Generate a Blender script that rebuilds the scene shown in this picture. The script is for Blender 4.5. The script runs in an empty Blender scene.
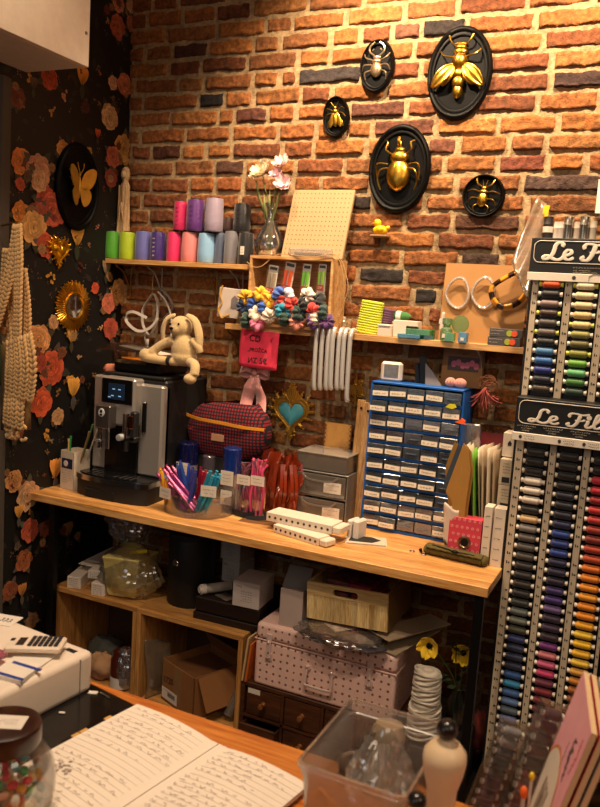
import bpy, bmesh, math, random
from mathutils import Vector, Matrix, noise, Euler
PI=math.pi
col=bpy.context.scene.collection
rnd=random.Random(7)
# ---------------------------------------------------------------- camera numbers (metres; corner of the room at x=0,y=0)
CAM=Vector((2.16846,-2.8,1.595)); F=782.14
CR=Vector((0.90308198,0.42449291,0.06518212)); CU=Vector((-0.11275949,0.08791351,0.98972547)); CW=Vector((-0.41440105,0.90115314,-0.12725871))
def at(x,y,X=None,Y=None,Z=None):
    d=CR*((x-300)/F)-CU*((y-403.5)/F)+CW
    if X is not None: t=(X-CAM.x)/d.x
    elif Y is not None: t=(Y-CAM.y)/d.y
    else: t=(Z-CAM.z)/d.z
    return CAM+d*t
def hx(s):
    s=s.lstrip('#'); v=[int(s[i:i+2],16)/255 for i in (0,2,4)]
    return tuple(((c/12.92) if c<=.04045 else ((c+.055)/1.055)**2.4) for c in v)+(1,)
# ---------------------------------------------------------------- materials
MATS={}
def P(name,color='#808080',rough=.5,metal=0,var=.12,scale=30,bump=0,bscale=200,emit=0,sheen=0,coat=0,spec=.5,stretch=None,alpha=1):
    if name in MATS: return MATS[name]
    m=bpy.data.materials.new(name); m.use_nodes=True; nt=m.node_tree; b=nt.nodes['Principled BSDF']
    c=hx(color) if isinstance(color,str) else color
    b.inputs['Roughness'].default_value=rough; b.inputs['Metallic'].default_value=metal
    b.inputs['Specular IOR Level'].default_value=spec
    b.inputs['Coat Weight'].default_value=coat; b.inputs['Sheen Weight'].default_value=sheen
    tc=nt.nodes.new('ShaderNodeTexCoord'); mp=nt.nodes.new('ShaderNodeMapping'); nt.links.new(tc.outputs['Object'],mp.inputs[0])
    if stretch: mp.inputs['Scale'].default_value=stretch
    n=nt.nodes.new('ShaderNodeTexNoise'); n.inputs['Scale'].default_value=scale; n.inputs['Detail'].default_value=4; nt.links.new(mp.outputs[0],n.inputs['Vector'])
    mix=nt.nodes.new('ShaderNodeMix'); mix.data_type='RGBA'; nt.links.new(n.outputs['Fac'],mix.inputs['Factor'])
    mix.inputs[6].default_value=tuple(max(0,v*(1-var)) for v in c[:3])+(1,); mix.inputs[7].default_value=tuple(min(1,v*(1+var)) for v in c[:3])+(1,)
    nt.links.new(mix.outputs[2],b.inputs['Base Color'])
    if bump:
        n2=nt.nodes.new('ShaderNodeTexNoise'); n2.inputs['Scale'].default_value=bscale; n2.inputs['Detail'].default_value=5; nt.links.new(mp.outputs[0],n2.inputs['Vector'])
        bp=nt.nodes.new('ShaderNodeBump'); bp.inputs['Strength'].default_value=bump; bp.inputs['Distance'].default_value=.004
        nt.links.new(n2.outputs['Fac'],bp.inputs['Height']); nt.links.new(bp.outputs[0],b.inputs['Normal'])
    if emit: nt.links.new(mix.outputs[2],b.inputs['Emission Color']); b.inputs['Emission Strength'].default_value=emit
    if alpha<1: b.inputs['Alpha'].default_value=alpha
    MATS[name]=m; return m
def clear(name,color='#ffffff',op=.15,rough=.15,milk='#d8d0c8',gloss=.25,bump=.06):
    """thin clear plastic or glass: see-through + a little diffuse + fresnel gloss"""
    if name in MATS: return MATS[name]
    m=bpy.data.materials.new(name); m.use_nodes=True; nt=m.node_tree; N=nt.nodes; L=nt.links
    for n in list(N):
        if n.type!='OUTPUT_MATERIAL': N.remove(n)
    out=[n for n in N if n.type=='OUTPUT_MATERIAL'][0]
    tr=N.new('ShaderNodeBsdfTransparent'); tr.inputs[0].default_value=hx(color)
    di=N.new('ShaderNodeBsdfDiffuse'); di.inputs[0].default_value=hx(milk)
    gl=N.new('ShaderNodeBsdfGlossy'); gl.inputs['Roughness'].default_value=rough
    nz=N.new('ShaderNodeTexNoise'); nz.inputs['Scale'].default_value=18
    bp=N.new('ShaderNodeBump'); bp.inputs['Strength'].default_value=bump; bp.inputs['Distance'].default_value=.01
    tc=N.new('ShaderNodeTexCoord'); L.new(tc.outputs['Object'],nz.inputs['Vector']); L.new(nz.outputs['Fac'],bp.inputs['Height']); L.new(bp.outputs[0],gl.inputs['Normal'])
    m1=N.new('ShaderNodeMixShader'); m1.inputs[0].default_value=op; L.new(tr.outputs[0],m1.inputs[1]); L.new(di.outputs[0],m1.inputs[2])
    lw=N.new('ShaderNodeLayerWeight'); lw.inputs['Blend'].default_value=.35
    mm=N.new('ShaderNodeMath'); mm.operation='MULTIPLY_ADD'; mm.inputs[1].default_value=.6; mm.inputs[2].default_value=gloss*.35; L.new(lw.outputs['Fresnel'],mm.inputs[0])
    m2=N.new('ShaderNodeMixShader'); L.new(mm.outputs[0],m2.inputs[0]); L.new(m1.outputs[0],m2.inputs[1]); L.new(gl.outputs[0],m2.inputs[2])
    L.new(m2.outputs[0],out.inputs[0]); MATS[name]=m; return m
def wood(name,c1,c2,axis='x',rough=.45,scale=6,planks=0,coat=.1,knots=False):
    if name in MATS: return MATS[name]
    m=bpy.data.materials.new(name); m.use_nodes=True; nt=m.node_tree; N=nt.nodes; L=nt.links; b=N['Principled BSDF']
    tc=N.new('ShaderNodeTexCoord'); mp=N.new('ShaderNodeMapping'); L.new(tc.outputs['Object'],mp.inputs[0])
    s={'x':(.08,1,1),'y':(1,.08,1),'z':(1,1,.08)}[axis]; mp.inputs['Scale'].default_value=tuple(v*scale for v in s)
    n=N.new('ShaderNodeTexNoise'); n.inputs['Scale'].default_value=6; n.inputs['Detail'].default_value=6; n.inputs['Distortion'].default_value=.6; L.new(mp.outputs[0],n.inputs['Vector'])
    w=N.new('ShaderNodeTexNoise'); w.inputs['Scale'].default_value=28; w.inputs['Detail'].default_value=3; L.new(mp.outputs[0],w.inputs['Vector'])
    mx=N.new('ShaderNodeMath'); mx.operation='ADD'; L.new(n.outputs['Fac'],mx.inputs[0]); L.new(w.outputs['Fac'],mx.inputs[1])
    cr=N.new('ShaderNodeValToRGB'); cr.color_ramp.elements[0].position=.75; cr.color_ramp.elements[1].position=1.25
    cr.color_ramp.elements[0].color=hx(c1); cr.color_ramp.elements[1].color=hx(c2)
    mm=N.new('ShaderNodeMath'); mm.operation='MULTIPLY'; mm.inputs[1].default_value=1.0; L.new(mx.outputs[0],mm.inputs[0])
    cr.color_ramp.elements[0].position=.38; cr.color_ramp.elements[1].position=.62
    mm.inputs[1].default_value=.5
    L.new(mm.outputs[0],cr.inputs[0])
    src=cr.outputs[0]
    if planks:
        sx=N.new('ShaderNodeSeparateXYZ'); L.new(tc.outputs['Object'],sx.inputs[0])
        a={'x':'Y','y':'X','z':'X'}[axis]
        k=N.new('ShaderNodeMath'); k.operation='MULTIPLY'; k.inputs[1].default_value=1/planks; L.new(sx.outputs[a],k.inputs[0])
        fl=N.new('ShaderNodeMath'); fl.operation='FLOOR'; L.new(k.outputs[0],fl.inputs[0])
        wn=N.new('ShaderNodeTexWhiteNoise'); wn.noise_dimensions='1D'; L.new(fl.outputs[0],wn.inputs['W'])
        hs=N.new('ShaderNodeHueSaturation'); mr=N.new('ShaderNodeMapRange'); mr.inputs['To Min'].default_value=.75; mr.inputs['To Max'].default_value=1.2
        L.new(wn.outputs['Value'],mr.inputs['Value']); L.new(mr.outputs[0],hs.inputs['Value']); L.new(src,hs.inputs['Color']); src=hs.outputs[0]
    L.new(src,b.inputs['Base Color']); b.inputs['Roughness'].default_value=rough; b.inputs['Coat Weight'].default_value=coat; b.inputs['Coat Roughness'].default_value=.3
    bp=N.new('ShaderNodeBump'); bp.inputs['Strength'].default_value=.15; bp.inputs['Distance'].default_value=.002; L.new(w.outputs['Fac'],bp.inputs['Height']); L.new(bp.outputs[0],b.inputs['Normal'])
    MATS[name]=m; return m
def ringmat(name,color,rough=.35,freq=700,axis='Z',var=.35,bump=.5,metal=0,sheen=.3):
    """wound thread: fine turns round an axis"""
    if name in MATS: return MATS[name]
    m=P(name,color,rough=rough,var=.08,sheen=sheen,metal=metal); nt=m.node_tree; N=nt.nodes; L=nt.links; b=N['Principled BSDF']
    tc=N.new('ShaderNodeTexCoord'); wv=N.new('ShaderNodeTexWave'); wv.bands_direction=axis; wv.inputs['Scale'].default_value=freq/20; wv.inputs['Distortion'].default_value=2; wv.inputs['Detail'].default_value=1
    L.new(tc.outputs['Object'],wv.inputs['Vector'])
    bp=N.new('ShaderNodeBump'); bp.inputs['Strength'].default_value=bump; bp.inputs['Distance'].default_value=.001; L.new(wv.outputs['Fac'],bp.inputs['Height']); L.new(bp.outputs[0],b.inputs['Normal'])
    src=b.inputs['Base Color'].links[0].from_socket
    mx=N.new('ShaderNodeMix'); mx.data_type='RGBA'; mx.blend_type='MULTIPLY'; mx.inputs['Factor'].default_value=var; L.new(src,mx.inputs[6]); L.new(wv.outputs['Color'],mx.inputs[7]); L.new(mx.outputs[2],b.inputs['Base Color'])
    return m
def vcol(name,rough=.6,var=.15,scale=60,sheen=0,metal=0,bump=0,emit=0):
    """material whose colour is the mesh's own colour attribute"""
    if name in MATS: return MATS[name]
    m=P(name,'#ffffff',rough=rough,sheen=sheen,metal=metal,bump=bump,var=0); nt=m.node_tree; N=nt.nodes; L=nt.links; b=N['Principled BSDF']
    at_=N.new('ShaderNodeVertexColor'); at_.layer_name='Col'
    n=N.new('ShaderNodeTexNoise'); n.inputs['Scale'].default_value=scale; n.inputs['Detail'].default_value=5
    tc=N.new('ShaderNodeTexCoord'); L.new(tc.outputs['Object'],n.inputs['Vector'])
    mr=N.new('ShaderNodeMapRange'); mr.inputs['From Min'].default_value=.3; mr.inputs['From Max'].default_value=.7; mr.inputs['To Min'].default_value=1-var; mr.inputs['To Max'].default_value=1+var; L.new(n.outputs['Fac'],mr.inputs['Value'])
    hs=N.new('ShaderNodeHueSaturation'); L.new(at_.outputs[0],hs.inputs['Color']); L.new(mr.outputs[0],hs.inputs['Value']); L.new(hs.outputs[0],b.inputs['Base Color'])
    return m
def dots(name,base,dot,scale=60,size=.25,rough=.6,kind='dots'):
    """spotted or checked surface pattern"""
    if name in MATS: return MATS[name]
    m=P(name,base,rough=rough); nt=m.node_tree; N=nt.nodes; L=nt.links; b=N['Principled BSDF']; src=b.inputs['Base Color'].links[0].from_socket
    tc=N.new('ShaderNodeTexCoord')
    mx=N.new('ShaderNodeMix'); mx.data_type='RGBA'; L.new(src,mx.inputs[6]); mx.inputs[7].default_value=hx(dot)
    if kind=='dots':
        v=N.new('ShaderNodeTexVoronoi'); v.inputs['Scale'].default_value=scale; v.inputs['Randomness'].default_value=.12; L.new(tc.outputs['Object'],v.inputs['Vector'])
        t=N.new('ShaderNodeMath'); t.operation='LESS_THAN'; t.inputs[1].default_value=size; L.new(v.outputs['Distance'],t.inputs[0]); L.new(t.outputs[0],mx.inputs['Factor'])
    elif kind=='check':
        w1=N.new('ShaderNodeTexWave'); w1.bands_direction='X'; w1.inputs['Scale'].default_value=scale; L.new(tc.outputs['Object'],w1.inputs['Vector'])
        w2=N.new('ShaderNodeTexWave'); w2.bands_direction='Z'; w2.inputs['Scale'].default_value=scale; L.new(tc.outputs['Object'],w2.inputs['Vector'])
        t=N.new('ShaderNodeMath'); t.operation='MULTIPLY'; L.new(w1.outputs['Fac'],t.inputs[0]); L.new(w2.outputs['Fac'],t.inputs[1])
        g=N.new('ShaderNodeMath'); g.operation='GREATER_THAN'; g.inputs[1].default_value=size; L.new(t.outputs[0],g.inputs[0]); L.new(g.outputs[0],mx.inputs['Factor'])
    L.new(mx.outputs[2],b.inputs['Base Color']); return m
# ---------------------------------------------------------------- mesh builder
class MB:
    def __init__(s): s.v=[]; s.f=[]; s.mi=[]; s.c=[]; s.m=Matrix.Identity(4); s.cur=0; s.col=(1,1,1,1)
    def add(s,vs,fs,mi=None,cols=None):
        o=len(s.v); s.v+=[s.m@Vector(v) for v in vs]; s.c+=(cols if cols else [s.col]*len(vs))
        for f in fs: s.f.append([i+o for i in f]); s.mi.append(s.cur if mi is None else mi)
    def box(s,c,d,b=.0,mi=None,rot=None):
        hxx,hy,hz=[q/2 for q in d]; b=min(b,hxx*.95,hy*.95,hz*.95)
        M=Matrix.Translation(Vector(c))@(rot if rot is not None else Matrix.Identity(4))
        if b<=0:
            vs=[M@Vector((x*hxx,y*hy,z*hz)) for x in(-1,1) for y in(-1,1) for z in(-1,1)]
            s.add(vs,[(0,1,3,2),(4,6,7,5),(0,4,5,1),(2,3,7,6),(0,2,6,4),(1,5,7,3)],mi); return
        vs=[];ix={}
        for x in(-1,1):
            for y in(-1,1):
                for z in(-1,1):
                    ix[x,y,z]=len(vs); vs+=[M@Vector((x*hxx,y*(hy-b),z*(hz-b))),M@Vector((x*(hxx-b),y*hy,z*(hz-b))),M@Vector((x*(hxx-b),y*(hy-b),z*hz))]
        fs=[]
        for a in(-1,1):
            fs.append([ix[a,y,z]for y,z in((-1,-1),(1,-1),(1,1),(-1,1))]); fs.append([ix[x,a,z]+1 for x,z in((-1,-1),(1,-1),(1,1),(-1,1))]); fs.append([ix[x,y,a]+2 for x,y in((-1,-1),(1,-1),(1,1),(-1,1))])
            for c2 in(-1,1):
                fs.append([ix[a,c2,-1],ix[a,c2,1],ix[a,c2,1]+1,ix[a,c2,-1]+1]); fs.append([ix[a,-1,c2],ix[a,1,c2],ix[a,1,c2]+2,ix[a,-1,c2]+2]); fs.append([ix[-1,a,c2]+1,ix[1,a,c2]+1,ix[1,a,c2]+2,ix[-1,a,c2]+2])
        for k in ix.values(): fs.append([k,k+1,k+2])
        s.add(vs,fs,mi)
    def b2(s,x0,x1,y0,y1,z0,z1,b=0,mi=None): s.box(((x0+x1)/2,(y0+y1)/2,(z0+z1)/2),(abs(x1-x0),abs(y1-y0),abs(z1-z0)),b,mi)
    def lathe(s,prof,n=24,c=(0,0,0),mi=None,sx=1,sy=1,rot=None,jit=0,cols=None):
        M=Matrix.Translation(Vector(c))@(rot if rot is not None else Matrix.Identity(4)); vs=[];fs=[];rings=[];cc=[]
        for q,(r,z) in enumerate(prof):
            if r<1e-6: rings.append([len(vs)]); vs.append(M@Vector((0,0,z))); cc.append(cols[q] if cols else s.col)
            else:
                rings.append(list(range(len(vs),len(vs)+n)))
                for i in range(n):
                    a=2*PI*i/n; rr=r*(1+(rnd.uniform(-jit,jit) if jit else 0)); vs.append(M@Vector((rr*sx*math.cos(a),rr*sy*math.sin(a),z))); cc.append(cols[q] if cols else s.col)
        for A,B in zip(rings,rings[1:]):
            for i in range(n):
                j=(i+1)%n
                if len(A)==1 and len(B)==1: continue
                if len(A)==1: fs.append((A[0],B[j],B[i]))
                elif len(B)==1: fs.append((A[i],A[j],B[0]))
                else: fs.append((A[i],A[j],B[j],B[i]))
        s.add(vs,fs,mi,cc)
    def ell(s,c,r,n=14,mi=None,rot=None,nz=0,ns=8,seed=0):
        M=Matrix.Translation(Vector(c))@(rot if rot is not None else Matrix.Identity(4)); m=max(6,n//2+1); vs=[];fs=[]
        r=(r,r,r) if not hasattr(r,'__len__') else r
        for i in range(m+1):
            t=PI*i/m
            for j in range(n if 0<i<m else 1):
                p=2*PI*j/n; v=Vector((math.sin(t)*math.cos(p),math.sin(t)*math.sin(p),math.cos(t)))
                k=1+(nz*noise.noise(v*ns*.3+Vector((seed,seed*1.7,0))) if nz else 0); vs.append(M@Vector((v.x*r[0]*k,v.y*r[1]*k,v.z*r[2]*k)))
        def id(i,j): return 0 if i==0 else (len(vs)-1 if i==m else 1+(i-1)*n+j%n)
        for i in range(m):
            for j in range(n):
                if i==0: fs.append((0,id(1,j),id(1,j+1)))
                elif i==m-1: fs.append((id(i,j+1),id(i,j),len(vs)-1))
                else: fs.append((id(i,j),id(i+1,j),id(i+1,j+1),id(i,j+1)))
        s.add(vs,fs,mi)
    def tube(s,pts,r,n=8,mi=None,closed=False,cap=True,flat=1,cols=None):
        pts=[Vector(p) for p in pts]; k=len(pts)
        if k<2: return
        R=r if hasattr(r,'__len__') else [r]*k; vs=[];fs=[];nrm=None;cc=[]
        for i,p in enumerate(pts):
            a=pts[(i-1)%k] if (i>0 or closed) else pts[0]; b=pts[(i+1)%k] if (i<k-1 or closed) else pts[-1]
            t=(b-a); t=t.normalized() if t.length>1e-9 else Vector((0,0,1))
            if nrm is None: nrm=t.orthogonal().normalized()
            nrm=(nrm-t*nrm.dot(t)); nrm=nrm.normalized() if nrm.length>1e-6 else t.orthogonal().normalized(); bn=t.cross(nrm)
            for j in range(n):
                q=2*PI*j/n; vs.append(p+nrm*(math.cos(q)*R[i])+bn*(math.sin(q)*R[i]*flat)); cc.append(cols[i] if cols else s.col)
        for i in range(k if closed else k-1):
            for j in range(n):
                a=i*n+j;b=i*n+(j+1)%n;c=((i+1)%k)*n+(j+1)%n;d=((i+1)%k)*n+j; fs.append((a,b,c,d))
        if cap and not closed: fs.append(tuple(range(n))); fs.append(tuple((k-1)*n+j for j in range(n)))
        s.add(vs,fs,mi,cc)
    def cyl(s,a,b,r0,r1=None,n=20,mi=None): s.tube([a,b],[r0,r0 if r1 is None else r1],n,mi)
    def prism(s,out,h,M=None,mi=None):
        """2-D outline (x,y) extruded from 0 to h along local z, placed by M"""
        M=M or Matrix.Identity(4); n=len(out); vs=[M@Vector((x,y,z)) for z in (0,h) for x,y in out]
        s.add(vs,[tuple(range(n)),tuple(range(n,2*n))]+[(i,(i+1)%n,(i+1)%n+n,i+n) for i in range(n)],mi)
    def strip(s,pts,side,w,th=.001,mi=None):
        """ribbon: centre line pts, side vector(s), width(s), thickness"""
        pts=[Vector(p) for p in pts]; k=len(pts); vs=[];fs=[]
        for i,p in enumerate(pts):
            t=(pts[min(i+1,k-1)]-pts[max(i-1,0)]).normalized(); sd=Vector(side[i] if isinstance(side,list) else side); sd=(sd-t*sd.dot(t)).normalized(); nn=t.cross(sd); W=(w[i] if hasattr(w,'__len__') else w)/2
            vs+=[p+sd*W+nn*th/2,p-sd*W+nn*th/2,p-sd*W-nn*th/2,p+sd*W-nn*th/2]
        for i in range(k-1):
            for j in range(4): fs.append((i*4+j,i*4+(j+1)%4,i*4+4+(j+1)%4,i*4+4+j))
        fs+=[(0,1,2,3),tuple((k-1)*4+j for j in range(4))]; s.add(vs,fs,mi)
    def grid(s,fn,nu,nv,mi=None,cf=None):
        vs=[fn(i/nu,j/nv) for j in range(nv+1) for i in range(nu+1)]; w=nu+1
        cc=[cf(i/nu,j/nv) for j in range(nv+1) for i in range(nu+1)] if cf else None
        s.add(vs,[(j*w+i,j*w+i+1,(j+1)*w+i+1,(j+1)*w+i) for j in range(nv) for i in range(nu)],mi,cc)
    def text(s,txt,size,M,mi=None,ext=.0003,align='CENTER'):
        cu=bpy.data.curves.new('t','FONT'); cu.body=txt; cu.size=size; cu.extrude=ext; cu.align_x=align; cu.align_y='CENTER'; cu.resolution_u=3
        ob=bpy.data.objects.new('t',cu); col.objects.link(ob); bpy.context.view_layer.update()
        me=bpy.data.meshes.new_from_object(ob.evaluated_get(bpy.context.evaluated_depsgraph_get()))
        s.add([M@v.co for v in me.vertices],[tuple(p.vertices) for p in me.polygons],mi)
        bpy.data.objects.remove(ob); bpy.data.curves.remove(cu); bpy.data.meshes.remove(me)
    def build(s,name,mats,parent=None,ang=35,loc=None,label=None,cat=None,group=None,kind=None,rot=None,solid=0,recalc=True):
        me=bpy.data.meshes.new(name); me.from_pydata([tuple(v) for v in s.v],[],s.f)
        for m in (mats if isinstance(mats,(list,tuple)) else [mats]): me.materials.append(m)
        for p,i in zip(me.polygons,s.mi): p.material_index=i
        ca=me.color_attributes.new('Col','FLOAT_COLOR','POINT')
        if s.c: ca.data.foreach_set('color',[x for c in s.c for x in c])
        if recalc:
            bm=bmesh.new(); bm.from_mesh(me); bmesh.ops.recalc_face_normals(bm,faces=bm.faces); bm.to_mesh(me); bm.free()
        me.polygons.foreach_set('use_smooth',[ang>0]*len(me.polygons))
        if 0<ang<180: me.set_sharp_from_angle(angle=math.radians(ang))
        o=bpy.data.objects.new(name,me); col.objects.link(o)
        if parent: o.parent=parent
        if loc is not None: o.location=loc
        if rot is not None: o.rotation_euler=rot
        if label and cat: tag(o,label,cat,group)
        elif label: o['label']=label
        if kind: o['kind']=kind
        if solid:
            md=o.modifiers.new('thickness','SOLIDIFY'); md.thickness=solid; md.offset=0
        return o
def tag(o,label,cat,group=None,kind=None):
    o['label']=label; o['category']=cat
    if group: o['group']=group
    if kind: o['kind']=kind
    return o
def thing(name,label,cat,loc=(0,0,0),rz=0,group=None,rot=None):
    o=bpy.data.objects.new(name,None); o.empty_display_size=.05; col.objects.link(o); o.location=loc; o.rotation_euler=rot if rot else (0,0,rz)
    return tag(o,label,cat,group)
def dup(root,loc,label,rz=None,mats=None,scale=None):
    """copy of a thing and copies of its parts and sub-parts; mats swaps materials by slot object name"""
    def cp(o,par):
        c=o.copy(); col.objects.link(c)
        if par: c.parent=par
        if mats and c.data and o.name.split('.')[0] in mats:
            c.data=o.data.copy()
            for i,mm in enumerate(mats[o.name.split('.')[0]]): c.data.materials[i]=mm
        for ch in list(o.children): cp(ch,c)
        return c
    r=cp(root,None); r.location=loc; r['label']=label
    if rz is not None: r.rotation_euler=(0,0,rz)
    if scale: r.scale=(scale,)*3
    return r
def RX(a): return Matrix.Rotation(a,4,'X')
def RY(a): return Matrix.Rotation(a,4,'Y')
def RZ(a): return Matrix.Rotation(a,4,'Z')
def TR(*a): return Matrix.Translation(Vector(a))
FRONT=RX(PI/2)      # local xy plane turned to face -Y (towards the viewer)
def cr_pts(P_,n=8,closed=False):
    P_=[Vector(p) for p in P_]; out=[]; k=len(P_)
    for i in range(k if closed else k-1):
        p0=P_[(i-1)%k] if (closed or i>0) else P_[0]; p1=P_[i]; p2=P_[(i+1)%k]; p3=P_[(i+2)%k] if (closed or i+2<k) else P_[-1]
        for j in range(n):
            t=j/n; out.append(.5*((2*p1)+(p2-p0)*t+(2*p0-5*p1+4*p2-p3)*t*t+(3*p1-p0-3*p2+p3)*t**3))
    if not closed: out.append(P_[-1])
    return out
ORD=['first','second','third','fourth','fifth','sixth','seventh','eighth','ninth','tenth','eleventh','twelfth','thirteenth','fourteenth','fifteenth','sixteenth','seventeenth','eighteenth','nineteenth','twentieth','twenty-first','twenty-second','twenty-third','twenty-fourth','twenty-fifth','twenty-sixth','twenty-seventh','twenty-eighth','twenty-ninth','thirtieth','thirty-first','thirty-second','thirty-third','thirty-fourth','thirty-fifth','thirty-sixth','thirty-seventh','thirty-eighth','thirty-ninth','fortieth']
def scribble(mb,x0,x1,z,y,mi,n=8,h=.002,r=.0003,dot=.3,facing='front'):
    """a line of handwriting-like marks on a front face (x,z plane at y)"""
    w=(x1-x0)/n
    for i in range(n):
        if rnd.random()<dot: continue
        a=x0+i*w; pts=[(a+w*.1,y,z+rnd.uniform(-h,h)/2)]
        for k in range(3): pts.append((a+w*(.3+.2*k),y,z+rnd.uniform(-h,h)/2))
        mb.strip(pts,(0,0,1),r*2,.0002,mi)
# ================================================================ camera, light
cd=bpy.data.cameras.new('camera'); cam=bpy.data.objects.new('camera',cd); col.objects.link(cam)
cam.matrix_world=Matrix(((CR.x,CU.x,-CW.x,CAM.x),(CR.y,CU.y,-CW.y,CAM.y),(CR.z,CU.z,-CW.z,CAM.z),(0,0,0,1)))
cd.sensor_fit='VERTICAL'; cd.sensor_height=36; cd.lens=F/807*36; cd.clip_start=.02
cd.dof.use_dof=True; cd.dof.focus_distance=2.75; cd.dof.aperture_fstop=8.0
bpy.context.scene.camera=cam
sc=bpy.context.scene
sc.view_settings.view_transform='Standard'; sc.view_settings.look='None'; sc.view_settings.gamma=1; sc.view_settings.use_curve_mapping=False
sc.view_settings.exposure=0.0
w=bpy.data.worlds.new('world'); sc.world=w; w.use_nodes=True
w.node_tree.nodes['Background'].inputs[0].default_value=(.9,.75,.6,1); w.node_tree.nodes['Background'].inputs[1].default_value=.01
def spot(name,loc,target,power,angle,blend,color,size=.04):
    l=bpy.data.lights.new(name,'SPOT'); l.energy=power; l.spot_size=math.radians(angle); l.spot_blend=blend; l.color=color; l.shadow_soft_size=size
    o=bpy.data.objects.new(name,l); col.objects.link(o); o.location=loc; o.rotation_euler=(Vector(target)-Vector(loc)).to_track_quat('-Z','Y').to_euler(); return o
def area(name,loc,target,power,sx,sy,color):
    l=bpy.data.lights.new(name,'AREA'); l.shape='RECTANGLE'; l.size=sx; l.size_y=sy; l.energy=power; l.color=color
    o=bpy.data.objects.new(name,l); col.objects.link(o); o.location=loc; o.rotation_euler=(Vector(target)-Vector(loc)).to_track_quat('-Z','Y').to_euler(); return o
WARM=(1,.73,.47)
spot('ceiling_spot_light',(1.10,-.60,2.98),(1.15,-.02,2.05),150,105,.9,WARM)
spot('ceiling_spot_light',(1.95,-.62,2.98),(1.72,-.02,2.05),155,105,.9,WARM)
spot('ceiling_spot_light',(.72,-.66,2.98),(.66,-.2,1.3),48,80,.9,WARM)
spot('ceiling_spot_light',(.62,-1.35,2.98),(0.1,-.45,1.5),34,75,.9,(1,.74,.48))
spot('ceiling_spot_light',(1.75,-1.9,2.98),(1.6,-1.75,.9),118,80,.9,(1,.76,.52))
spot('ceiling_spot_light',(1.25,-2.1,2.98),(1.15,-.45,.35),75,85,.9,(1,.77,.55))
area('added_room_fill',(3.5,-2.6,2.5),(.3,-.9,1.7),9,.8,.8,(1,.78,.58))  # unseen fill added to brighten the cupboard door and left wall
area('added_room_fill',(2.2,-4.2,2.6),(1.3,-.3,.9),8,1.6,.8,(1,.76,.54))  # broad fill light added behind the camera for front-facing surfaces
area('shop_window_daylight',(-.0+.35,-4.6,1.7),(1.2,0,1.1),7,1.0,1.4,(.8,.9,1))
# ================================================================ floor, ceiling, plain walls
def plane_obj(name,x0,x1,y0,y1,z0,z1,m):
    mb=MB(); mb.b2(x0,x1,y0,y1,z0,z1); return mb.build(name,m,ang=0,kind='structure')
plane_obj('floor',-.1,4.2,-5.1,.1,-.08,0,wood('floorwood','#3a2414','#5c3a20',axis='x',planks=.12))
plane_obj('ceiling',-.1,4.2,-5.1,.1,3.02,3.1,P('ceil','#cfc4b6',rough=.9))
plane_obj('wall_right',4.1,4.2,-5.1,.1,0,3.02,P('plaster','#8a7a68',rough=.9,bump=.2,bscale=40))
plane_obj('wall_front',-.1,4.2,-5.1,-5.0,0,3.02,P('plaster'))
# ================================================================ brick wall
BH=.0664; Z0=2.3136
BR=['#ae6a34','#bc7638','#a45e2c','#b47034','#96552c','#c07e40','#a06232','#ac662e','#8c4e28','#a86a38']
special={}
for x0,x1,y,c in ((201,224,98,'#241d1c'),(300,361,73,'#453a38'),(424,465,28,'#3a2e2a'),(554,606,76,'#4a302a'),(525,610,179,'#5a4238'),(352,405,108,'#7a4632'),(375,435,125,'#76442f'),
    (395,421,32,'#83503a'),(430,457,143,'#7d4832'),(500,546,160,'#8f4b33'),(455,520,222,'#70462f'),(350,372,203,'#3c2c26'),(360,404,277,'#332a28'),(415,437,295,'#2e2624'),
    (175,208,49,'#5c3222'),(237,267,115,'#7a4430'),(217,244,168,'#6e4632'),(154,181,153,'#64341f'),(462,500,262,'#4b3428')):
    a=at(x0,y,Y=0); b=at(x1,y,Y=0); r=round(((a.z+b.z)/2-Z0)/BH); special.setdefault(r,[]).append((a.x,b.x,c))
mb=MB(); rb=random.Random(3)
def brick(x0,x1,zc,h,c):
    L=x1-x0; nu=max(6,int(L/.006)); nv=9; sd=rb.uniform(0,99); dp=rb.uniform(.010,.017); tilt=rb.uniform(-.003,.003)
    cc=hx(c); k=rb.uniform(.46,.66); cc=(cc[0]*k,cc[1]*k,cc[2]*k,1)
    def fn(u,v):
        # superellipse-ish rounding and ragged edges
        x=x0+L*u; z=zc+(v-.5)*h
        e=min(u*L,(1-u)*L,v*h,(1-v)*h)
        n1=noise.noise(Vector((x*16+sd,z*16,sd))); n2=noise.noise(Vector((x*60+sd,z*60,sd))); n3=noise.noise(Vector((x*150,z*150,sd)))
        d=dp*min(1,(e/.006))**.5 if e>0 else -.006
        if e<=0:
            x+=n2*.006; z+=n1*.006+n2*.004
        else: z+=n1*.006+n2*.003; x+=n2*.004; d+=n1*.005+n2*.005+n3*.003
        z+=tilt*(u-.5)
        return Vector((x,-max(d,-.01),z))
    def cf(u,v):
        q=1+.35*noise.noise(Vector((u*L*25+sd,v*2,sd)))+.35*noise.noise(Vector((u*L*90+sd,v*6,sd))); return (cc[0]*q,cc[1]*q,cc[2]*q,1)
    mb.grid(fn,nu,nv,0,cf)
for r in range(-32,11):
    zc=Z0+r*BH; sp=sorted(special.get(r,[])); x=-.03-rb.uniform(0,.2)
    coarse= zc<1.0
    def fill(a,b):
        while b-a>.012:
            L=rb.choice([.105,.11,.2,.21,.22,.19,.15]); L=L*rb.uniform(.92,1.08)
            if b-a<L+.07: L=b-a
            brick(max(a,-.02),a+L,zc+rb.uniform(-.002,.002),BH-.010+rb.uniform(-.003,.003),rb.choice(BR)) if a+L>0 else None
            a+=L+rb.uniform(.012,.02)
    for a,b,c in sp:
        fill(x,a-.015); brick(a,b,zc,BH-.011,c); x=b+.015
    fill(x,3.4)
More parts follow.
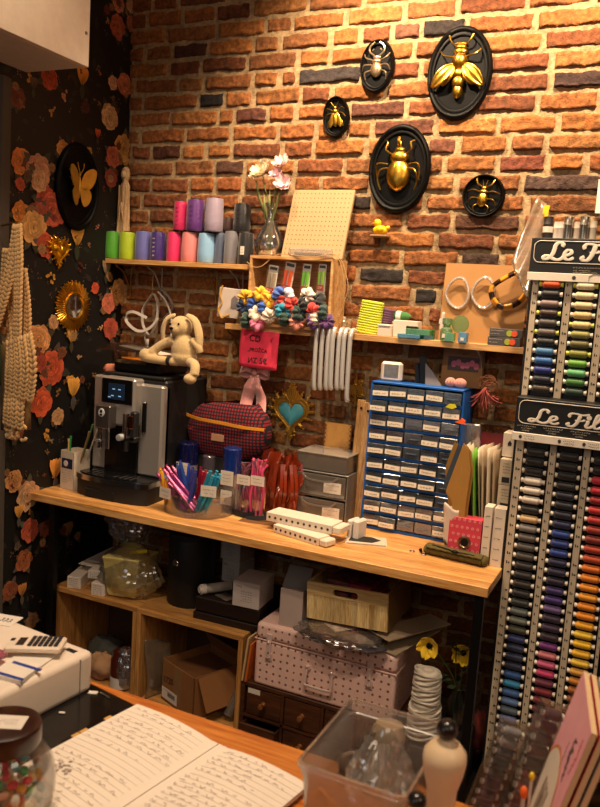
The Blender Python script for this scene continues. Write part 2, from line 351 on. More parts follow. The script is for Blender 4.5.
# mortar bed
def mort(u,v):
    x=-.05+3.5*u; z=3.02*v; return Vector((x,-.0035-.005*noise.noise(Vector((x*22,z*22,5)))-.003*noise.noise(Vector((x*80,z*80,5))),z))
mc=hx('#a08662')
mb.grid(mort,300,270,1,lambda u,v:tuple(mc[i]*(1+.25*noise.noise(Vector((u*40,v*40,2)))) for i in range(3))+(1,))
bm_=vcol('brickmat',rough=.9,var=.38,scale=70,bump=1.0); mm_=vcol('mortarmat',rough=.95,var=.35,scale=60,bump=1.0)
mb.build('wall_back',[bm_,mm_],ang=180,kind='structure',recalc=False)
plane_obj('wall_back_core',-.1,4.2,.02,.1,0,3.02,P('plaster')).name='wall_back_backing'
# ================================================================ floral wallpaper wall
mb=MB(); mb.col=(.0045,.0035,.003,1); mb.b2(-.1,0,-5.1,.02,0,3.02)
LY=[0]
def pet(cy,cz,ry,rz,ang,dark,light,n=12,ruf=.08):
    LY[0]+=1; x=.0004+LY[0]*2.2e-6
    vs=[Vector((x,cy-math.cos(ang)*ry*.45,cz-math.sin(ang)*ry*.45))]; cc=[tuple(dark)+(1,)]; s=rb.uniform(0,9)
    for i in range(n):
        a=2*PI*i/n; k=1+ruf*math.sin(3*a+s)+ruf*.6*math.sin(5*a+s*2); u=ry*k*math.cos(a); v=rz*k*math.sin(a)
        vs.append(Vector((x,cy+u*math.cos(ang)-v*math.sin(ang),cz+u*math.sin(ang)+v*math.cos(ang))))
        t=.5+.5*math.cos(a); t=t**.7; q=rb.uniform(.85,1.1); cc.append(tuple((dark[j]*(1-t)+light[j]*t)*q for j in range(3))+(1,))
    mb.add(vs,[(0,i+1,(i+1)%n+1) for i in range(n)],0,cc)
def mixc(a,b,t): return tuple(a[i]*(1-t)+b[i]*t for i in range(3))
def rose(px,py,R,c,kind='rose'):
    p=at(px,py,X=0); cy,cz=p.y,p.z; m=R*.0045; c=hx(c)[:3]; gr=sum(c)/3; c=(min(1,c[0]*1.12),c[1]*.92,c[2]*.62); dk=tuple(v*.10 for v in c); lt=tuple(min(1,v*1.15+.02) for v in c)
    if kind=='rose':
        for a in range(3):
            an=rb.uniform(0,6.28); leaf(cy+math.cos(an)*m*1.05,cz+math.sin(an)*m*1.05,m*.6,an)
        for ring,(d,s,n) in enumerate(((.62,.48,9),(.5,.42,8),(.36,.36,7),(.22,.28,6),(.1,.2,4))):
            off=rb.uniform(0,6)
            for k in range(n):
                a=off+2*PI*k/n+rb.uniform(-.2,.2); t=rb.uniform(-.2,.7); t=max(0,t); sh_=rb.uniform(.55,1.05); pet(cy+math.cos(a)*m*d,cz+math.sin(a)*m*d,m*s*rb.uniform(.85,1.15),m*s*.95,a,mixc(dk,c,.12),tuple(v*sh_ for v in mixc(lt,c,t)))
        pet(cy,cz,m*.12,m*.12,0,dk,c)
    elif kind=='tulip':
        for a in (-.9,-.45,.1,.6,1.0): pet(cy+math.sin(a)*m*.35,cz+m*.1,m*.8,m*.33,PI/2-a*.5,mixc(dk,c,.3),lt)
        leaf(cy,cz-m*1.2,m*.7,-PI/2)
    elif kind=='sprig':
        for k in range(7): an=rb.uniform(0,6.28); d=m*rb.uniform(.1,.9); pet(cy+math.cos(an)*d,cz+math.sin(an)*d,m*.28,m*.24,an,mixc(dk,c,.5),c,7)
def leaf(cy,cz,m,ang,c=None):
    c=c or rb.choice([(.05,.045,.022),(.035,.04,.02),(.07,.055,.035),(.09,.075,.06)])
    LY[0]+=1; x=.0004+LY[0]*2.2e-6; vs=[];n=8
    out=[(t,.28*math.sin(PI*t)) for t in [i/n for i in range(n+1)]]+[(t,-.28*math.sin(PI*t)) for t in [i/n for i in range(n-1,0,-1)]]
    for u,v in out:
        u=(u-.5)*2*m; v=v*m*1.6; vs.append(Vector((x,cy+u*math.cos(ang)-v*math.sin(ang),cz+u*math.sin(ang)+v*math.cos(ang))))
    mb.add(vs,[tuple(range(len(vs)))],0,[tuple(q*rb.uniform(.6,1.2) for q in c)+(1,) for _ in vs])
for i in range(420):   # dim background sprigs and stems
    p=at(rb.uniform(-5,130),rb.uniform(0,620),X=0)
    if p.y>-.02: continue
    if rb.random()<.6: leaf(p.y,p.z,rb.uniform(.008,.028),rb.uniform(0,6.28),rb.choice([(.02,.02,.012),(.03,.022,.015),(.014,.016,.012)]))
    else:
        for k in range(4): pet(p.y+rb.uniform(-.012,.012),p.z+rb.uniform(-.012,.012),.003,.003,rb.uniform(0,6),(.06,.03,.02),rb.choice([(.3,.12,.08),(.35,.25,.15),(.12,.1,.08)]),6)
for f in ((118,3,8,'#c98a7a'),(117,27,10,'#b0604e'),(130,6,6,'#c8a48c'),(131,24,7,'#b0705c'),(108,22,4,'#b8926a','sprig'),(49,78,9,'#b4492c'),(82,77,10,'#d49a3e','tulip'),(29,73,7,'#c79a52','sprig'),
    (33,84,6,'#4e4038','tulip'),(17,97,8,'#6a2c20'),(64,97,6,'#c49a78','sprig'),(99,72,3,'#c07a60','sprig'),(52,111,5,'#c49a4a','sprig'),(85,107,5,'#4c1c16'),(112,83,6,'#d8b4a4'),(124,85,10,'#d08468'),
    (109,117,11,'#d8c0a2'),(97,134,5,'#c4583c','tulip'),(62,149,7,'#d09a5c'),(71,145,4,'#b0452c','sprig'),(88,152,4,'#c89c50'),(20,161,10,'#d88c4a'),(38,171,13,'#c49684'),(123,150,13,'#d8b070'),
    (112,157,9,'#bc6658'),(110,178,8,'#8e3c38'),(128,177,7,'#c07068'),(44,198,10,'#b04832'),(19,184,5,'#b8563a'),(38,180,9,'#cdaa90'),(20,213,9,'#d88c3c'),(51,210,14,'#c4604c'),(38,214,9,'#a04e44'),
    (33,228,13,'#e0b478'),(45,245,10,'#c4563c'),(76,237,11,'#dcae50','tulip'),(96,227,3,'#c08890','sprig'),(87,245,3,'#a07870','sprig'),(80,266,5,'#5a2018','sprig'),(49,277,6,'#d0a050','sprig'),
    (105,268,8,'#8e8478','tulip'),(94,288,5,'#d0583c'),(118,292,12,'#dcae78'),(107,303,9,'#c87466'),(109,328,10,'#b45448'),(99,328,4,'#d0aa84','sprig'),(37,340,13,'#e0a878'),(50,368,15,'#c8583a'),(38,362,8,'#a04434'),
    (52,322,6,'#c8a080'),(70,336,8,'#c89a50','tulip'),(78,356,4,'#a8907c','sprig'),(92,375,3,'#c49a6a','sprig'),(68,381,6,'#c09040','tulip'),(72,388,11,'#dca850','tulip'),(40,402,12,'#d4603c'),(56,416,7,'#c4a080'),
    (44,434,6,'#d0a050','sprig'),(54,469,11,'#e0a050','tulip'),(12,481,9,'#cc9c70'),(26,495,12,'#dcb8a0'),(17,512,7,'#d0a050','tulip'),(28,530,10,'#b85844'),(43,528,7,'#7a3a28'),(66,530,9,'#a08048','tulip'),(48,440,4,'#8c8070','sprig'),
    (14,430,8,'#8c4a38'),(22,560,9,'#a0603c'),(8,590,8,'#8c5038'),(60,352,5,'#74442c'),(86,330,4,'#6a5a4c','sprig'),(58,300,4,'#6c4c3c','sprig'),(20,590,7,'#b07a40','tulip'),(14,650,8,'#9c4c3c'),(30,620,7,'#7c5a40')):
    rose(*f)
    if f[2]>=8:
        for q_ in range(3): rose(f[0]+rb.uniform(-1.5,1.5)*f[2],f[1]+rb.uniform(-1.7,1.7)*f[2],rb.uniform(2.5,4.5),rb.choice(['#6c3a28','#8c6a44','#5c5048','#7c3024','#a08058']),rb.choice(['sprig','rose','sprig']))
mb.build('wall_left',vcol('wallpaper',rough=.6,var=.12,scale=120),ang=0,kind='structure',recalc=False)
# ================================================================ pale post against the wallpaper
a=at(2,150,X=0).y; b=at(10.5,150,X=0).y
mb=MB(); mb.b2(0,.016,a-.03,b-.012,0,2.30,.004); mb.b2(.016,.022,a-.025,b-.03,0,2.30,.003)
mb.build('trim_1',P('paletrim','#4c443c',rough=.7),kind='structure')
# ================================================================ wall cupboard, upper left
t=thing('wall_cupboard','plain white wall cupboard fixed high on the floral wall at upper left','cupboard',(0,0,0))
mb=MB(); mb.b2(.003,.262,-1.75,-.602,2.3427,3.0,.002); mb.build('body',P('cupboardwhite','#c9beb2',rough=.5,bump=.03),t)
mb=MB(); mb.b2(.264,.282,-1.75,-.60,2.3427,3.0,.0015); d=mb.build('door',P('cupboarddoor','#dccdbd',rough=.45),t)
mb=MB(); p=at(86,33,X=.282); mb.cyl((.282,p.y,p.z),(.285,p.y,p.z),.006,.005,12); mb.build('hinge_cap',P('greyplastic','#77706a'),d,label='small round grey hinge cap')
# ================================================================ oval plaques with gilt insects
gold=P('gold','#e0ac40',rough=.3,metal=1,var=.2,bump=.2,bscale=120)
paleg=P('palegold','#d8b890',rough=.3,metal=.9,var=.2,bump=.2,bscale=120)
darkgold=P('darkgold','#c8983c',rough=.4,metal=.75,var=.3,bump=.4,bscale=150)
black=P('blackpaint','#030303',rough=.5,bump=.05,spec=.15)
def leg_pts(pts): return cr_pts(pts,5)
def plaque(px,py,w,h,label,kind,mat,tilt=0,left=False):
    if left:
        a=at(px-w/2,py,X=.03); b=at(px+w/2,py,X=.03); c=at(px,py,X=.004); top=at(px,py-h/2,X=.03); bot=at(px,py+h/2,X=.03)
        hw=abs(a.y-b.y)/2; hh=abs(top.z-bot.z)/2; loc=c; rot=(0,0,-PI/2*-1)
        rot=(0,0,PI/2)
    else:
        a=at(px-w/2,py,Y=-.03); b=at(px+w/2,py,Y=-.03); c=at(px,py,Y=-.015); top=at(px,py-h/2,Y=-.03); bot=at(px,py+h/2,Y=-.03)
        hw=abs(a.x-b.x)/2; hh=abs(top.z-bot.z)/2; loc=c; rot=(0,tilt,0)
    t=thing('oval_plaque' if kind not in('mirror',) else 'round_mirror',label,'plaque',loc,rot=rot,group='oval insect plaques' if kind!='mirror' else None)
    mb=MB(); R=1
    prof=[(0,.000),(.99,.000),(1,.006),(.98,.016),(.93,.021),(.885,.019),(.86,.013),(.82,.015),(.79,.014),(.77,.008),(0,.008)]
    mb.lathe([(r,z) for r,z in prof],56,sx=hw,sy=hh,rot=FRONT)
    mb.build('oval_board',black,t,ang=50)
    u=hh*{'beetle':1.12,'bee':1.3,'stag':1.22,'fly':1.15,'weevil':1.25,'butterfly':1.08}.get(kind,1)
    z0=-.012
    def leg(pts,r,par,name='leg'):
        mb=MB(); P3=[(x*u,z0-.004-dy*u,z*u) for x,dy,z in pts]; mb.tube(cr_pts(P3,5),r*u,6); mb.build(name,mat,par)
    mb=MB(); E=lambda x,z,rx,rz,d=.1,rot=None,yy=0: mb.ell((x*u,z0-.004-yy*u,z*u),(rx*u,d*u,rz*u),18,rot=rot)
    if kind=='beetle':      # scarab seen from above
        E(0,-.13,.25,.33,.16); E(0,.22,.20,.14,.13); E(0,.36,.11,.08,.09); E(0,.47,.03,.09,.03)
        for s in(-1,1): mb.tube([(0,z0-.17*u,.1*u),(0,z0-.165*u,-.1*u),(0,z0-.1*u,-.42*u)],.006*u,5)
        o=mb.build('beetle_body',mat,t)
        for s in(-1,1):
            leg([(s*.15,.05,.28),(s*.27,.1,.36),(s*.24,.08,.5),(s*.30,.02,.55)],.018,o); leg([(s*.22,.05,.08),(s*.42,.12,.08),(s*.46,.06,-.05),(s*.44,.0,-.22)],.018,o)
            leg([(s*.2,.05,.0),(s*.36,.1,-.04),(s*.42,.05,-.22),(s*.36,0,-.42)],.018,o)
        leg([(0,.05,.42),(0,.14,.5),(0,.1,.6)],.03,o,'horn')
    elif kind=='bee':
        E(0,.18,.13,.15,.13); E(0,.40,.10,.06,.08); E(0,.33,.12,.07,.08); E(0,-.02,.09,.10,.09); E(0,-.16,.11,.12,.1); E(0,-.3,.085,.13,.08)
        mb.box((0,z0-.02*u,.47*u),(.2*u,.05*u,.03*u),.004)
        o=mb.build('insect_body',mat,t)
        for s in(-1,1):
            for q,(ln,wd,an) in enumerate(((.50,.115,.78),(.38,.09,.50))):
                m2=MB()
                def fn(a,b,ln=ln,wd=wd,an=an,s=s):
                    r=ln*a; ww=wd*math.sin(PI*min(1,a*.93+.05))**.7*(b-.5)*2; x=s*(.08+r*math.sin(an)+ww*math.cos(an)); z=.12-r*math.cos(an)+ww*math.sin(an)
                    return Vector((x*u,z0-(.07+.05*math.sin(a*3)-.02*q+.012*math.sin(b*14))*u,z*u))
                m2.grid(fn,14,8); m2.build('wing',mat,o,ang=180,solid=.002)
            leg([(s*.08,.03,.42),(s*.16,.06,.50),(s*.2,.03,.6)],.012,o,'antenna'); leg([(s*.1,.03,.25),(s*.26,.08,.27),(s*.34,.0,.36)],.013,o)
            leg([(s*.1,.02,-.05),(s*.3,.03,-.1),(s*.38,0,-.28)],.012,o)
    elif kind=='stag':
        E(0,-.12,.19,.24,.13); E(0,.13,.16,.08,.1); E(0,.24,.14,.07,.08); E(0,-.05,.03,.2,.15)
        o=mb.build('beetle_body',mat,t)
        for s in(-1,1):
            leg([(s*.07,.03,.28),(s*.24,.05,.42),(s*.22,.05,.58),(s*.08,.04,.70)],.03,o,'mandible'); leg([(s*.16,.04,.45),(s*.1,.04,.5)],.02,o,'mandible')
            leg([(s*.12,.03,.16),(s*.33,.1,.22),(s*.42,0,.36)],.022,o); leg([(s*.15,.03,.02),(s*.38,.1,0),(s*.46,0,-.14)],.022,o); leg([(s*.14,.03,-.14),(s*.34,.08,-.22),(s*.34,0,-.42)],.022,o)
    elif kind=='fly':
        E(0,.2,.13,.12,.12); E(0,.36,.09,.08,.09); E(0,-.14,.13,.3,.1)
        o=mb.build('insect_body',mat,t)
        for s in(-1,1):
            m2=MB(); m2.ell((s*.16*u,z0-.1*u,-.16*u),(.11*u,.025*u,.33*u),14,rot=RY(s*-.28)); m2.build('wing',mat,o)
            leg([(s*.1,.02,.24),(s*.32,.1,.34),(s*.42,0,.28)],.02,o); leg([(s*.1,.02,.15),(s*.34,.08,.1),(s*.46,0,-.05)],.02,o); leg([(s*.1,.02,-.05),(s*.3,.06,-.2),(s*.34,0,-.42)],.02,o); leg([(s*.05,.03,.42),(s*.18,.05,.6)],.015,o,'antenna')
    elif kind=='weevil':
        E(0,-.14,.2,.28,.15); E(0,.14,.16,.1,.12); E(0,.27,.11,.09,.1); 
        o=mb.build('beetle_body',mat,t)
        for s in(-1,1):
            leg([(s*.08,.03,.32),(s*.26,.08,.42),(s*.34,.0,.62)],.03,o); leg([(s*.14,.03,.14),(s*.38,.1,.18),(s*.6,.0,.12)],.025,o); leg([(s*.15,.03,-.1),(s*.4,.1,-.12),(s*.52,0,-.28)],.025,o); leg([(s*.12,.03,-.3),(s*.28,.08,-.42),(s*.24,0,-.62)],.025,o); leg([(s*.04,.03,.36),(s*.09,.05,.56)],.016,o,'antenna')
    elif kind=='butterfly':
        E(0,0,.035,.24,.05); E(0,.26,.03,.04,.04)
        o=mb.build('butterfly_body',mat,t)
        for s in(-1,1):
            for nm,out in (('upper_wing',[(.03,.05),(.12,.3),(.30,.42),(.42,.38),(.40,.2),(.30,.02),(.12,-.06)]),('lower_wing',[(.03,-.04),(.22,-.02),(.30,-.14),(.26,-.3),(.14,-.4),(.06,-.3)])):
                m2=MB(); pts=cr_pts([(x,z,0) for x,z in out],5,True); m2.prism([(s*p.x*u,p.y*u) for p in pts],.003,TR(0,z0-.03*u,0)@RZ(s*-.25)@FRONT); w_=m2.build(nm,mat,o,ang=30)
                m3=MB()
                for x,z in out[1:]: m3.tube([(s*.03*u,z0-.032*u,0),(s*x*.85*u,z0-.032*u-.004,z*.85*u)],.008*u,5)
                m3.build('wing_rib',darkgold,w_)
            leg([(s*.01,.03,.28),(s*.08,.04,.4),(s*.1,.03,.5)],.01,o,'antenna')
    return t
plaque(378,67,34,54,'small black oval plaque with pale long-jawed stag beetle, above the scarab plaque','stag',paleg)
plaque(460,74,65,95,'largest black oval plaque, gold winged bee spread on it, at upper right','bee',gold)
plaque(337,117.5,26,42,'smallest black oval plaque with gold fly, leftmost on the brick wall','fly',gold,tilt=-.1)
plaque(400,169.5,62,90,'large black oval plaque with shiny round gold scarab beetle, above rubber duck','beetle',gold)
plaque(484,196.5,43,44,'nearly round black plaque with small gold long-legged beetle, lowest and rightmost','weevil',gold,tilt=.1)
plaque(76,187,43,90,'black oval plaque with gold butterfly on the floral wallpaper','butterfly',P('oldgold','#d8ac48',rough=.38,metal=.8,var=.3,bump=.3,bscale=90),left=True)
# round sunburst mirror on the wallpaper
c=at(72,306,X=.004); R=abs(at(72,280,X=.02).z-at(72,332,X=.02).z)/2
t=thing('sunburst_mirror','round gold sunburst mirror hung on the floral wallpaper','mirror',c,rot=(0,0,PI/2))
mb=MB()
mb.lathe([(0,0),(R*.85,0),(R*.85,.004),(0,.004)],40,rot=FRONT)
for i in range(56):
    a=2*PI*i/56; k=.93+.07*(i%2); d=Vector((math.cos(a),0,math.sin(a))); mb.tube([d*R*.5+Vector((0,-.012,0)),d*R*.8+Vector((0,-.011,0)),d*R*k+Vector((0,-.005,0))],[.0016,.0036,.0034],6)
mb.build('sunburst_frame',gold,t)
mb=MB(); mb.lathe([(R*.44,-.004+.014),(R*.47,.019),(R*.52,.019),(R*.55,.012),(R*.55,.005)],40,rot=FRONT); mb.build('inner_ring',gold,t)
mb=MB(); mb.lathe([(0,.012),(R*.45,.012),(R*.45,.006),(0,.006)],40,rot=FRONT); mb.build('mirror_glass',P('mirror','#c8c8c8',rough=.05,metal=1,var=.02),t)
# ---------------------------------------------------------------- sacred hearts
def heart(n=44,s=1):
    o=[]
    for i in range(n):
        a=2*PI*i/n; x=16*math.sin(a)**3; y=13*math.cos(a)-5*math.cos(2*a)-2*math.cos(3*a)-math.cos(4*a); o.append((x/17*s,(y+2.5)/17*s))
    return o
def sacred(loc,rot,S,label,mat,centre,flame=True,name='gilt_heart_ornament'):
    t=thing(name,label,'ornament',loc,rot=rot)
    mb=MB(); H=heart(48,S)
    mb.prism(H,.008,FRONT)
    def ring(k,r,y,n=8): mb.tube([(x*k,y,z*k) for x,z in heart(48,S)],r,n,closed=True)
    ring(1.0,.0045 if S>.04 else .003,-.009); ring(.8,.003,-.011)
    nn=22
    for i in range(nn):
        x,z=heart(nn,S)[i]; d=Vector((x,0,z)).normalized(); p=Vector((x,-.006,z))
        mb.tube([p,p+d*S*.22+Vector((0,-.004,0)),p+d*S*.34],[S*.09,S*.075,S*.02],6); mb.ell(p+d*S*.40,S*.055,8)
        d2=(d+Vector((.35,0,.1))).normalized(); mb.ell(p+d2*S*.26+Vector((0,-.004,0)),S*.05,8)
    if flame:
        for dx,hh in ((-.34,.45),(-.2,.75),(0,1.05),(.2,.75),(.34,.45),(.1,.9),(-.1,.9)):
            mb.tube([(dx*S*.5,-.006,S*.75),(dx*S*1.1,-.01,S*(.85+hh*.35)),(dx*S*.8,-.008,S*(.85+hh*.7))],[S*.12,S*.09,S*.02],6)
            mb.ell((dx*S*.8,-.009,S*(.88+hh*.72)),S*.06,8)
    mb.build('gilt_frame',mat,t)
    mb=MB(); x=[(a*.72,b*.72) for a,b in H]
    n=len(x); vs=[Vector((0,-.022,0.0))]+[Vector((a*k,-y,b*k)) for k,y in((.4,.021),(.75,.018),(1,.010)) for a,b in x]
    fs=[(0,1+i,1+(i+1)%n) for i in range(n)]
    for q in range(2):
        for i in range(n): fs.append((1+q*n+i,1+q*n+(i+1)%n,1+(q+1)*n+(i+1)%n,1+(q+1)*n+i))
    mb.add(vs,fs); mb.build('heart_centre',centre,t,ang=60,label='smooth heart centre')
    return t
p=at(58,252,X=.004); sacred(p,(0,0,PI/2),.050,'small ruffled gold heart on the floral wallpaper above the sunburst mirror',P('brightgold','#e0aa28',rough=.3,metal=1),P('brightgold'),flame=False)
p=at(292,415,Y=-.018); sacred(p,(0,0,0),.080,'ornate gold heart with smooth blue centre hanging on the brick wall',darkgold,P('heartblue','#4fa6b6',rough=.5,var=.1))
p=at(356,391,Y=-.014); t=thing('gilt_lace_ornament','gold filigree ornament on brick wall behind the hanging silver clips','ornament',p)
mb=MB()
for k in range(26):
    a=rnd.uniform(0,6.28); r=rnd.uniform(.008,.036); c=Vector((math.cos(a)*r,-.004,math.sin(a)*r*1.5)); mb.tube([c+Vector((math.cos(q)*.009,-rnd.uniform(0,.003),math.sin(q)*.009)) for q in [i*2*PI/9 for i in range(9)]],.0014,5,closed=True); mb.ell(c,.003,6)
mb.tube([(0,-.003,-.07),(0,-.006,0),(0,-.003,.06)],.0025,6); mb.build('filigree',darkgold,t)
# ---------------------------------------------------------------- rubber duck on a brick
p=at(380,234,Y=-.04); t=thing('rubber_duck','small yellow rubber duck perched on the brick wall below scarab plaque','duck',p); t.scale=(1.3,1.3,1.3)
yl=P('duckyellow','#f0b818',rough=.4)
mb=MB(); mb.ell((0,0,.010),(.022,.016,.014),16); mb.ell((-.010,0,.030),(.0115,.011,.0115),14); mb.ell((.021,0,.017),(.008,.007,.006),10,rot=RY(-.5)); mb.build('body',yl,t)
mb=MB(); mb.ell((-.022,0,.028),(.006,.006,.0028),10); mb.build('bill',P('duckorange','#d8641a',rough=.5),t)
mb=MB(); mb.ell((-.016,-.0085,.034),.0018,8); mb.ell((-.0165,.0085,.034),.0018,8); mb.build('eye',black,t)
mb=MB(); mb.ell((.003,-.014,.013),(.012,.004,.008),10); mb.build('wing',yl,t)
mb=MB(); mb.box((0,.006,-.006),(.05,.045,.006),.002); mb.build('nail_ledge',P('mortarbit','#8a6848',rough=.9),t)
# ---------------------------------------------------------------- shelves
SH=.14
pine=wood('shelfpine','#a9763f','#d9ab6c',axis='x',scale=7)
brass=P('brass','#a88444',rough=.35,metal=.9)
def bracket(px,py,z,d,m,L=.11):
    x=at(px,py,Y=-.02).x; t=MB()
    t.tube(cr_pts([(x,-.02,z-.13),(x,-.024,z-.11),(x,-.07,z-.035),(x,-d+.025,z-.012),(x,-d+.012,z-.003)],6),.0032,8); t.tube([(x,-.02,z-.14),(x,-.02,z-.005)],.003,8); t.box((x,-d/2,z-.0025),(.014,d-.03,.003),.001)
    return t
t=thing('wall_shelf','short pine wall shelf at left holding cones of thread','shelf',(0,0,0))
mb=MB(); mb.b2(.004,.685,-SH,-.014,1.708,1.727,.0015); mb.build('board',pine,t)
for px in (131,217): bracket(px,280,1.708,SH,0).build('bracket',brass,t,label='brass bracket')
for px in (162,243): bracket(px,280,1.708,SH,0).build('bracket',P('whitemetal','#a8a098',rough=.4,metal=.5),t,label='pale metal bracket')
S2b,S2=1.475,1.4975
t=thing('wall_shelf','long lower pine wall shelf holding crate and craft supplies','shelf',(0,0,0))
mb=MB(); mb.b2(.60,1.80,-SH,-.014,S2b,S2,.0015); mb.build('board',pine,t)
for px in (240,): bracket(px,345,S2b,SH,0).build('bracket',brass,t,label='brass bracket')
for px in (484,): bracket(px,360,S2b,SH,0).build('bracket',P('whitemetal'),t,label='pale metal bracket')
S1=1.727
# ---------------------------------------------------------------- thread cones
core=P('conecore','#2a211c',rough=.6); 
def cone(px,z,h,w,color,label,y=-.085,shape='cone',tagged=False,marks=False,py=240):
    h*=1.22; w*=1.22; x=at(px,py,Y=y).x; t=thing('thread_cone',label,'thread cone',(x,y,z),rz=rnd.uniform(0,.0),group='large thread cones on the short shelf'); r=w/2
    nm='thr'+color; m=ringmat(nm,color,freq=1400,bump=.3,var=.25,rough=.32)
    mb=MB(); mb.lathe([(0,0.002),(r*.93,.002),(r,.006),(r*1.0,h*.3),(r*.97,h*.80),(r*.9,h*.955),(r*.55,h*.97),(0,h*.97)],28); mb.build('thread',m,t)
    mb=MB(); mb.lathe([(0,0),(r*.97,0),(r*.97,.0018),(r*.3,.003),(r*.3,h*.96),(r*.5,h*.972),(r*.48,h*1.0),(r*.33,h*1.01),(0,h*.98)],24); mb.build('cone_core',core,t)
    if marks:
        mb=MB()
        for k in range(5):
            zz=h*(.15+.14*k)
            for q in range(3): a=-1.75+.12*q+.05*k%.1; mb.tube([(r*1.01*math.cos(a),r*1.01*math.sin(a),zz),(r*1.01*math.cos(a+.08),r*1.01*math.sin(a+.08),zz+.006)],.0007,4)
        mb.build('printed_lettering',P('whiteink','#d8c8c0',rough=.6) if marks==1 else P('darkink','#30181c'),t)
    if tagged:
        mb=MB(); mb.box((0.001,-r-.001,h*.42),(.017,.001,.032),0); mb.build('price_tag',P('paper','#d8cdbf',rough=.8),t)
        mb=MB(); scribble(mb,-.006,.008,h*.45,-r-.002,0,5,.003); scribble(mb,-.006,.008,h*.37,-r-.002,0,5,.003); mb.build('tag_writing',P('ink','#1c1a1c'),t)
    return t
PXM=.00352
for a in ((112.5,.096,.050,'#58b030','bright green thread cone, leftmost standing on the short shelf'),
    (127.5,.096,.055,'#b4d022','lime yellow-green thread cone second from the left on the shelf'),
    (143.5,.101,.056,'#6a6cb8','periwinkle blue thread cone right of the lime cone'),
    (158.5,.100,.054,'#3c2478','deep violet thread cone between periwinkle and hot pink cones'),
    (174.5,.102,.050,'#e02868','hot pink thread cone in the bottom row under magenta cone'),
    (190.5,.102,.058,'#e08484','salmon pink thread cone in bottom row right of hot pink'),
    (207,.100,.059,'#86b4dc','light sky-blue thread cone under the silver-lilac cone')):
    c=cone(a[0],S1,a[1],a[2],a[3],a[4],y=-.108 if a[0]<115 else -.095 if a[0]<130 else -.085,marks=1 if a[3]=='#3c2478' else 0)
cone(220.5,S1,.104,.034,'#54607a','narrow slate-blue thread cone right of light blue one',y=-.075)
cone(231.5,S1,.108,.045,'#77757c','grey silver thread cone between slate-blue and tagged black cone',y=-.09)
cone(246.5,S1,.104,.050,'#171416','black thread cone with white paper price tag',y=-.10,tagged=True)
cone(179.5,S1+.126,.098,.047,'#c81c5c','magenta thread cone standing on top of hot pink cone',marks=2)
cone(194.5,S1+.124,.106,.060,'#5c2878','purple thread cone standing on top of salmon cone',marks=2)
cone(213,S1+.123,.112,.060,'#9c8ea4','silver-lilac thread cone standing on top of light blue cone')
cone(241,S1+.128,.092,.056,'#151214','black thread cone standing high behind the tagged cone',y=-.065,marks=2)
cone(227.5,S1+.133,.044,.036,'#3a1c16','short dark brown thread cone behind black and lilac cones',y=-.045)
x=at(136,224,Y=-.045); mb=MB(); t=thing('thread_reel','bright green thread reel lying on top behind lime and periwinkle cones','thread reel',(x.x,-.03,S1+.002),0)
mb.lathe([(0,0),(.026,0),(.026,.009),(.02,.012),(.02,.085),(.027,.09),(.027,.107),(0,.107)],24); mb.build('thread',ringmat('thrg2','#4a9a20'),t); mb=MB(); mb.lathe([(.02,.104),(.02,.110),(.0,.110)],20); mb.build('reel_end',P('reelblack','#1a1414'),t)
# ---------------------------------------------------------------- carved figure
p=at(118,200,Y=-.06); hz=at(118,167,Y=-.06).z-S1
t=thing('carved_figure','tall weathered wooden carved figure standing at left end of shelf','figurine',(max(p.x,.032),-.058,S1))
wm=wood('driftwood','#a07850','#dcba8c',axis='z',scale=20,rough=.7)
mb=MB()
def fn(u,v):
    a=2*PI*u; z=hz*v; r=.030-.010*v; 
    if v>.84: r=.020*math.sqrt(max(0,1-((v-.92)/.085)**2))+.001
    elif v>.8: r*=.78
    r*=1+.09*math.sin(a*5+v*3)+.06*noise.noise(Vector((math.cos(a)*2,math.sin(a)*2,z*30)))
    return Vector((r*math.cos(a)*.95,r*math.sin(a)*.8,z))
mb.grid(fn,28,40); mb.build('body',wm,t,ang=180)
mb=MB()
for s in(-1,1): mb.tube([(s*.012,-.022,hz*.42),(s*.004,-.026,hz*.55),(s*.0,-.022,hz*.62)],[.004,.005,.003],6); mb.tube([(s*.018,-.017,hz*.8),(s*.016,-.021,hz*.4),(s*.02,-.022,hz*.06)],[.003,.004,.005],6)
mb.build('carved_robe_fold',wm,t)
mb=MB(); mb.ell((0,-.014,hz*.915),(.012,.009,.016),12); mb.build('face',P('palewood','#d8b890',rough=.6),t)
# ---------------------------------------------------------------- vase and flowers
def flower_head(name,c,r,color,parent,n=14,cup=.5,rot=None,centre=None,layers=3):
    m=P('petal'+color,color,rough=.7,var=.2,scale=60,sheen=.2); mb=MB(); R0=rot or Matrix.Identity(4)
    for L in range(layers):
        k=n-L*3
        for i in range(k):
            a=2*PI*i/k+L*.6+rnd.uniform(-.15,.15); rr=r*(1-.22*L)*rnd.uniform(.85,1.1); e=cup+L*.35
            def fn(u,v,a=a,rr=rr,e=e):
                w=rr*.42*math.sin(PI*(.12+.83*u))**.8*(v-.5)*2; d=rr*u; y=rr*(e*u*u)+abs(v-.5)*rr*.25*u+rr*.05*math.sin(v*9+a)
                q=Vector((d*math.cos(a*1)-w*math.sin(a),d*math.sin(a)+w*math.cos(a),y)); return Vector(c)+(R0@q)
            mb.grid(fn,5,4)
    o=mb.build(name,m,parent,ang=180,recalc=False)
    if centre:
        mb=MB(); mb.ell(Vector(c)+R0@Vector((0,0,r*.1)),(r*.24,r*.24,r*.24),10,nz=.3,ns=20); mb.build('flower_centre',P('fc'+centre,centre,rough=.9),o)
    return o
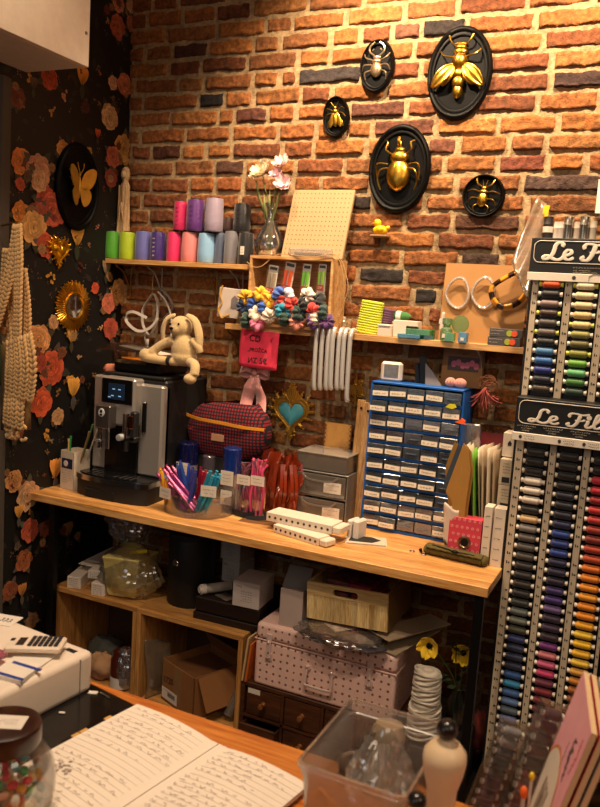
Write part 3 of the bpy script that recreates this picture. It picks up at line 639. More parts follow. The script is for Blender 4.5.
# ---------------------------------------------------------------- crate on the long shelf
CY0,CY1=-.155,-.02
x0=at(247.5,300,Y=CY0).x; x1=at(331,300,Y=CY0).x; ztop=at(290,256.5,Y=CY0).z
cw=wood('cratewood','#a87540','#dcb078',axis='x',scale=8,rough=.6)
t=thing('wooden_crate','open-fronted pine crate on the long shelf, full of scrunchies','crate',((x0+x1)/2,0,S2)); W=(x1-x0)/2; H=ztop-S2
mb=MB(); mb.b2(-W,-W+.010,CY0,CY1,0,H-.012,.001); mb.build('left_side',cw,t)
mb=MB(); mb.b2(W-.010,W,CY0,CY1,0,H-.012,.001); mb.build('right_side',cw,t)
mb=MB(); mb.b2(-W,W,CY0,CY1,H-.012,H,.001); mb.build('top',cw,t)
mb=MB(); mb.b2(-W+.01,W-.01,CY0,CY1,0,.008,.001); mb.build('bottom',cw,t)
mb=MB(); mb.b2(-W+.01,W-.01,CY1-.008,CY1,.008,H-.012,.001); mb.build('back',cw,t)
CRX=(x0+x1)/2; CRZ=S2+H
# zip packs
def pack(px,py0,py1,wd,label,c,tilt,y=-.135):
    a=at(px,py0,Y=y); b=at(px,py1,Y=y); h=a.z-b.z
    t=thing('zip_packet',label,'packet',(a.x,y,b.z),group='zip packets in the crate',rot=(0,tilt,0))
    mb=MB(); mb.b2(-wd/2,wd/2,.000,.0015,0,h,0); mb.build('card',P('packcard','#d8d0c4',rough=.5),t)
    mb=MB()
    for s in(-.25,.25): mb.tube([(s*wd,-.004,h*.2),(s*wd,-.006,h*.75)],wd*.19,8,flat=.5)
    mb.build('zip_roll',P('zip'+c,c,rough=.6),t)
    mb=MB(); mb.b2(-wd*.4,wd*.4,-.0005,-.0015,h*.86,h*.95); mb.build('printed_heading',P('ink'),t,label='dark printed heading')
    mb=MB(); mb.b2(-wd*.42,wd*.42,-.009,-.010,h*.1,h*.3); mb.text('ZIP',wd*.4,TR(0,-.0105,h*.2)@FRONT,1); mb.build('price_sticker',[P('redsticker','#b83428'),P('paper')],t)
    mb=MB(); mb.b2(-wd/2,wd/2,-.0125,-.0120,0.002,h-.002); mb.build('clear_film',clear('film',op=.02,gloss=.05),t)
pack(271,265,297,.040,'zip packet with beige zips, leftmost in the crate','#b8a488',.12)
pack(287,261.5,295,.040,'zip packet with bright orange zips in the crate','#f05a1c',.15)
pack(306,264,296,.032,'zip packet with lime green zips, middle right in the crate','#78d028',.06)
pack(322.5,264,294,.030,'zip packet with yellow-green zips, rightmost in the crate','#8cc030',.02)
# scrunchies
def scrunch(px,py,r,c,cn,label,y=-.150,seed=0):
    r*=1.18
    p=at(px,py,Y=y); m=P('scr'+c,c,rough=.85,sheen=.4,var=.15,scale=90,bump=.3,bscale=300); mb=MB(); a0=rnd.uniform(0,3); tl=rnd.uniform(-.5,.5)
    R0=Euler((PI/2+rnd.uniform(-.5,.5),rnd.uniform(-.4,.4),rnd.uniform(0,3))).to_matrix().to_4x4()
    n=44; k=10
    def fn(u,v):
        a=2*PI*u; b=2*PI*v; ruf=1+.22*math.sin(a*7+a0+math.sin(a*2))+.5*noise.noise(Vector((math.cos(a)*2.6+seed,math.sin(a)*2.6,math.cos(b)*.8))); q=r*.50*ruf
        return R0@Vector(((r*.62+q*math.cos(b))*math.cos(a),(r*.62+q*math.cos(b))*math.sin(a),q*math.sin(b)*1.1+r*.08*math.sin(a*5+seed)))
    mb.grid(fn,n,k); mb.build('scrunchie',m,ang=180,loc=p,label=label,cat='scrunchie',group='scrunchies in the crate')
SCR=[(246,297,'#e8a418','mustard yellow','at the upper left of the pile'),(261,294,'#e8ac1c','golden yellow','beside the crate left wall, topmost'),(254,305,'#1c4aa0','royal blue','under the yellow scrunchies'),(270,301,'#e8b020','yellow','drooping over the middle of the pile'),
(278,294,'#3c62b4','blue','topmost beneath the orange zips'),(290,296,'#c8ccd8','pale white','topmost in the centre'),(279,302,'#a02820','dark red','between yellow and teal ones'),(279,308,'#1c88a8','teal blue','in the middle of the pile'),(291,304,'#d03a30','bright red','in the centre of the pile'),
(256,314,'#e4d2bc','cream','at the left of the front row'),(269,316,'#ead9c4','large ivory','in the front row centre left'),(257,323,'#e0789c','rose pink','hanging lowest above the red note'),(299,313,'#163430','dark green','right of the teal one'),(297,322,'#ee9c88','coral pink','at the bottom centre of the pile'),
(309,300,'#14181c','black','near the lime green zips'),(320,300,'#1c2024','charcoal black','at the right under the rightmost packet'),(308,296,'#ead8c8','small white','near the green zip packet'),(314,311,'#d83a34','small scarlet','at right of the pile'),(313,322,'#5a2c70','plum purple','bottom right of the pile'),(322,313,'#183c38','deep bottle-green','at far right'),(327,322,'#552a66','violet','at bottom right corner'),(316,319,'#e6d4c0','off-white','between the purple ones'),
(284,318,'#173a2c','forest green','between ivory and coral ones'),(304,305,'#1a1e20','jet black','left of the scarlet one'),(264,308,'#2456b0','cobalt blue','under the yellow one'),(284,311,'#1a90b0','turquoise','touching the bright red one'),(244,306,'#20365c','navy','at the far left edge'),(246,320,'#1c3c34','dark pine-green','lowest at the far left')]
for i,(px,py,c,n_,w_) in enumerate(SCR): scrunch(px,py,.0225,c,n_,f'{n_} scrunchie {w_}, in the wooden crate',y=-.155-(.012 if py>308 else 0)-.006*rnd.random(),seed=i*1.3)
# twine trailing from the crate
mb=MB(); A=lambda px,py,y=-.16: tuple(at(px,py,Y=y))
mb.tube(cr_pts([A(247,262),A(254,267),A(262,266),A(272,258,-.15),A(281,254,-.145),A(300,256),A(316,257),A(333,254),A(342,262),A(348,285),A(345,300),A(339,318)],8),.0016,6); mb.tube(cr_pts([A(330,253),A(340,262),A(344,288),A(338,305),A(336,322)],8),.0015,6)
mb.build('twine',P('jute','#a8885c',rough=.95,bump=.5),ang=180,label='loose beige twine draped over the front of the wooden crate',cat='twine')
# pegboard leaning on the wall on top of the crate
a=at(285,250,Y=-.12); b=at(345,252,Y=-.12); hgt=at(320,190,Y=-.06).z-CRZ
wpb=.250
t=thing('peg_board','pale wooden board with rows of small holes leaning on the brick wall','board',(at(318,252,Y=-.118).x-.028,-.118,CRZ),rot=(-.30,0,0))
mb=MB(); hh=.272; mb.b2(-wpb/2,wpb/2,0,.014,0,hh,.0015); mb.build('board',P('pegwood','#a88a62',rough=.7,var=.06,stretch=(1,1,.1)),t)
mb=MB()
for i in range(15):
    for j in range(14): mb.lathe([(0,0),(.0024,0),(.0024,.0004),(0,.0004)],6,c=(-wpb/2+.014+i*(wpb-.028)/14,-.0002,.016+j*(hh-.032)/13),rot=FRONT)
o=mb.build('peg_hole',P('hole','#5c4020'),t,ang=0,kind='stuff')
t=thing('plastic_case','clear plastic case with pencils lying on the crate before the peg board','case',(at(310,250,Y=-.135).x+.004,-.138,CRZ))
mb=MB(); mb.box((0,0,.017),(.17,.032,.032),.006); mb.build('shell',clear('hazyplastic',op=.35,milk='#c8b8a8'),t)
mb=MB(); mb.box((-.01,0,.012),(.11,.014,.010),.002); mb.build('pencil',P('slategrey','#5a5458'),t)
# vase
p=at(267,252,Y=-.10); t=thing('glass_vase','clear glass bottle vase holding flowers on the wooden crate','vase',(p.x,-.085,CRZ))
mb=MB(); prof=[(0,.002),(.034,.002),(.042,.018),(.046,.04),(.036,.07),(.018,.10),(.011,.125),(.012,.15),(.021,.168),(.019,.168),(.010,.15),(.009,.125),(.016,.10),(.034,.07),(.043,.04),(.039,.02),(.031,.006),(0,.005)]
prof=[(r*1.3,z*1.2) for r,z in prof]; mb.lathe(prof,30); mb.build('glass_body',clear('glass',op=.02,gloss=.5,rough=.03,milk='#ffffff'),t)
vb=Vector((p.x,-.085,CRZ))
def stemflower(name,label,px,py,y,r,color,base,centre=None,n=11,cat='flower',grp=None,cup=.5,sw=.0018,sc='#6c7a3c',rot=None,layers=3):
    hd=at(px,py,Y=y); t=thing(name,label,cat,base,group=grp); L=hd-Vector(base)
    mb=MB(); mb.tube(cr_pts([(0,0,0),(L.x*.25,L.y*.3,L.z*.5),(L.x*.8,L.y*.8,L.z*.85),tuple(L)],8),sw,6); mb.build('stem',P('stem'+sc,sc,rough=.7),t)
    flower_head('bloom',L,r,color,t,n=n,cup=cup,centre=centre,rot=rot or RX(.9),layers=layers)
    return t
vb2=lambda dx,dy=0:(vb.x+dx,vb.y+dy,vb.z+.012)
stemflower('flower','cream artificial flower, left bloom in the glass vase',262.5,173,-.10,.044,'#e8d8b8',vb2(.01),n=15,rot=RX(1.0)@RY(-.3))
stemflower('flower','pale pink artificial flower, highest bloom in the glass vase',282,164,-.09,.034,'#e4c4c0',vb2(-.008),n=9)
stemflower('flower','blush white artificial flower, lowest right bloom in the glass vase',283,184,-.11,.034,'#e0bcc0',vb2(0,-.006),n=9,rot=RX(1.2)@RY(.3))
stemflower('flower','small lilac-pink artificial flower between the other vase blooms',276,175,-.105,.028,'#dcb8c0',vb2(.004,.006),n=8)
mb=MB()
for px,py in ((256,180),(270,190),(279,192),(264,194)):
    q=at(px,py,Y=-.1)-vb; mb.tube([(0,0,.02),(q.x*.4,q.y*.5,q.z*.6),tuple(q)],[.001,.0016,.0008],5); mb.strip([(q.x*.3,q.y*.4,q.z*.5),(q.x*.8,q.y,q.z*.8),tuple(q)],(1,0,0),[.002,.010,.002],.0006)
mb.build('flower_leaf',P('leafpale','#7c8448',rough=.7),t,ang=180)
# ---------------------------------------------------------------- hanging things below shelf one
RED=P('rednote','#f03858',rough=.75,var=.05)
a=at(241,332,Y=-.150); b=at(281,368,Y=-.150)
t=thing('paper_note','bright red-pink handwritten paper note hanging from shelf edge','note',(at(260,331,Y=-.145).x,-.1409,1.4795),rot=(.03,.035,0))
Wn=.066; Hn=.122; s=(at(280,350,Y=-.15)-at(241.5,350,Y=-.15)).x/2; hn=at(260,331,Y=-.15).z-at(260,369,Y=-.15).z
mb=MB(); mb.grid(lambda u,v:Vector(((u-.5)*2*s,-.004*math.sin(v*2.2)-.002*math.sin(u*3),-hn*v)),10,10); ink=P('ink')
mb.text('CD',.035,TR(-s*.22,-.006,-hn*.22)@FRONT,1); mb.text("s'",.020,TR(s*.66,-.006,-hn*.2)@FRONT,1); mb.text('„PROŽCA',.0195,TR(-s*.05,-.0065,-hn*.52)@RY(-.03)@FRONT,1); mb.text('ИZ 5€',.030,TR(0,-.0065,-hn*.8)@RY(-.05)@FRONT,1)
mb.build('sheet',[RED,ink],t,solid=.0006)
# pink bow
p=at(256,372,Y=-.10); pk=P('satinpink','#d89490',rough=.35,sheen=.4,var=.15,scale=8)
t=thing('ribbon_bow','long satin dusty-pink ribbon bow hanging behind the red note','bow',p); t.scale=(1.25,1.1,1.25)
mb=MB()
for s_,dx in ((-1,-.03),(1,.035)):
    mb.strip(cr_pts([(0,0,0),(dx*.3,-.014,-.04),(dx*.6+.004*s_,-.004,-.08),(dx*.9,-.016,-.125)],8),(1,-.25*s_,0),[.012]+[.034]*23+[.044],.0012) if 0 else mb.strip(cr_pts([(0,0,0),(dx*.3,-.014,-.04),(dx*.6+.004*s_,-.004,-.08),(dx*.9,-.016,-.125)],8),(1,-.25*s_,0),[.014+.026*min(1,i/10) for i in range(25)],.0012)
mb.build('tail',pk,t,ang=180)
for s_ in(-1,1):
    mb=MB(); mb.strip(cr_pts([(0,-.006,0),(s_*.028,-.016,.013),(s_*.05,-.006,.004),(s_*.03,.004,-.010),(0,-.004,-.004)],8),(0,.3,1),[.012+.022*math.sin(PI*i/32) for i in range(33)],.0012); mb.build('loop',pk,t,ang=180)
mb=MB(); mb.ell((0,-.010,0),(.010,.009,.011),12,nz=.2); mb.build('knot',pk,t)
mb=MB(); mb.tube([(0,-.004,0),(0,-.002,.08)],.0012,6); mb.build('hanging_cord',P('jute'),t)
# silver curved tubes (purse frames)
sil=P('polished','#cfccc8',rough=.3,metal=.45,var=.05)
for i,(px,yy) in enumerate(((319.5,-.158),(325.5,-.162),(331.5,-.158),(336,-.162),(341,-.159),(346,-.163),(352,-.158))):
    p=at(px,331,Y=-.15); H2=at(px,388,Y=-.16).z if i<6 else at(px,400,Y=-.16).z; ln=p.z-H2; r=.0085
    mb=MB(); z=S2-p.z
    mb.tube(cr_pts([(.002,.022 if i>3 else -.002,z+.003+r),(.001,.012 if i>3 else -.004,z+.004+r),(.0,.0 if i>3 else -.006,z+.010),(0,-.010,z-.006),(-.001,-.012,-.05),(.002,-.012,-ln+.012),(.006,-.006,-ln)],6),r,10)
    mb.build('curved_metal_tube',sil,ang=180,loc=(p.x,(-.1475 if i>3 else -.1605),p.z),label=f'{ORD[i]} silver curved metal tube from the left, hooked over shelf edge',cat='tube',group='silver tubes hooked over the shelf')
# small hanging picture card left
p=at(229,303,Y=-.13); t=thing('hanging_card','off-white card with small grey picture hanging beneath the short shelf','card',(p.x,-.13,p.z),rot=(0,.06,.25))
mb=MB(); mb.box((0,0,0),(.085,.012,.115),.002); mb.build('card',P('cardwhite','#b8aaa0',rough=.7),t)
mb=MB(); mb.prism([(.01,-.02),(.035,-.02),(.036,.02),(.022,.032),(.010,.018)],.0006,TR(0,-.0068,0)@FRONT); mb.build('printed_picture',P('greyprint','#6a6264'),t)
mb=MB(); mb.tube(cr_pts([(-.03,-.010,.065),(-.036,-.012,.03),(-.026,-.01,.0),(-.036,-.012,-.03),(-.02,-.012,-.06),(-.005,-.012,-.05),(.01,-.01,-.045)],6),.0035,6); mb.build('yellow_yarn',P('yarnyellow','#b88c38',rough=.95,bump=.6),t,label='mustard yellow yarn')
# ---------------------------------------------------------------- things on the long shelf
Z=S2
def X2(px,y,py=330): return at(px,py,Y=y).x
t=thing('plastic_bottle','small frosted plastic bottle right of the crate on the long shelf','bottle',(X2(343.5,-.07),-.07,Z)); mb=MB(); mb.lathe([(0,0),(.010,0),(.012,.004),(.012,.038),(.006,.046),(.006,.05),(0,.05)],18); mb.build('bottle_body',clear('frost',op=.4,milk='#b8a890'),t); mb=MB(); mb.lathe([(.0068,.047),(.0068,.056),(0,.058)],14); mb.build('cap',P('capwhite','#b8a890'),t)
def coil(px,y,w,h,c,label,tilt=0,turns=11,r=.0052):
    w*=1.12; h*=1.08; r*=1.08
    x=X2(px,y); t=thing('cord_bundle',label,'cord',(x,y,Z+.001),rot=(0,tilt,0)); mb=MB(); m=ringmat('cord'+c,c,rough=.6,freq=3000,bump=.6)
    for k in range(turns): zz=r+k*(h-2*r)/(turns-1); mb.tube([((w/2)*math.cos(a)*(1-.01*k),(.022)*math.sin(a),zz) for a in [i*2*PI/26 for i in range(26)]],r,7,closed=True)
    mb.build('cord',m,t,ang=180); return t
coil(368,-.08,.078,.112,'#d4e020','neon yellow cord bundle stacked upright on the long shelf',tilt=.10,turns=13)
coil(383,-.055,.05,.09,'#5c2850','dark purple cord bundle behind the neon yellow one',tilt=.12)
x=X2(399,-.045); mb=MB(); t=thing('yarn_ball','small green yarn ball with cream paper band, behind white boxes','yarn',(x,-.045,Z+.074)); 
mb.ell((0,0,0),(.040,.018,.017),18,nz=.15,ns=12); mb.build('yarn',ringmat('yarng','#3c7c38',freq=1500,axis='X',rough=.9),t); mb=MB(); mb.tube([(-.012,0,0),(.006,0,0)],.0192,18,flat=.95); mb.build('paper_band',P('paper'),t)
t=thing('wooden_block','pale block under the green yarn ball on the long shelf','block',(x+.002,-.045,Z)); mb=MB(); mb.box((0,0,.0275),(.09,.035,.055),.003); mb.build('block',P('palebox','#b8ac9c'),t)
def sbox(px,y,w,h,d,label,name,m,cat='box',z=None,rz=0,par=None,py=330,b=.0015):
    w*=1.1; h*=1.15; x=at(px,py,Y=y).x; t=thing(name,label,cat,(x,y,Z if z is None else z),rz=rz); mb=MB(); mb.box((0,d/2,h/2),(w,d,h),b); o=mb.build('body',m,t); return t
whb=P('whitebox','#d8cab8',rough=.7,var=.06)
t=sbox(384,-.135,.046,.036,.05,'small white box with folded lid, left on the long shelf','white_box',whb); mb=MB(); mb.box((0,.02,.0372),(.044,.045,.001),0); mb.build('lid_flap',whb,t)
t=sbox(405,-.115,.082,.052,.05,'wide white cardboard box with dark print behind the green pieces','white_box',whb); mb=MB(); mb.box((.024,-.0005,.028),(.04,.002,.028),.001); mb.tube([(.036,-.004,.016),(.036,-.004,.040)],.016,12,flat=.4); mb.build('black_print',P('ink2','#100e10'),t,label='black print')
# green plastic pieces
gp=clear('greenplastic',color='#b8e8b0',op=.5,milk='#58a050',rough=.2); bp2=clear('blueplastic',color='#b0d8f0',op=.5,milk='#4c94b8',rough=.2)
t=sbox(418,-.145,.08,.018,.028,'translucent light green plastic clip pack lying on the long shelf','clip_pack',gp,z=Z+.013,cat='clip pack'); t=sbox(409,-.147,.075,.012,.032,'translucent pale blue plastic clip pack under the light green one','clip_pack',bp2,cat='clip pack')
t=sbox(423,-.12,.07,.030,.024,'dark green translucent clip pack leaning behind the light green one','clip_pack',clear('green2',color='#78b878',op=.6,milk='#306838'),cat='clip pack')
t=thing('glass_jar','pale green glass jar with sticker on the long shelf','jar',(X2(447,-.12),-.125,Z)); mb=MB(); mb.lathe([(0,0),(.020,0),(.021,.03),(.019,.042),(.012,.047),(.012,.054),(.017,.06),(.017,.078),(0,.08)],20); mb.build('jar_body',clear('greenglass',color='#b4dcb0',op=.3,milk='#9cc094'),t); mb=MB(); mb.box((0,-.021,.018),(.018,.001,.014)); mb.build('sticker',P('paper'),t)
t=thing('plastic_disc','round clear green plastic disc leaning on the glass jar','disc',(X2(460,-.10),-.10,Z+.03),rot=(0,0,0)); mb=MB(); mb.lathe([(0,0),(.030,0),(.031,.004),(.030,.008),(0,.008)],28,c=(0,0,.03),rot=RX(PI/2-.2)); mb.build('disc_body',clear('greenglass2',color='#c8e4b8',op=.2,milk='#98b488'),t)
t=sbox(463,-.15,.026,.030,.03,'small blue translucent plastic box right of the glass jar','plastic_box',bp2); mb=MB(); mb.box((0,-.001,.012),(.012,.001,.010)); mb.build('sticker',P('paper'),t)
t=sbox(450,-.148,.03,.026,.02,'small green translucent plastic box in front of the glass jar','plastic_box',gp)
# backing card with rings
a=at(440,266,Y=-.03); x=at(440,330,Y=-.035).x; xr=at(524,330,Y=-.035).x; zt=at(485,264,Y=-.03).z
t=thing('craft_card','tall kraft cardboard panel leaning on the brick wall on the shelf','panel',((x+xr)/2,-.055,Z),rot=(-.10,0,0)); hC=zt-Z; wC=(xr-x)
mb=MB(); mb.b2(-wC/2,wC/2,0,.003,0,hC); mb.build('panel',P('kraft','#a87a46',rough=.75,var=.08,scale=12),t)
def ring(px,py,rx,rz,m,label,name='bag_handle',y=-.052,r=.0035,rot=0,cat='handle'):
    p=at(px,py,Y=y); mb=MB(); pts=[]
    rx*=1.2; rz*=1.15; base=[(-.15,1),(.55,.95),(1,.3),(1.0,-.5),(.35,-1),(-.4,-.85),(-1,-.2),(-.8,.5)]
    pts=cr_pts([(a*rx,0,b*rz) for a,b in base],7,True); mb.tube(pts,r,8,closed=True)
    o=mb.build(name,m,ang=180,loc=p,label=label,cat=cat,group='curved handles on the kraft panel',rot=(0,rot,0)); return o,mb,p
clr=clear('clearring',op=.38,milk='#f0e0cc',rough=.08,gloss=.7)
ring(457,293,.032,.044,clr,'clear plastic D-shaped bag handle, left of the pair on kraft panel',r=.0058)
ring(483,293,.031,.044,clr,'clear plastic D-shaped bag handle, right of the pair on kraft panel',r=.0058)
# tortoiseshell handle: amber with dark rings
p=at(510,289,Y=-.075); mb=MB()
for k in range(2):
    pts=cr_pts([(a*(.056-.005*k),-.006*k,b*(.070-.008*k)) for a,b in [(.0,1),(.6,.8),(1,.1),(.75,-.6),(.1,-1),(-.6,-.85),(-1,-.4),(-.7,.25),(-.3,.8)]],8,True)
    cc=[hx('#d8902a') if (i//5)%2 else hx('#2a140a') for i in range(len(pts))]; mb.tube(pts,.0068,8,closed=True,cols=cc)
mb.build('tortoiseshell_handle',vcol('tortoise',rough=.2),ang=180,loc=p,label='amber and black tortoiseshell bag handles hanging at the right of kraft panel',cat='handle',rot=(0,.5,0))
t=thing('white_fastener','white plastic fastener strip standing at left edge of kraft panel','fastener',(X2(441.5,-.075),-.08,Z+.035),rot=(0,.06,0)); mb=MB(); mb.box((0,0,.032),(.011,.012,.064),.004); mb.build('body',P('whiteplastic','#d8d0c8',rough=.35),t); mb=MB(); mb.box((-.008,0,.03),(.006,.008,.02),.002); mb.build('clasp',P('whiteplastic'),t)
# two small printed boxes
for k,(zz,dx,lab) in enumerate(((0,0,'lower dark grey box with orange and green circles, on the shelf'),(.0285,.004,'upper dark grey box with orange and green circles, stacked on another'))):
    x=at(505,330,Y=-.14).x+dx; t=thing('haberdashery_box',lab,'box',(x,-.14,Z+zz),group='printed boxes at the right end of the shelf',rz=.02*k)
    mb=MB(); mb.box((0,.03,.014),(.108,.06,.028),.0012); mb.build('body',P('greybox','#4e4a48',rough=.5),t)
    mb=MB()
    for dx2,c in ((.012,0),(.028,1)): mb.lathe([(0,0),(.0105,0),(.0105,.0004),(0,.0004)],20,c=(dx2,-.0008-.0004*c,.014),rot=FRONT,mi=c)
    mb.build('printed_circle',[P('pgreen','#a0a838'),P('porange','#e0542c')],t)
    mb=MB(); scribble(mb,-.05,-.005,.021,-.001,0,9,.003,.0005,0); scribble(mb,-.05,-.02,.010,-.001,0,6,.002,.0004,0); mb.build('printed_lettering',P('whiteink'),t)
# ================================================================ desk
DZ=.801
dw=wood('deskwood','#b47838','#e2ac68',axis='x',scale=6,planks=.045,coat=.25,rough=.4)
t=thing('long_desk','long pine-topped desk on black metal legs running along the brick wall','desk',(0,0,0))
mb=MB(); mb.b2(.004,1.777,-.5435,-.016,DZ-.0295,DZ,.0015); mb.build('desk_top',dw,t)
blk=P('blackmetal','#0e0d0d',rough=.4,metal=.3)
for x,y in ((.09,-.5),(1.752,-.52),(.09,-.06),(1.752,-.06)):
    mb=MB(); mb.b2(x-.014,x+.014,y-.014,y+.014,0,DZ-.03,.002); mb.build('leg',blk,t)
mb=MB(); mb.b2(1.742,1.764,-.506,-.074,.05,.075,.001); mb.build('foot_rail',blk,t)
# ================================================================ coffee machine
MX0,MX1,MY,MT=.137,.468,-.345,1.266
steel=P('steel','#a8a29c',rough=.38,metal=.55,var=.08,scale=8,stretch=(1,1,.05)); dark=P('gloss_black','#0a0a0b',rough=.25,coat=.3); matt=P('matt_black','#121112',rough=.55)
chrome=P('chrome','#e4e4e4',rough=.16,metal=1,var=.02)
t=thing('coffee_machine','silver and black bean-to-cup coffee machine standing on the left of desk','coffee machine',(0,0,DZ))
h=MT-DZ
mb=MB(); mb.b2(MX0,MX1,MY+.02,-.03,.06,h,.008); mb.build('body',matt,t)
mb=MB(); mb.b2(MX0,MX0+.072,MY,MY+.03,.09,h-.004,.006); mb.build('left_panel',steel,t,label='brushed grey left front panel')
mb=MB(); mb.b2(MX1-.110,MX1,MY-.002,MY+.05,.09,h-.018,.008); mb.build('right_panel',steel,t,label='brushed grey right front panel')
mb=MB(); mb.b2(MX0+.066,MX0+.232,MY-.045,MY+.02,h-.185,h,.008); mb.build('display_tower',steel,t)
scm=P('screen','#1c2c40',rough=.15,emit=.12)
mb=MB(); mb.b2(MX0+.078,MX0+.222,MY-.049,MY-.044,h-.100,h-.005,.002); o=mb.build('display_bezel',dark,t,label='glossy black display bezel')
mb=MB(); mb.b2(MX0+.112,MX0+.188,MY-.051,MY-.049,h-.084,h-.022); mb.build('screen',scm,o)
mb=MB(); 
for dx,dz in ((.138,-.044),(.165,-.044),(.132,-.070),(.167,-.070),(.118,-.076)): mb.b2(MX0+dx-.006,MX0+dx+.006,MY-.052,MY-.051,h+dz-.002,h+dz+.002)
mb.build('screen_icon',P('icon','#7aa8d8',emit=.6),o)
# spout block
sx=MX0+.118
mb=MB(); mb.b2(MX0+.078,MX0+.150,MY-.085,MY-.04,h-.198,h-.105,.006); so=mb.build('coffee_spout',P('steeldark','#6e6662',rough=.35,metal=.8),t)
mb=MB(); mb.lathe([(0,.003),(.013,.003),(.014,0),(.014,-.002)],24,c=(sx-.007,MY-.085,h-.135),rot=FRONT,sy=1.2); mb.build('badge',P('badgewhite','#c8ccd0',rough=.3),so); mb=MB(); mb.ell((sx-.007,MY-.089,h-.130),(.006,.002,.006),12); mb.ell((sx-.007,MY-.089,h-.143),(.007,.002,.004),12); mb.build('badge_mark',dark,so)
for dx in (-.016,.022):
    mb=MB(); mb.tube([(sx+dx-.006,MY-.072,h-.190),(sx+dx-.006,MY-.072,h-.275)],.0085,12); mb.build('nozzle',chrome,so)
mb=MB(); mb.box((sx-.02,MY-.082,h-.245),(.035,.012,.008),.002); mb.build('nozzle_guard',chrome,so)
# recess
mb=MB(); mb.b2(MX0+.066,MX1-.108,MY-.005,MY+.019,.07,h-.19,.002); mb.build('back_recess',dark,t,label='glossy black cup recess')
# milk spout, knob, handle
mb=MB(); mb.tube([(MX0+.208,MY-.060,h-.225),(MX0+.208,MY-.060,h-.13)],.013,16); m1=mb.build('milk_spout',chrome,t)
mb=MB(); mb.box((MX0+.240,MY-.05,h-.18),(.028,.03,.12),.006); mb.build('milk_block',matt,m1)
mb=MB(); mb.box((MX0+.236,MY-.068,h-.16),(.02,.006,.05),.002); mb.build('copper_reflector',P('copper','#b87850',rough=.2,metal=1),m1)
mb=MB(); mb.lathe([(0,.02),(.012,.018),(.014,.010),(.014,0)],20,c=(MX0+.196,MY-.070,h-.222),rot=FRONT); mb.build('round_knob',P('knobwhite','#cfd2d4',rough=.2,metal=.5),t)
mb=MB(); mb.box((MX0+.228,MY-.05,h-.225),(.06,.03,.02),.005); mb.tube([(MX0+.212,MY-.058,h-.235),(MX0+.212,MY-.058,h-.275)],.009,12); mb.build('milk_pipe',matt,t)
mb=MB(); mb.box((MX1-.078,MY-.008,h-.145),(.018,.018,.125),.006); mb.build('side_slot',dark,t)
# drip tray base
mb=MB()
def trayo(k,off=0): 
    pts=[(MX0+.006-off,MY+.05)]
    for i in range(13): a=i/12; pts.append((MX0+.004-off+(MX1-MX0+.004+2*off)*a, MY-.085-off-.032*math.sin(PI*a)**.5))
    pts.append((MX1+off,MY+.05)); return pts
mb.prism(trayo(0),.066,TR(0,0,0)); mb.build('base',matt,t)
mb=MB(); mb.prism(trayo(0,.004),.020,TR(0,0,.064)); mb.build('tray_rim',chrome,t,label='polished chrome tray rim')
mb=MB(); mb.prism([(x*.97+.01,y*.96-.01) for x,y in trayo(0)],.004,TR(0,0,.0842)); g=mb.build('drip_grid',dark,t)
mb=MB()
for i in range(9): mb.b2(MX0+.05+i*.025,MX0+.055+i*.025,MY-.085,MY-.01,.0882,.0905)
mb.build('grid_bar',chrome,g)
mb=MB(); mb.b2(MX0+.07,MX0+.21,MY-.1185,MY-.09,.006,.036,.002); mb.build('base_recess',P('deep','#050505',rough=.9),t)
# hopper + lid
mb=MB(); mb.b2(MX0+.03,MX1-.01,MY+.02,-.06,h,h+.012,.004); mb.build('top_cover',matt,t)
mb=MB(); mb.b2(MX0+.055,MX1-.05,MY+.04,-.10,h+.012,h+.062,.012); mb.build('bean_hopper',dark,t)
HT=DZ+h+.062
# items on machine
t=thing('paper_sheet','orange folded paper sheet lying on top of coffee machine under the bunny','paper',(MX0+.17,MY+.10,HT+.001),rz=-.1); mb=MB(); mb.box((0,0,.003),(.20,.06,.006),.001); mb.build('sheet',P('orange','#e8861a',rough=.7),t)
# tray-shaped dark lid seen left
t=thing('lid','smoky clear pointed hopper lid tilted open on coffee machine left side','lid',(MX0+.02,MY+.10,HT+.0)); mb=MB(); mb.b2(.0,.02,-.01,.06,-.06,.03,.003); mb.prism([(-.07,.0),(.0,.03),(.16,.02),(.14,.0)],.10,TR(0,.07,.03)@FRONT); mb.build('lid_shell',clear('smoky',op=.5,milk='#2c2420'),t)
t=thing('paper_sheet','white folded paper lying flat behind the bunny on the coffee machine','paper',(MX0+.12,MY+.17,HT+.034),rz=.1); mb=MB(); mb.box((0,0,.002),(.20,.09,.004),.001,rot=RY(.12)); mb.build('sheet',P('paper'),t)
# small espresso cup & cork behind display
x=at(102,376,Y=-.20); t=thing('small_pouch','small pink and brown patterned pouch behind the coffee machine display','pouch',(MX0+.025,MY+.06,DZ+h)); mb=MB(); mb.ell((0,0,.016),(.028,.016,.022),14,nz=.3,ns=14); mb.ell((.02,0,.026),(.01,.01,.014),10,nz=.3); mb.build('pouch_body',P('pouch','#b87058',rough=.9,var=.6,scale=60),t)
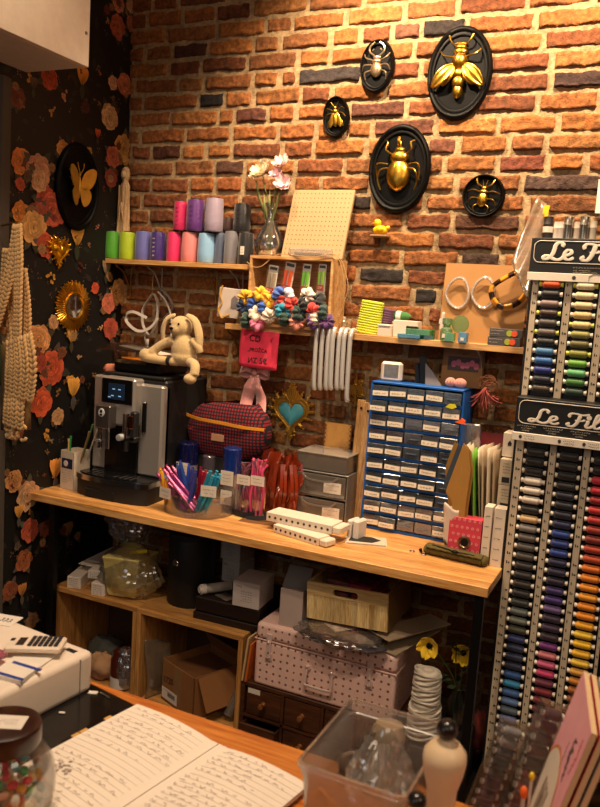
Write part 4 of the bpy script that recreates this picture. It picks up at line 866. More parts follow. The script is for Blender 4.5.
# ================================================================ crocheted bunny sitting on the machine
wool=P('cream_wool','#c4a878',rough=.95,var=.2,scale=140,bump=1.0,bscale=260,sheen=.3)
p=at(182,352,Y=MY+.09); B=Vector((p.x,MY+.10,HT+.004))
t=thing('bunny_toy','cream crocheted bunny toy with long ears sitting on the coffee machine','toy',B)
def loc(px,py,y=MY+.09): return at(px,py,Y=y)-B
def fuse(name,blobs,res=.004,parent=t,mat=wool):
    """blobs: (centre, radii, rot) fused into one surface with a voxel remesh"""
    mb=MB()
    for b in blobs:
        if b[0]=='t': mb.tube(cr_pts(b[1],5),[b[2][0]+(b[2][1]-b[2][0])*i/((len(b[1])-1)*5) for i in range((len(b[1])-1)*5+1)],14)
        else: mb.ell(b[1],b[2],20,rot=b[3] if len(b)>3 else None)
    o=mb.build(name,mat,parent,ang=180); r=o.modifiers.new('r','REMESH'); r.mode='VOXEL'; r.voxel_size=res; r.use_smooth_shade=True
    s=o.modifiers.new('s','SMOOTH'); s.factor=.6; s.iterations=4
    dg=bpy.context.evaluated_depsgraph_get(); me=bpy.data.meshes.new_from_object(o.evaluated_get(dg)); o.modifiers.clear(); o.data=me
    for pl in me.polygons: pl.use_smooth=True
    return o
hd=loc(181,327); bd=loc(184,350)
L_=lambda px,py,dy=0: tuple(loc(px,py,MY+.09+dy))
o=fuse('body',[('e',tuple(hd),(.046,.040,.043)),('e',tuple(hd+Vector((-.006,-.022,-.010))),(.027,.024,.023)),('e',tuple(bd+Vector((0,0,-.0))),(.052,.042,.062)),('e',tuple(bd+Vector((0,0,-.028))),(.054,.045,.036)),('e',tuple((hd+bd)/2),(.03,.03,.03)),
 ('t',[L_(173,340,-.02),L_(163,344,-.03),L_(152,352,-.04)],(.017,.018)),('e',L_(153,352,-.04),(.021,.02,.021)),
 ('t',[L_(192,340,-.01),L_(198,347,-.015),L_(200,353,-.01)],(.016,.014)),
 ('t',[L_(178,362,-.02),L_(160,360,-.05),L_(147,358,-.055)],(.017,.017)),('e',L_(145,355,-.055),(.024,.022,.026)),
 ('t',[L_(190,362,-.03),L_(195,366,-.06),L_(194,376,-.075)],(.019,.018)),('e',L_(190,379,-.078),(.025,.024,.020))],res=.0035)
mb=MB()
for q in ([(175,315),(167,319),(163,330),(164,344)],[(187,315),(195,321),(199,335),(199,350)]):
    pts=cr_pts([L_(a,b,-.014) for a,b in q],6); k=len(pts); mb=MB(); mb.tube(pts,[.007+.009*math.sin(PI*min(1,.05+.80*i/k)) for i in range(k)],14,flat=.55); mb.build('ear',wool,t,ang=180)
n=hd+Vector((-.012,-.048,-.006))
mb=MB(); mb.ell(n,(.008,.005,.006),12); mb.build('nose',black,t)
for dx,dz in ((-.022,.010),(.012,.012)): mb=MB(); mb.ell(hd+Vector((dx*1.1,-.037,dz)),(.0045,.003,.005),10); mb.build('eye',black,t)
mb=MB(); mb.tube(cr_pts([n+Vector((0,-.001,-.005)),n+Vector((0,0,-.014)),n+Vector((.008,.002,-.018))],4),.0012,5); mb.build('mouth',black,t)
mb=MB(); mb.lathe([(.0195,-.008),(.021,0),(.0195,.008)],16,c=L_(170,361,-.04),rot=RY(PI/2)); mb.build('ankle_band',P('darkwool','#1c1818',rough=.95),t,label='dark ankle band')
# white plastic loops hanging behind (headset-like)
whp=P('greyloop','#b0a8a0',rough=.4)
t=thing('white_cable_loops','white plastic headband and cable loops hanging above the coffee machine','cable',at(150,320,Y=-.07)); B2=Vector(t.location)
l2=lambda px,py,y=-.07: tuple(at(px,py,Y=y)-B2)
mb=MB(); pts=cr_pts([l2(150,298),l2(143,310),l2(143,325),l2(150,335),l2(156,322),l2(158,305),l2(154,294)],8,True); mb.strip(pts+[pts[0]],(0,1,0),.016,.003); mb.build('headband',whp,t,ang=60)
mb=MB(); pts=cr_pts([l2(147,318,-.1),l2(134,312,-.11),l2(127,314,-.11),l2(127,322,-.11),l2(138,331,-.1),l2(150,328,-.09),l2(158,318,-.08)],8); mb.strip(pts,(0,.3,1),.012,.004); mb.build('loop',whp,t,ang=60)
mb=MB(); mb.tube(cr_pts([l2(146,328),l2(145,338),l2(148,348)],6),.004,8); mb.tube(cr_pts([l2(158,292),l2(165,300),l2(170,312),l2(172,330),l2(168,345)],6),.004,8); mb.box(l2(147,342,-.072),(.018,.012,.03),.004); mb.build('cable',whp,t,ang=60)
mb=MB(); pts=cr_pts([l2(160,288,-.04),l2(168,296,-.04),l2(173,308,-.04),l2(164,318,-.04)],8); mb.strip(pts,(0,1,0),.014,.003); mb.build('strap',P('greystrap','#8c8480',rough=.5),t,ang=60)
mb=MB(); mb.tube([l2(152,296,-.07),l2(153,277,-.075),l2(155,265,-.075)],.0016,6); mb.build('hanging_string',P('jute'),t)
# ---------------------------------------------------------------- carton with brushes, left of machine
t=thing('pencil_carton','white open carton of brushes and pencils left of the coffee machine','carton',(.085,-.38,DZ),rz=-.12)
mb=MB(); W,Dp,Hh=.075,.085,.155
for a,b,c,d in ((-W/2,W/2,-Dp/2,-Dp/2+.002),(-W/2,W/2,Dp/2-.002,Dp/2),(-W/2,-W/2+.002,-Dp/2,Dp/2),(W/2-.002,W/2,-Dp/2,Dp/2)): mb.b2(a,b,c,d,0,Hh)
mb.b2(-W/2,W/2,-Dp/2,Dp/2,0,.002); mb.build('carton_body',P('cartonwhite','#cfc0ac',rough=.6),t)
mb=MB(); mb.b2(-.030,.030,-Dp/2-.001,-Dp/2,.085,.125,mi=0); mb.lathe([(0,0),(.012,0),(.012,.001),(0,.001)],18,c=(-.006,-Dp/2-.0015,.105),rot=FRONT,mi=1)
for k in range(6): scribble(mb,-.026,.028,.075-k*.009,-Dp/2-.001,2,8,.002,.0004,.2)
mb.build('carton_print',[P('navyink','#1a2444'),P('whiteink'),ink],t,label='navy and white printed patch')
for i,(dx,dy,L,c,n_,tl) in enumerate(((-.02,-.01,.20,'#2a8a4c','thin green-tipped pencil',.05),(-.005,-.02,.19,'#c8a468','wooden brush handle',-.02),(.008,0,.27,'#4c7a44','long green pencil',.32),(.018,-.012,.24,'#8a6a40','brown wooden brush handle',.30),(.012,.02,.25,'#b8a890','pale pencil',.36))):
    mb=MB(); mb.tube([(0,0,.004),(L*math.sin(tl),0,L*math.cos(tl))],.0035,8); q=thing('pencil',f'{n_} standing in the white carton beside coffee machine','pencil',(.085+dx*.8-.012,-.38+dy,DZ+.004),group='pencils in the carton'); mb.build('shaft',P('pc'+c,c,rough=.5),q)
    mb=MB(); mb.tube([(L*.97*math.sin(tl),0,L*.97*math.cos(tl)),(L*1.03*math.sin(tl),0,L*1.03*math.cos(tl))],.0045,8); mb.build('tip',P('pc2'+c,c,rough=.4),q)
t=thing('note_pad','striped pad of paper leaning on coffee machine behind the white carton','pad',(.125,-.30,DZ),rot=(-.06,.22,0)); mb=MB(); mb.b2(-.03,.012,0,.012,.004,.22,.001); mb.build('pad',P('padgrey','#9c9088',rough=.7),t)
# ================================================================ plaid bag behind organiser
p=at(228,452,Y=-.19); t=thing('plaid_pouch','red and navy checked zip pouch standing behind the clear organiser','pouch',(.640,-.13,DZ+.262))
plaid=dots('plaid','#180c18','#801824',scale=25,size=.22,rough=.9,kind='check')
def fn(u,v):
    a=2*PI*u; z=-.09+.21*v; k=(math.sin(PI*(.04+.92*v))**.22); top=1+.08*math.sin(a*2)
    x=.180*k*abs(math.cos(a))**.5*(1 if math.cos(a)>0 else -1); y=.07*k*abs(math.sin(a))**.7*(1 if math.sin(a)>0 else -1)
    z+=.012*math.sin(x*14+.8)*(v>.5)+.006*noise.noise(Vector((x*20,y*20,z*20)))
    return Vector((x,y,z))
mb=MB(); mb.grid(fn,48,22); mb.build('pouch_body',plaid,t,ang=180)
mb=MB(); mb.strip(cr_pts([(-.176,-.046,.062),(-.10,-.074,.056),(.0,-.076,.052),(.1,-.074,.046),(.176,-.04,.042)],6),(0,0,1),.012,.003); mb.build('zip_tape',P('mustard','#d0861c',rough=.7),t,label='mustard yellow zip tape')
mb=MB(); mb.box((-.008,-.0755,-.008),(.056,.002,.028),.001); mb.build('leather_patch',P('leather','#a87c5c',rough=.7),t,label='tan leather label')
t=thing('dark_carton','dark brown box carrying the checked zip pouch behind the organiser','box',(.655,-.13,DZ)); mb=MB(); mb.b2(-.15,.16,-.05,.06,0,.170,.003); mb.build('box_body',P('bookdark','#1c1614',rough=.8),t)
t=thing('paper_bag','crumpled brown paper bag behind the plaid pouch on desk','paper bag',(.69,-.045,DZ)); mb=MB()
mb.grid(lambda u,v:Vector(((u-.5)*.12,-.02*math.cos((u-.5)*4)+.008*noise.noise(Vector((u*9,v*9,1))),.40*v+.012*noise.noise(Vector((u*12,v*3,4))))),16,16); mb.build('bag_body',P('kraftdark','#7c5830',rough=.8,bump=.3),t,ang=40,solid=.001)
# ================================================================ round organiser with crochet hooks
OC=Vector((.655,-.345,DZ)); OR_=.135
acr=clear('acrylic',op=.04,rough=.06,gloss=.25,milk='#c8b8b0')
t=thing('round_organiser','round clear acrylic organiser with compartments full of coloured crochet hooks','organiser',OC)
mb=MB(); mb.lathe([(0,.003),(OR_,.003),(OR_,.012),(0,.012)],48); mb.build('base_plate',clear('acrylic2',op=.10,rough=.1,gloss=.3,milk='#b8a8a0'),t)
mb=MB(); mb.lathe([(OR_,.012),(OR_,.075),(OR_-.003,.075),(OR_-.003,.012)],48); mb.build('rim_wall',acr,t)
for i in range(6):
    a=i*PI/3+.2; mb=MB(); mb.box((OR_*.5*math.cos(a),OR_*.5*math.sin(a),.055),(OR_*.97,.0025,.085),.0005,rot=RZ(a)); mb.build('divider',acr,t)
mb=MB(); mb.lathe([(.028,.012),(.028,.12),(.026,.12),(.026,.012)],24); mb.build('centre_cup',acr,t)
def lab(a,b,px,py,w,hh,rz,label):
    q=at(px,py,Y=-.49)
for (px,py,y,rz,n_) in ((165,493,-.487,-.25,'left'),(208.5,491.5,-.470,.22,'right')):
    q=at(px,py,Y=y)-OC; mb=MB(); mb.box(tuple(q),(.058,.001,.040),0,rot=RZ(rz)); 
    M0=TR(*q)@RZ(rz)
    m0=mb.m; mb.m=M0; scribble(mb,-.02,.02,.006,-.0012,1,7,.004,.0006,.1); scribble(mb,-.015,.02,-.008,-.0012,1,5,.004,.0006,.1); mb.m=m0
    mb.build('price_label',[P('paper'),ink],t)
HOOK=[(157,470,164,512,'#f0b020','amber yellow'),(153,474,155,510,'#48a0d0','light blue'),(150,470,157,512,'#e8a81c','golden'),(163,468,190,508,'#b84878','metallic pink'),(166,474,194,511,'#c05888','rose pink'),(169,471,197,509,'#8c2c68','plum'),(160,476,187,511,'#a03c80','magenta'),(172,466,199,505,'#c86c98','pale pink'),
 (181,466,184,500,'#2444b0','cobalt'),(177,463,186,498,'#3050a0','indigo'),(189,464,187,498,'#3858c8','ultramarine'),(193,468,190,500,'#283c90','dark blue'),(196,470,189,503,'#4c50a8','violet-blue'),(201,467,198,500,'#a01c34','crimson'),(206,470,199,503,'#b82840','ruby red'),
 (207,474,194,512,'#30a0c4','turquoise'),(213,476,199,512,'#38a8cc','aqua'),(217,477,203,513,'#2890b8','teal'),(220,474,206,511,'#48b4d4','sky blue'),(211,471,197,508,'#2098b4','cyan'),(170,480,198,512,'#a84880','mauve'),(162,482,170,511,'#d88820','orange')]
HOOK+=[(a+(3 if i%2 else -3),b+(2 if i%3 else -3),c+(2 if i%2 else -3),d-1,cl,'second '+nm) for i,(a,b,c,d,cl,nm) in enumerate(HOOK) if i%3!=1]
for i,(a,b,c,d,colr,n_) in enumerate(HOOK):
    y=-.455+.012*(i%4)+(.02 if b<470 else 0); top=at(a,b,Y=y); bot=at(c,d,Y=y); bot.z=max(bot.z,DZ+.016)
    dx,dy=bot.x-OC.x,bot.y-OC.y; rr=math.hypot(dx,dy)
    if rr>OR_-.012: k=(OR_-.012)/rr; s=Vector((OC.x+dx*k-bot.x,OC.y+dy*k-bot.y,0)); bot+=s; top+=s
    tt=thing('crochet_hook',f'{n_} metallic crochet hook standing in the round clear organiser','crochet hook',bot,group='crochet hooks in the organiser'); v=top-bot
    mb=MB(); mb.tube([(0,0,0),tuple(v*.5),tuple(v*.93)],[.0066,.0076,.0062],8); mb.build('shaft',P('hk'+colr,colr,rough=.3,metal=.35),tt)
    mb=MB(); mb.tube([tuple(v*.93),tuple(v*.97),tuple(v*1.0)],[.0055,.0035,.0062],8); mb.build('hook_tip',P('hk'+colr),tt)
# blue-lidded tubes with labels
def jarx(px,pyb,pyt,y,w,label,c='#24449c'):
    a=at(px,pyb,Y=y); b=at(px,pyt,Y=y); z0=max(a.z,DZ) ; H=b.z-DZ; r=w/2
    t=thing('button_tube',label,'tube',(a.x,y,DZ)); mb=MB(); mb.lathe([(0,0.001),(r,.001),(r,H*.62),(0,H*.62)],24); mb.build('tube_body',clear('tubeclear',op=.4,milk='#b8a8a0'),t)
    mb=MB(); mb.lathe([(0,H*.62),(r*1.03,H*.62),(r*1.03,H*.98),(r*.9,H),(0,H)],24); mb.build('coloured_lid',clear('tb'+c,color='#7890f0',op=.4,milk=c,rough=.1),t,label='translucent blue upper section')
    mb=MB(); mb.b2(-r*.8,r*.8,-r*1.06,-r*1.03,H*.44,H*.66); mb.b2(-r*.7,r*.7,-r*1.06,-r*1.03,H*.14,H*.36)
    for z in (.60,.55,.5,.3,.24): scribble(mb,-r*.5,r*.5,H*z,-r*1.07,1,6,.003,.0005,.1)
    mb.build('paper_label',[P('paper'),ink],t)
jarx(229.5,514,447,-.30,.066,'clear tube with blue top and two white labels right of the hooks')
jarx(187,490,442,-.22,.075,'dark blue topped tube behind the crochet hooks','#141c54')
jarx(207,500,455,-.19,.05,'small pale tube between the two blue-topped tubes','#6c6470')
# hanging bags of pink ribbons (tags)
for i,(px,py0,py1,w,c,lb,ly) in enumerate(((243,463,508,.058,'#7c3048','dark plum bag of thin ribbons with white label right of the blue tube',480),(257,460,510,.062,'#c03c64','bright pink bag of ribbons with white label, left of orange bag',481))):
    y=-.29; a=at(px,py1,Y=y); b=at(px,py0,Y=y); h=b.z-DZ; t=thing('ribbon_bag',lb,'bag',(a.x,y,DZ)); 
    mb=MB()
    for k in range(22):
        x=rnd.uniform(-w/2,w/2)*.9; mb.tube(cr_pts([(x*.9,rnd.uniform(-.02,.02),.004),(x*1.2,rnd.uniform(-.025,.02),h*.4),(x*.5+rnd.uniform(-.01,.01),rnd.uniform(-.015,.015),h*.8),(x*1.3,rnd.uniform(-.01,.01),h*rnd.uniform(.9,1.05))],5),rnd.uniform(.002,.005),6,flat=.5)
    mb.build('ribbon',P('rb'+c,c,rough=.45,var=.3),t,kind='stuff')
    mb=MB(); mb.lathe([(w*.48,.002),(w*.55,h*.3),(w*.45,h*.7),(w*.30,h*.78),(w*.55,h*1.0)],14,sy=.6,jit=.1); mb.build('clear_bag',clear('bagclear',op=.06,gloss=.6),t)
    q=at(px+.5,ly,Y=y-.04)-Vector((a.x,y,DZ)); mb=MB(); mb.box((q.x,-.04,q.z),(.056,.001,.036)); 
    m0=mb.m; mb.m=TR(q.x,0,q.z); scribble(mb,-.018,.02,.006,-.0412,1,7,.004,.0006,.1); scribble(mb,-.015,.02,-.007,-.0412,1,5,.004,.0006,.1); mb.m=m0
    mb.build('price_label',[P('paper'),ink],t)
# orange cellophane bag
p=at(283,495,Y=-.24); t=thing('cellophane_bag','shiny orange-red cellophane gift bag left of the clear drawers','bag',(p.x-.018,-.20,DZ))
cel=P('cello','#74260e',rough=.22,var=.9,scale=14,coat=.5,stretch=(1,1,.25))
mb=MB()
def fn(u,v):
    a=2*PI*u; h=.225+.012*math.sin(a*3); x=(.076*(1-.25*v)+.014*v*v)*math.cos(a); y=.045*(1-.5*v)*math.sin(a); n=.014*math.sin(a*7+v*5)+.010*math.sin(a*13-v*9)
    n+=.012*noise.noise(Vector((a*3,v*3,2)))
    return Vector((x+n*math.cos(a),y+n*math.sin(a),.002+h*v*(1+.06*math.sin(a*5)*v)))
mb.grid(fn,90,16); mb.build('bag_body',cel,t,ang=50)
mb=MB()
for k in range(8): a=rnd.uniform(3.4,6); mb.strip(cr_pts([(.06*math.cos(a),.035*math.sin(a)-.012,.01),(.07*math.cos(a+.2),.04*math.sin(a)-.02,.1),(.05*math.cos(a+.1),.03*math.sin(a)-.012,.2)],5),(1,.4,0),.012,.001)
mb.build('cellophane_fold',cel,t,ang=60)
# black ribbon roll in front
p=at(243,516,Z=DZ); t=thing('ribbon_roll','loose roll of flat black elastic lying on desk before the tubes','ribbon',(p.x-.0,p.y+.01,DZ+.001))
mb=MB(); sp=[((.055-.0022*i*.3)*math.cos(i*.5)*1.0,(.040-.001*i*.5)*math.sin(i*.5),.010+.002*math.sin(i)) for i in range(0,40)]; mb.strip(sp,(0,0,1),.018,.0014); mb.strip(cr_pts([(.03,-.04,.004),(.09,-.03,.012),(.13,0,.016),(.10,.03,.010),(.06,.03,.012)],6),(0,.4,1),.016,.0014); mb.build('elastic',P('elastic','#0e0c0d',rough=.8),t,ang=60)
t=thing('cork_mat','thin brown card lying on desk under the black elastic','card',(p.x+.075,p.y-.005,DZ),rz=.15); mb=MB(); mb.box((0,0,.0005),(.13,.11,.001)); mb.build('card',P('browncard','#6c4424',rough=.7),t)
# ================================================================ clear drawer units
t=thing('drawer_unit','two-drawer smoky clear plastic drawer unit on the desk','drawer unit',(1.086,-.20,DZ)); sm=clear('smoke',color='#a89c94',op=.24,milk='#b8aca0',rough=.15,gloss=.3)
X0=-.115; X1=.102; Yf=-.01; fr=clear('smokeframe',op=.7,milk='#7c746c',rough=.3,gloss=.5)
mb=MB(); Hd=.185
for z in (0,.092,.181): mb.b2(X0,X1,Yf,.16,z,z+.005,.001)
for x in (X0,X1-.005): mb.b2(x,x+.005,Yf,.16,0,Hd,.001)
mb.b2(X0,X1,.155,.16,0,Hd); mb.build('frame',fr,t)
for k,z in enumerate((.007,.099)):
    mb=MB(); a,b=X0+.008,X1-.008
    mb.b2(a,b,Yf-.004,Yf,z,z+.078,.001); mb.b2(a,a+.002,Yf,.15,z,z+.07); mb.b2(b-.002,b,Yf,.15,z,z+.07); mb.b2(a,b,Yf,.15,z,z+.002)
    d=mb.build('drawer',sm,t); mb=MB(); mb.strip(cr_pts([(a+.03,Yf-.006,z+.074),(a+.06,Yf-.012,z+.058),(b-.06,Yf-.012,z+.058),(b-.03,Yf-.006,z+.074)],5),(0,0,1),.006,.003); mb.build('handle',fr,d)
    mb=MB(); mb.box((.045,Yf-.006,z+.036),(.068,.001,.040)); 
    m0=mb.m; mb.m=TR(.045,Yf-.0068,z+.036); scribble(mb,-.025,.028,.009,0,1,8,.004,.0006,.1); scribble(mb,-.012,.02,-.008,0,1,4,.004,.0006,.1); mb.m=m0; mb.build('paper_label',[P('paper'),ink],d)
for (dx,dz,c,n_,s) in ((-.082,.016,'#d8c81c','yellow plastic piece in the lower clear drawer',(.016,.01,.024)),(-.045,.115,'#d0502c','small orange lump in the upper clear drawer',(.014,.012,.012)),(-.02,.012,'#8c9c28','olive yarn bundle in the lower clear drawer',(.024,.014,.012)),(-.055,.103,'#a8b430','green-yellow sticks lying in the upper clear drawer',(.048,.01,.004)),(.03,.012,'#7c3040','dark red bundle in the lower clear drawer behind its label',(.02,.014,.018))):
    mb=MB(); mb.ell((0,0,0),s,14,nz=.35,ns=12); mb.build('craft_piece',P('cp'+c,c,rough=.7),ang=180,loc=(1.086+dx,-.185,DZ+dz+s[2]),label=n_,cat='craft supply')
t=thing('clear_box','flat clear plastic box of beads standing on top of the drawer unit','box',(1.080,-.20,DZ+.187)); 
mb=MB(); mb.b2(-.1,.098,-.004,.14,0,.003); mb.b2(-.1,.098,-.004,-.002,0,.062); mb.b2(-.1,.098,.138,.14,0,.062); mb.b2(-.1,-.098,0,.14,0,.062); mb.b2(.096,.098,0,.14,0,.062); mb.build('box_shell',sm,t)
mb=MB(); mb.b2(-.102,.1,-.006,.142,.062,.068,.002); mb.build('lid',clear('hazylid',op=.4,milk='#c4b8ac',gloss=.4),t)
for k,(dx,c) in enumerate(((-.066,'#9c7c68'),(0,'#b09070'),(.064,'#94786c'))):
    mb=MB(); mb.ell((0,0,.026),(.028,.022,.026),16,nz=.3,ns=14); mb.build('bead_bag',P('bb'+c,c,rough=.3,var=.5,scale=160,bump=.6,bscale=200),ang=180,loc=(1.080+dx,-.172,DZ+.19),label=('left','middle','right')[k]+' small clear bag of beads inside the flat clear box',cat='bag',group='bead bags in the flat clear box')
# woven card and wooden slats behind
x=at(335,440,Y=-.06).x; t=thing('woven_card','golden-brown woven rattan card leaning on the wall behind clear drawers','card',(x,-.055,DZ),rot=(-.05,0,0)); zt=at(335,423,Y=-.04).z-DZ
mb=MB(); mb.b2(-.057,.057,0,.006,0,zt,.001); o=mb.build('card',P('rattan','#6c4018',rough=.7),t)
mb=MB()
for i in range(-14,62):
    for s in(-1,1):
        x1=-.057+i*.0058-.06; z1=zt-.17; a=(max(-.055,x1),x1)
        p0=Vector((x1,0,z1)); p1=Vector((x1+s*.17,0,zt)); pts=[]
        for q in [j/10 for j in range(11)]:
            pp=p0+(p1-p0)*q
            if abs(pp.x)<.055: pts.append((pp.x,-.0012-.001*math.sin(q*60+i),pp.z))
        if len(pts)>1: mb.strip(pts,(1,0,0),.0026,.0008)
mb.build('weave',P('rattan2','#cc9850',rough=.6),o,ang=0)
for k,(px,c,lb) in enumerate(((355,'#c89c60','tall brown wooden ruler between woven card and blue cabinet'),(362,'#dcb078','paler wooden ruler touching the blue cabinet left side'))):
    y=-.10-.02*k; x=at(px,450,Y=y).x; zt=at(px,399+3*k,Y=y).z-DZ; t=thing('wooden_ruler',lb,'ruler',(x,y,DZ),rot=(0,.03,0)); mb=MB(); mb.b2(-.017,.013,0,.004,0,zt,.001); mb.build('slat',wood('rul'+str(k),'#94683c',c,axis='z',scale=14),t)
    mb=MB(); mb.ell((0,-.002,zt-.03),(.005,.002,.005),10); mb.build('hole',black,t)
# white perforated strips (flat boxes)
def strip_box(p0,p1,w,hh,z,label,n=9,tail=0):
    a=at(*p0,Z=DZ+z); b=at(*p1,Z=DZ+z); d=b-a; L=d.length; ang=math.atan2(d.y,d.x); t=thing('perforated_box',label,'box',(a.x,a.y,DZ+z),rz=ang,group='white perforated boxes')
    mb=MB(); mb.b2(0,L,0,w,0.0005,hh,.0015); mb.build('box_body',whb,t)
    mb=MB()
    for i in range(n): mb.lathe([(0,0),(.0046,0),(.0046,.0006),(0,.0006)],14,c=(L*(i+.6)/(n+.2),-.0001,hh*.5),rot=FRONT)
    mb.build('round_hole',ink,t,ang=0)
    mb=MB(); mb.box((L+.016,w*.5,hh*.5),(.03,w*.9,hh*.8),.004); mb.build('end_flap',whb,t)
    mb=MB()
    for k in range(3): scribble(mb,0,.09,0,0,0,9,.003,.0005,.2)
    return t
strip_box((273,532),(318,546.5),.06,.028,0,'lowest white perforated strip box, lying nearest the desk edge',9)
strip_box((266,520.5),(331,535),.085,.032,.0285,'long white perforated box lying across the lower strip box',11)
strip_box((284,509),(338,519.5),.055,.046,.0002,'rear white flat box behind the perforated boxes',0)
p=at(348,541,Z=DZ); t=thing('white_clip_case','white plastic hinged case standing beside perforated boxes','case',(p.x,p.y+.05,DZ),rz=-.2); mb=MB(); mb.b2(-.012,.006,-.03,.03,0,.068,.005); mb.b2(.012,.034,-.03,.03,0,.07,.005); mb.build('case_half',P('whiteplastic'),t); mb=MB(); mb.box((.009,-.0,.03),(.008,.05,.05),.003); mb.build('grey_hinge',P('greyplastic'),t)
p=at(366,543,Z=DZ); t=thing('booklet','thin booklet with black and white cover lying open at foot of blue cabinet','booklet',(p.x,p.y,DZ),rz=.35)
mb=MB(); mb.b2(-.07,.07,-.03,.06,0,.003); mb.build('pages',P('paper'),t); mb=MB(); mb.box((0,.012,.0055),(.135,.085,.004),.001); o=mb.build('cover',P('coverwhite','#c8b8a4',rough=.5),t); mb=MB(); mb.prism([(-.06,-.02),(.02,-.024),(.05,.01),(.02,.04),(-.05,.045)],.0005,TR(0,.005,.008)); mb.build('cover_print',ink,o)
# ================================================================ blue drawer cabinet
CXa,CXb,CF,CT=1.234,1.572,-.172,1.338
blue=P('cabblue','#0c5cb4',rough=.45,var=.06)
t=thing('drawer_cabinet','tall blue small-parts cabinet with fifty labelled clear drawers on the desk','cabinet',((CXa+CXb)/2,CF,DZ)); Wc=(CXb-CXa)/2; Hc=CT-DZ
mb=MB(); mb.b2(-Wc,-Wc+.007,0,.15,0,Hc,.001); mb.b2(Wc-.007,Wc,0,.15,0,Hc,.001); mb.b2(-Wc,Wc,0,.15,Hc-.007,Hc,.001); mb.b2(-Wc,Wc,0,.15,0,.009,.001); mb.b2(-Wc,Wc,.146,.15,0,Hc)
nr=10; ph=(Hc-.016)/nr; pw=(2*Wc-.014)/5
for i in range(1,nr): mb.b2(-Wc+.006,Wc-.006,.001,.146,.009+i*ph-.0042,.009+i*ph+.0042)
mb.build('cabinet_body',blue,t)
dcl=clear('drawerclear',color='#ccd0d8',op=.28,milk='#76808c',rough=.12,gloss=.55)
nolab={(0,4),(2,2),(2,4),(3,2),(4,2),(4,4),(5,4),(6,4),(7,4),(9,2),(9,3)}
stuffc=['#30343c','#5a5048','#3c2c24','#6c6a68','#24303c','#4c3c30','#202020','#54504c']
for r in range(nr):
    for c in range(5):
        zb=.009+(nr-1-r)*ph+.0058; hh=ph-.0125; xa=-Wc+.0085+c*pw; xb=xa+pw-.0035; out=.012 if (r,c) in ((9,1),(1,0)) else (.004 if rnd.random()<.3 else 0)
        mb=MB(); y=-.002-out
        mb.b2(xa,xb,y-.002,y,zb,zb+hh,.0006); mb.b2(xa,xa+.0015,y,y+.13,zb,zb+hh-.004); mb.b2(xb-.0015,xb,y,y+.13,zb,zb+hh-.004); mb.b2(xa,xb,y,y+.13,zb,zb+.0015)
        mb.b2(xa+.012,xb-.012,y-.007,y-.002,zb+hh*.42,zb+hh*.48)
        d=mb.build('drawer',dcl,t)
        mb=MB(); mb.ell(((xa+xb)/2+rnd.uniform(-.01,.01),y+.045,zb+.012),(.024,.035,.010),12,nz=.4,ns=12); mb.build('drawer_contents',P('dc%d'%rnd.randrange(8),rnd.choice(stuffc),rough=.6),d,ang=180)
        if (r,c) not in nolab:
            tl=rnd.uniform(-.05,.05); zc=zb+hh*(.33+rnd.uniform(-.06,.1)); w2=(xb-xa)*.465
            mb=MB(); M0=TR((xa+xb)/2+rnd.uniform(-.002,.002),y-.0078,zc)@RY(tl); mb.m=M0; mb.b2(-w2,w2,-.0004,.0004,-.0085,.0085,mi=0); n=rnd.randrange(4,8); scribble(mb,-w2*.75,w2*.75,.0,-.0010,1,n,.0048,.0007,.08); mb.build('paper_label',[P('labelcream','#e8dcc8',rough=.7),ink],d,ang=0)
p0=Vector(((CXa+CXb)/2,CF,DZ))
for (px,py,lb,c) in ((358+8.5+36.5,401,'tiny clear glass bead stuck on a drawer of the second row','#c0b0a0'),(391,441,'tiny clear button stuck on a drawer in the fifth row','#b0a090')):
    pass
for (px,py,c,n_,k) in ((451,406.5,'#c8c01c','yellow-green felt leaf sticking out of the second row drawer',0),(460.5,421,'#f05c14','bright orange felt piece sticking out of the third row drawer',1)):
    q=at(px,py,Y=CF-.014); mb=MB(); s=.019
    mb.prism([(-s,-s*.3),(-s*.1,s*.15),(s*.2,s*.55),(s*.9,s*.1),(s*.75,-s*.1),(s,-s*.5),(0,-s*.5)] if k else [(-s,-.2*s),(-s*.4,s*.4),(s*.6,s*.45),(s,-s*.1),(s*.2,-s*.45)],.006,FRONT); mb.build('felt_piece',P('felt'+c,c,rough=.9),ang=30,loc=q+Vector((0,.004,0)),label=n_,cat='felt piece')
# on top of cabinet
q=at(391,379,Y=-.12); t=thing('digital_clock','small cream digital clock with grey screen standing on the blue cabinet','clock',(at(391.5,378,Y=-.12).x,-.12,CT),rot=(0,0,.1))
mb=MB(); mb.box((0,0,.035),(.078,.030,.070),.008); mb.build('case',P('clockcream','#d8c8b4',rough=.4),t); mb=MB(); mb.box((0,-.0156,.038),(.052,.001,.046),.0); mb.build('screen',P('lcd','#6c6c6c',rough=.2,var=.5,scale=60),t)
t=thing('display_stand','black slanted display stand with white card on the blue cabinet','stand',(at(425,381,Y=-.09).x,-.10,CT)); mb=MB(); mb.prism([(-.02,0),(.045,0),(-.012,.10),(-.03,.10)],.004,TR(0,.02,0)@FRONT); mb.prism([(-.035,0),(-.02,0),(-.03,.07),(-.042,.07)],.03,TR(0,.04,0)@FRONT); mb.build('stand',matt,t); mb=MB(); mb.prism([(.005,0),(.065,0),(.03,.045),(.0,.075)],.003,TR(0,-.0,0)@FRONT); mb.build('white_card',P('palegrey','#8c8078',rough=.6),t)
q=at(455,383,Y=-.10); t=thing('plush_pair','pair of small round pink plush balls with stitched faces on the blue cabinet','plush toy',(q.x+.004,-.11,CT)); pkp=P('plushpink','#d88c7c',rough=.95,bump=.4,sheen=.5); t.scale=(.78,.78,.78)
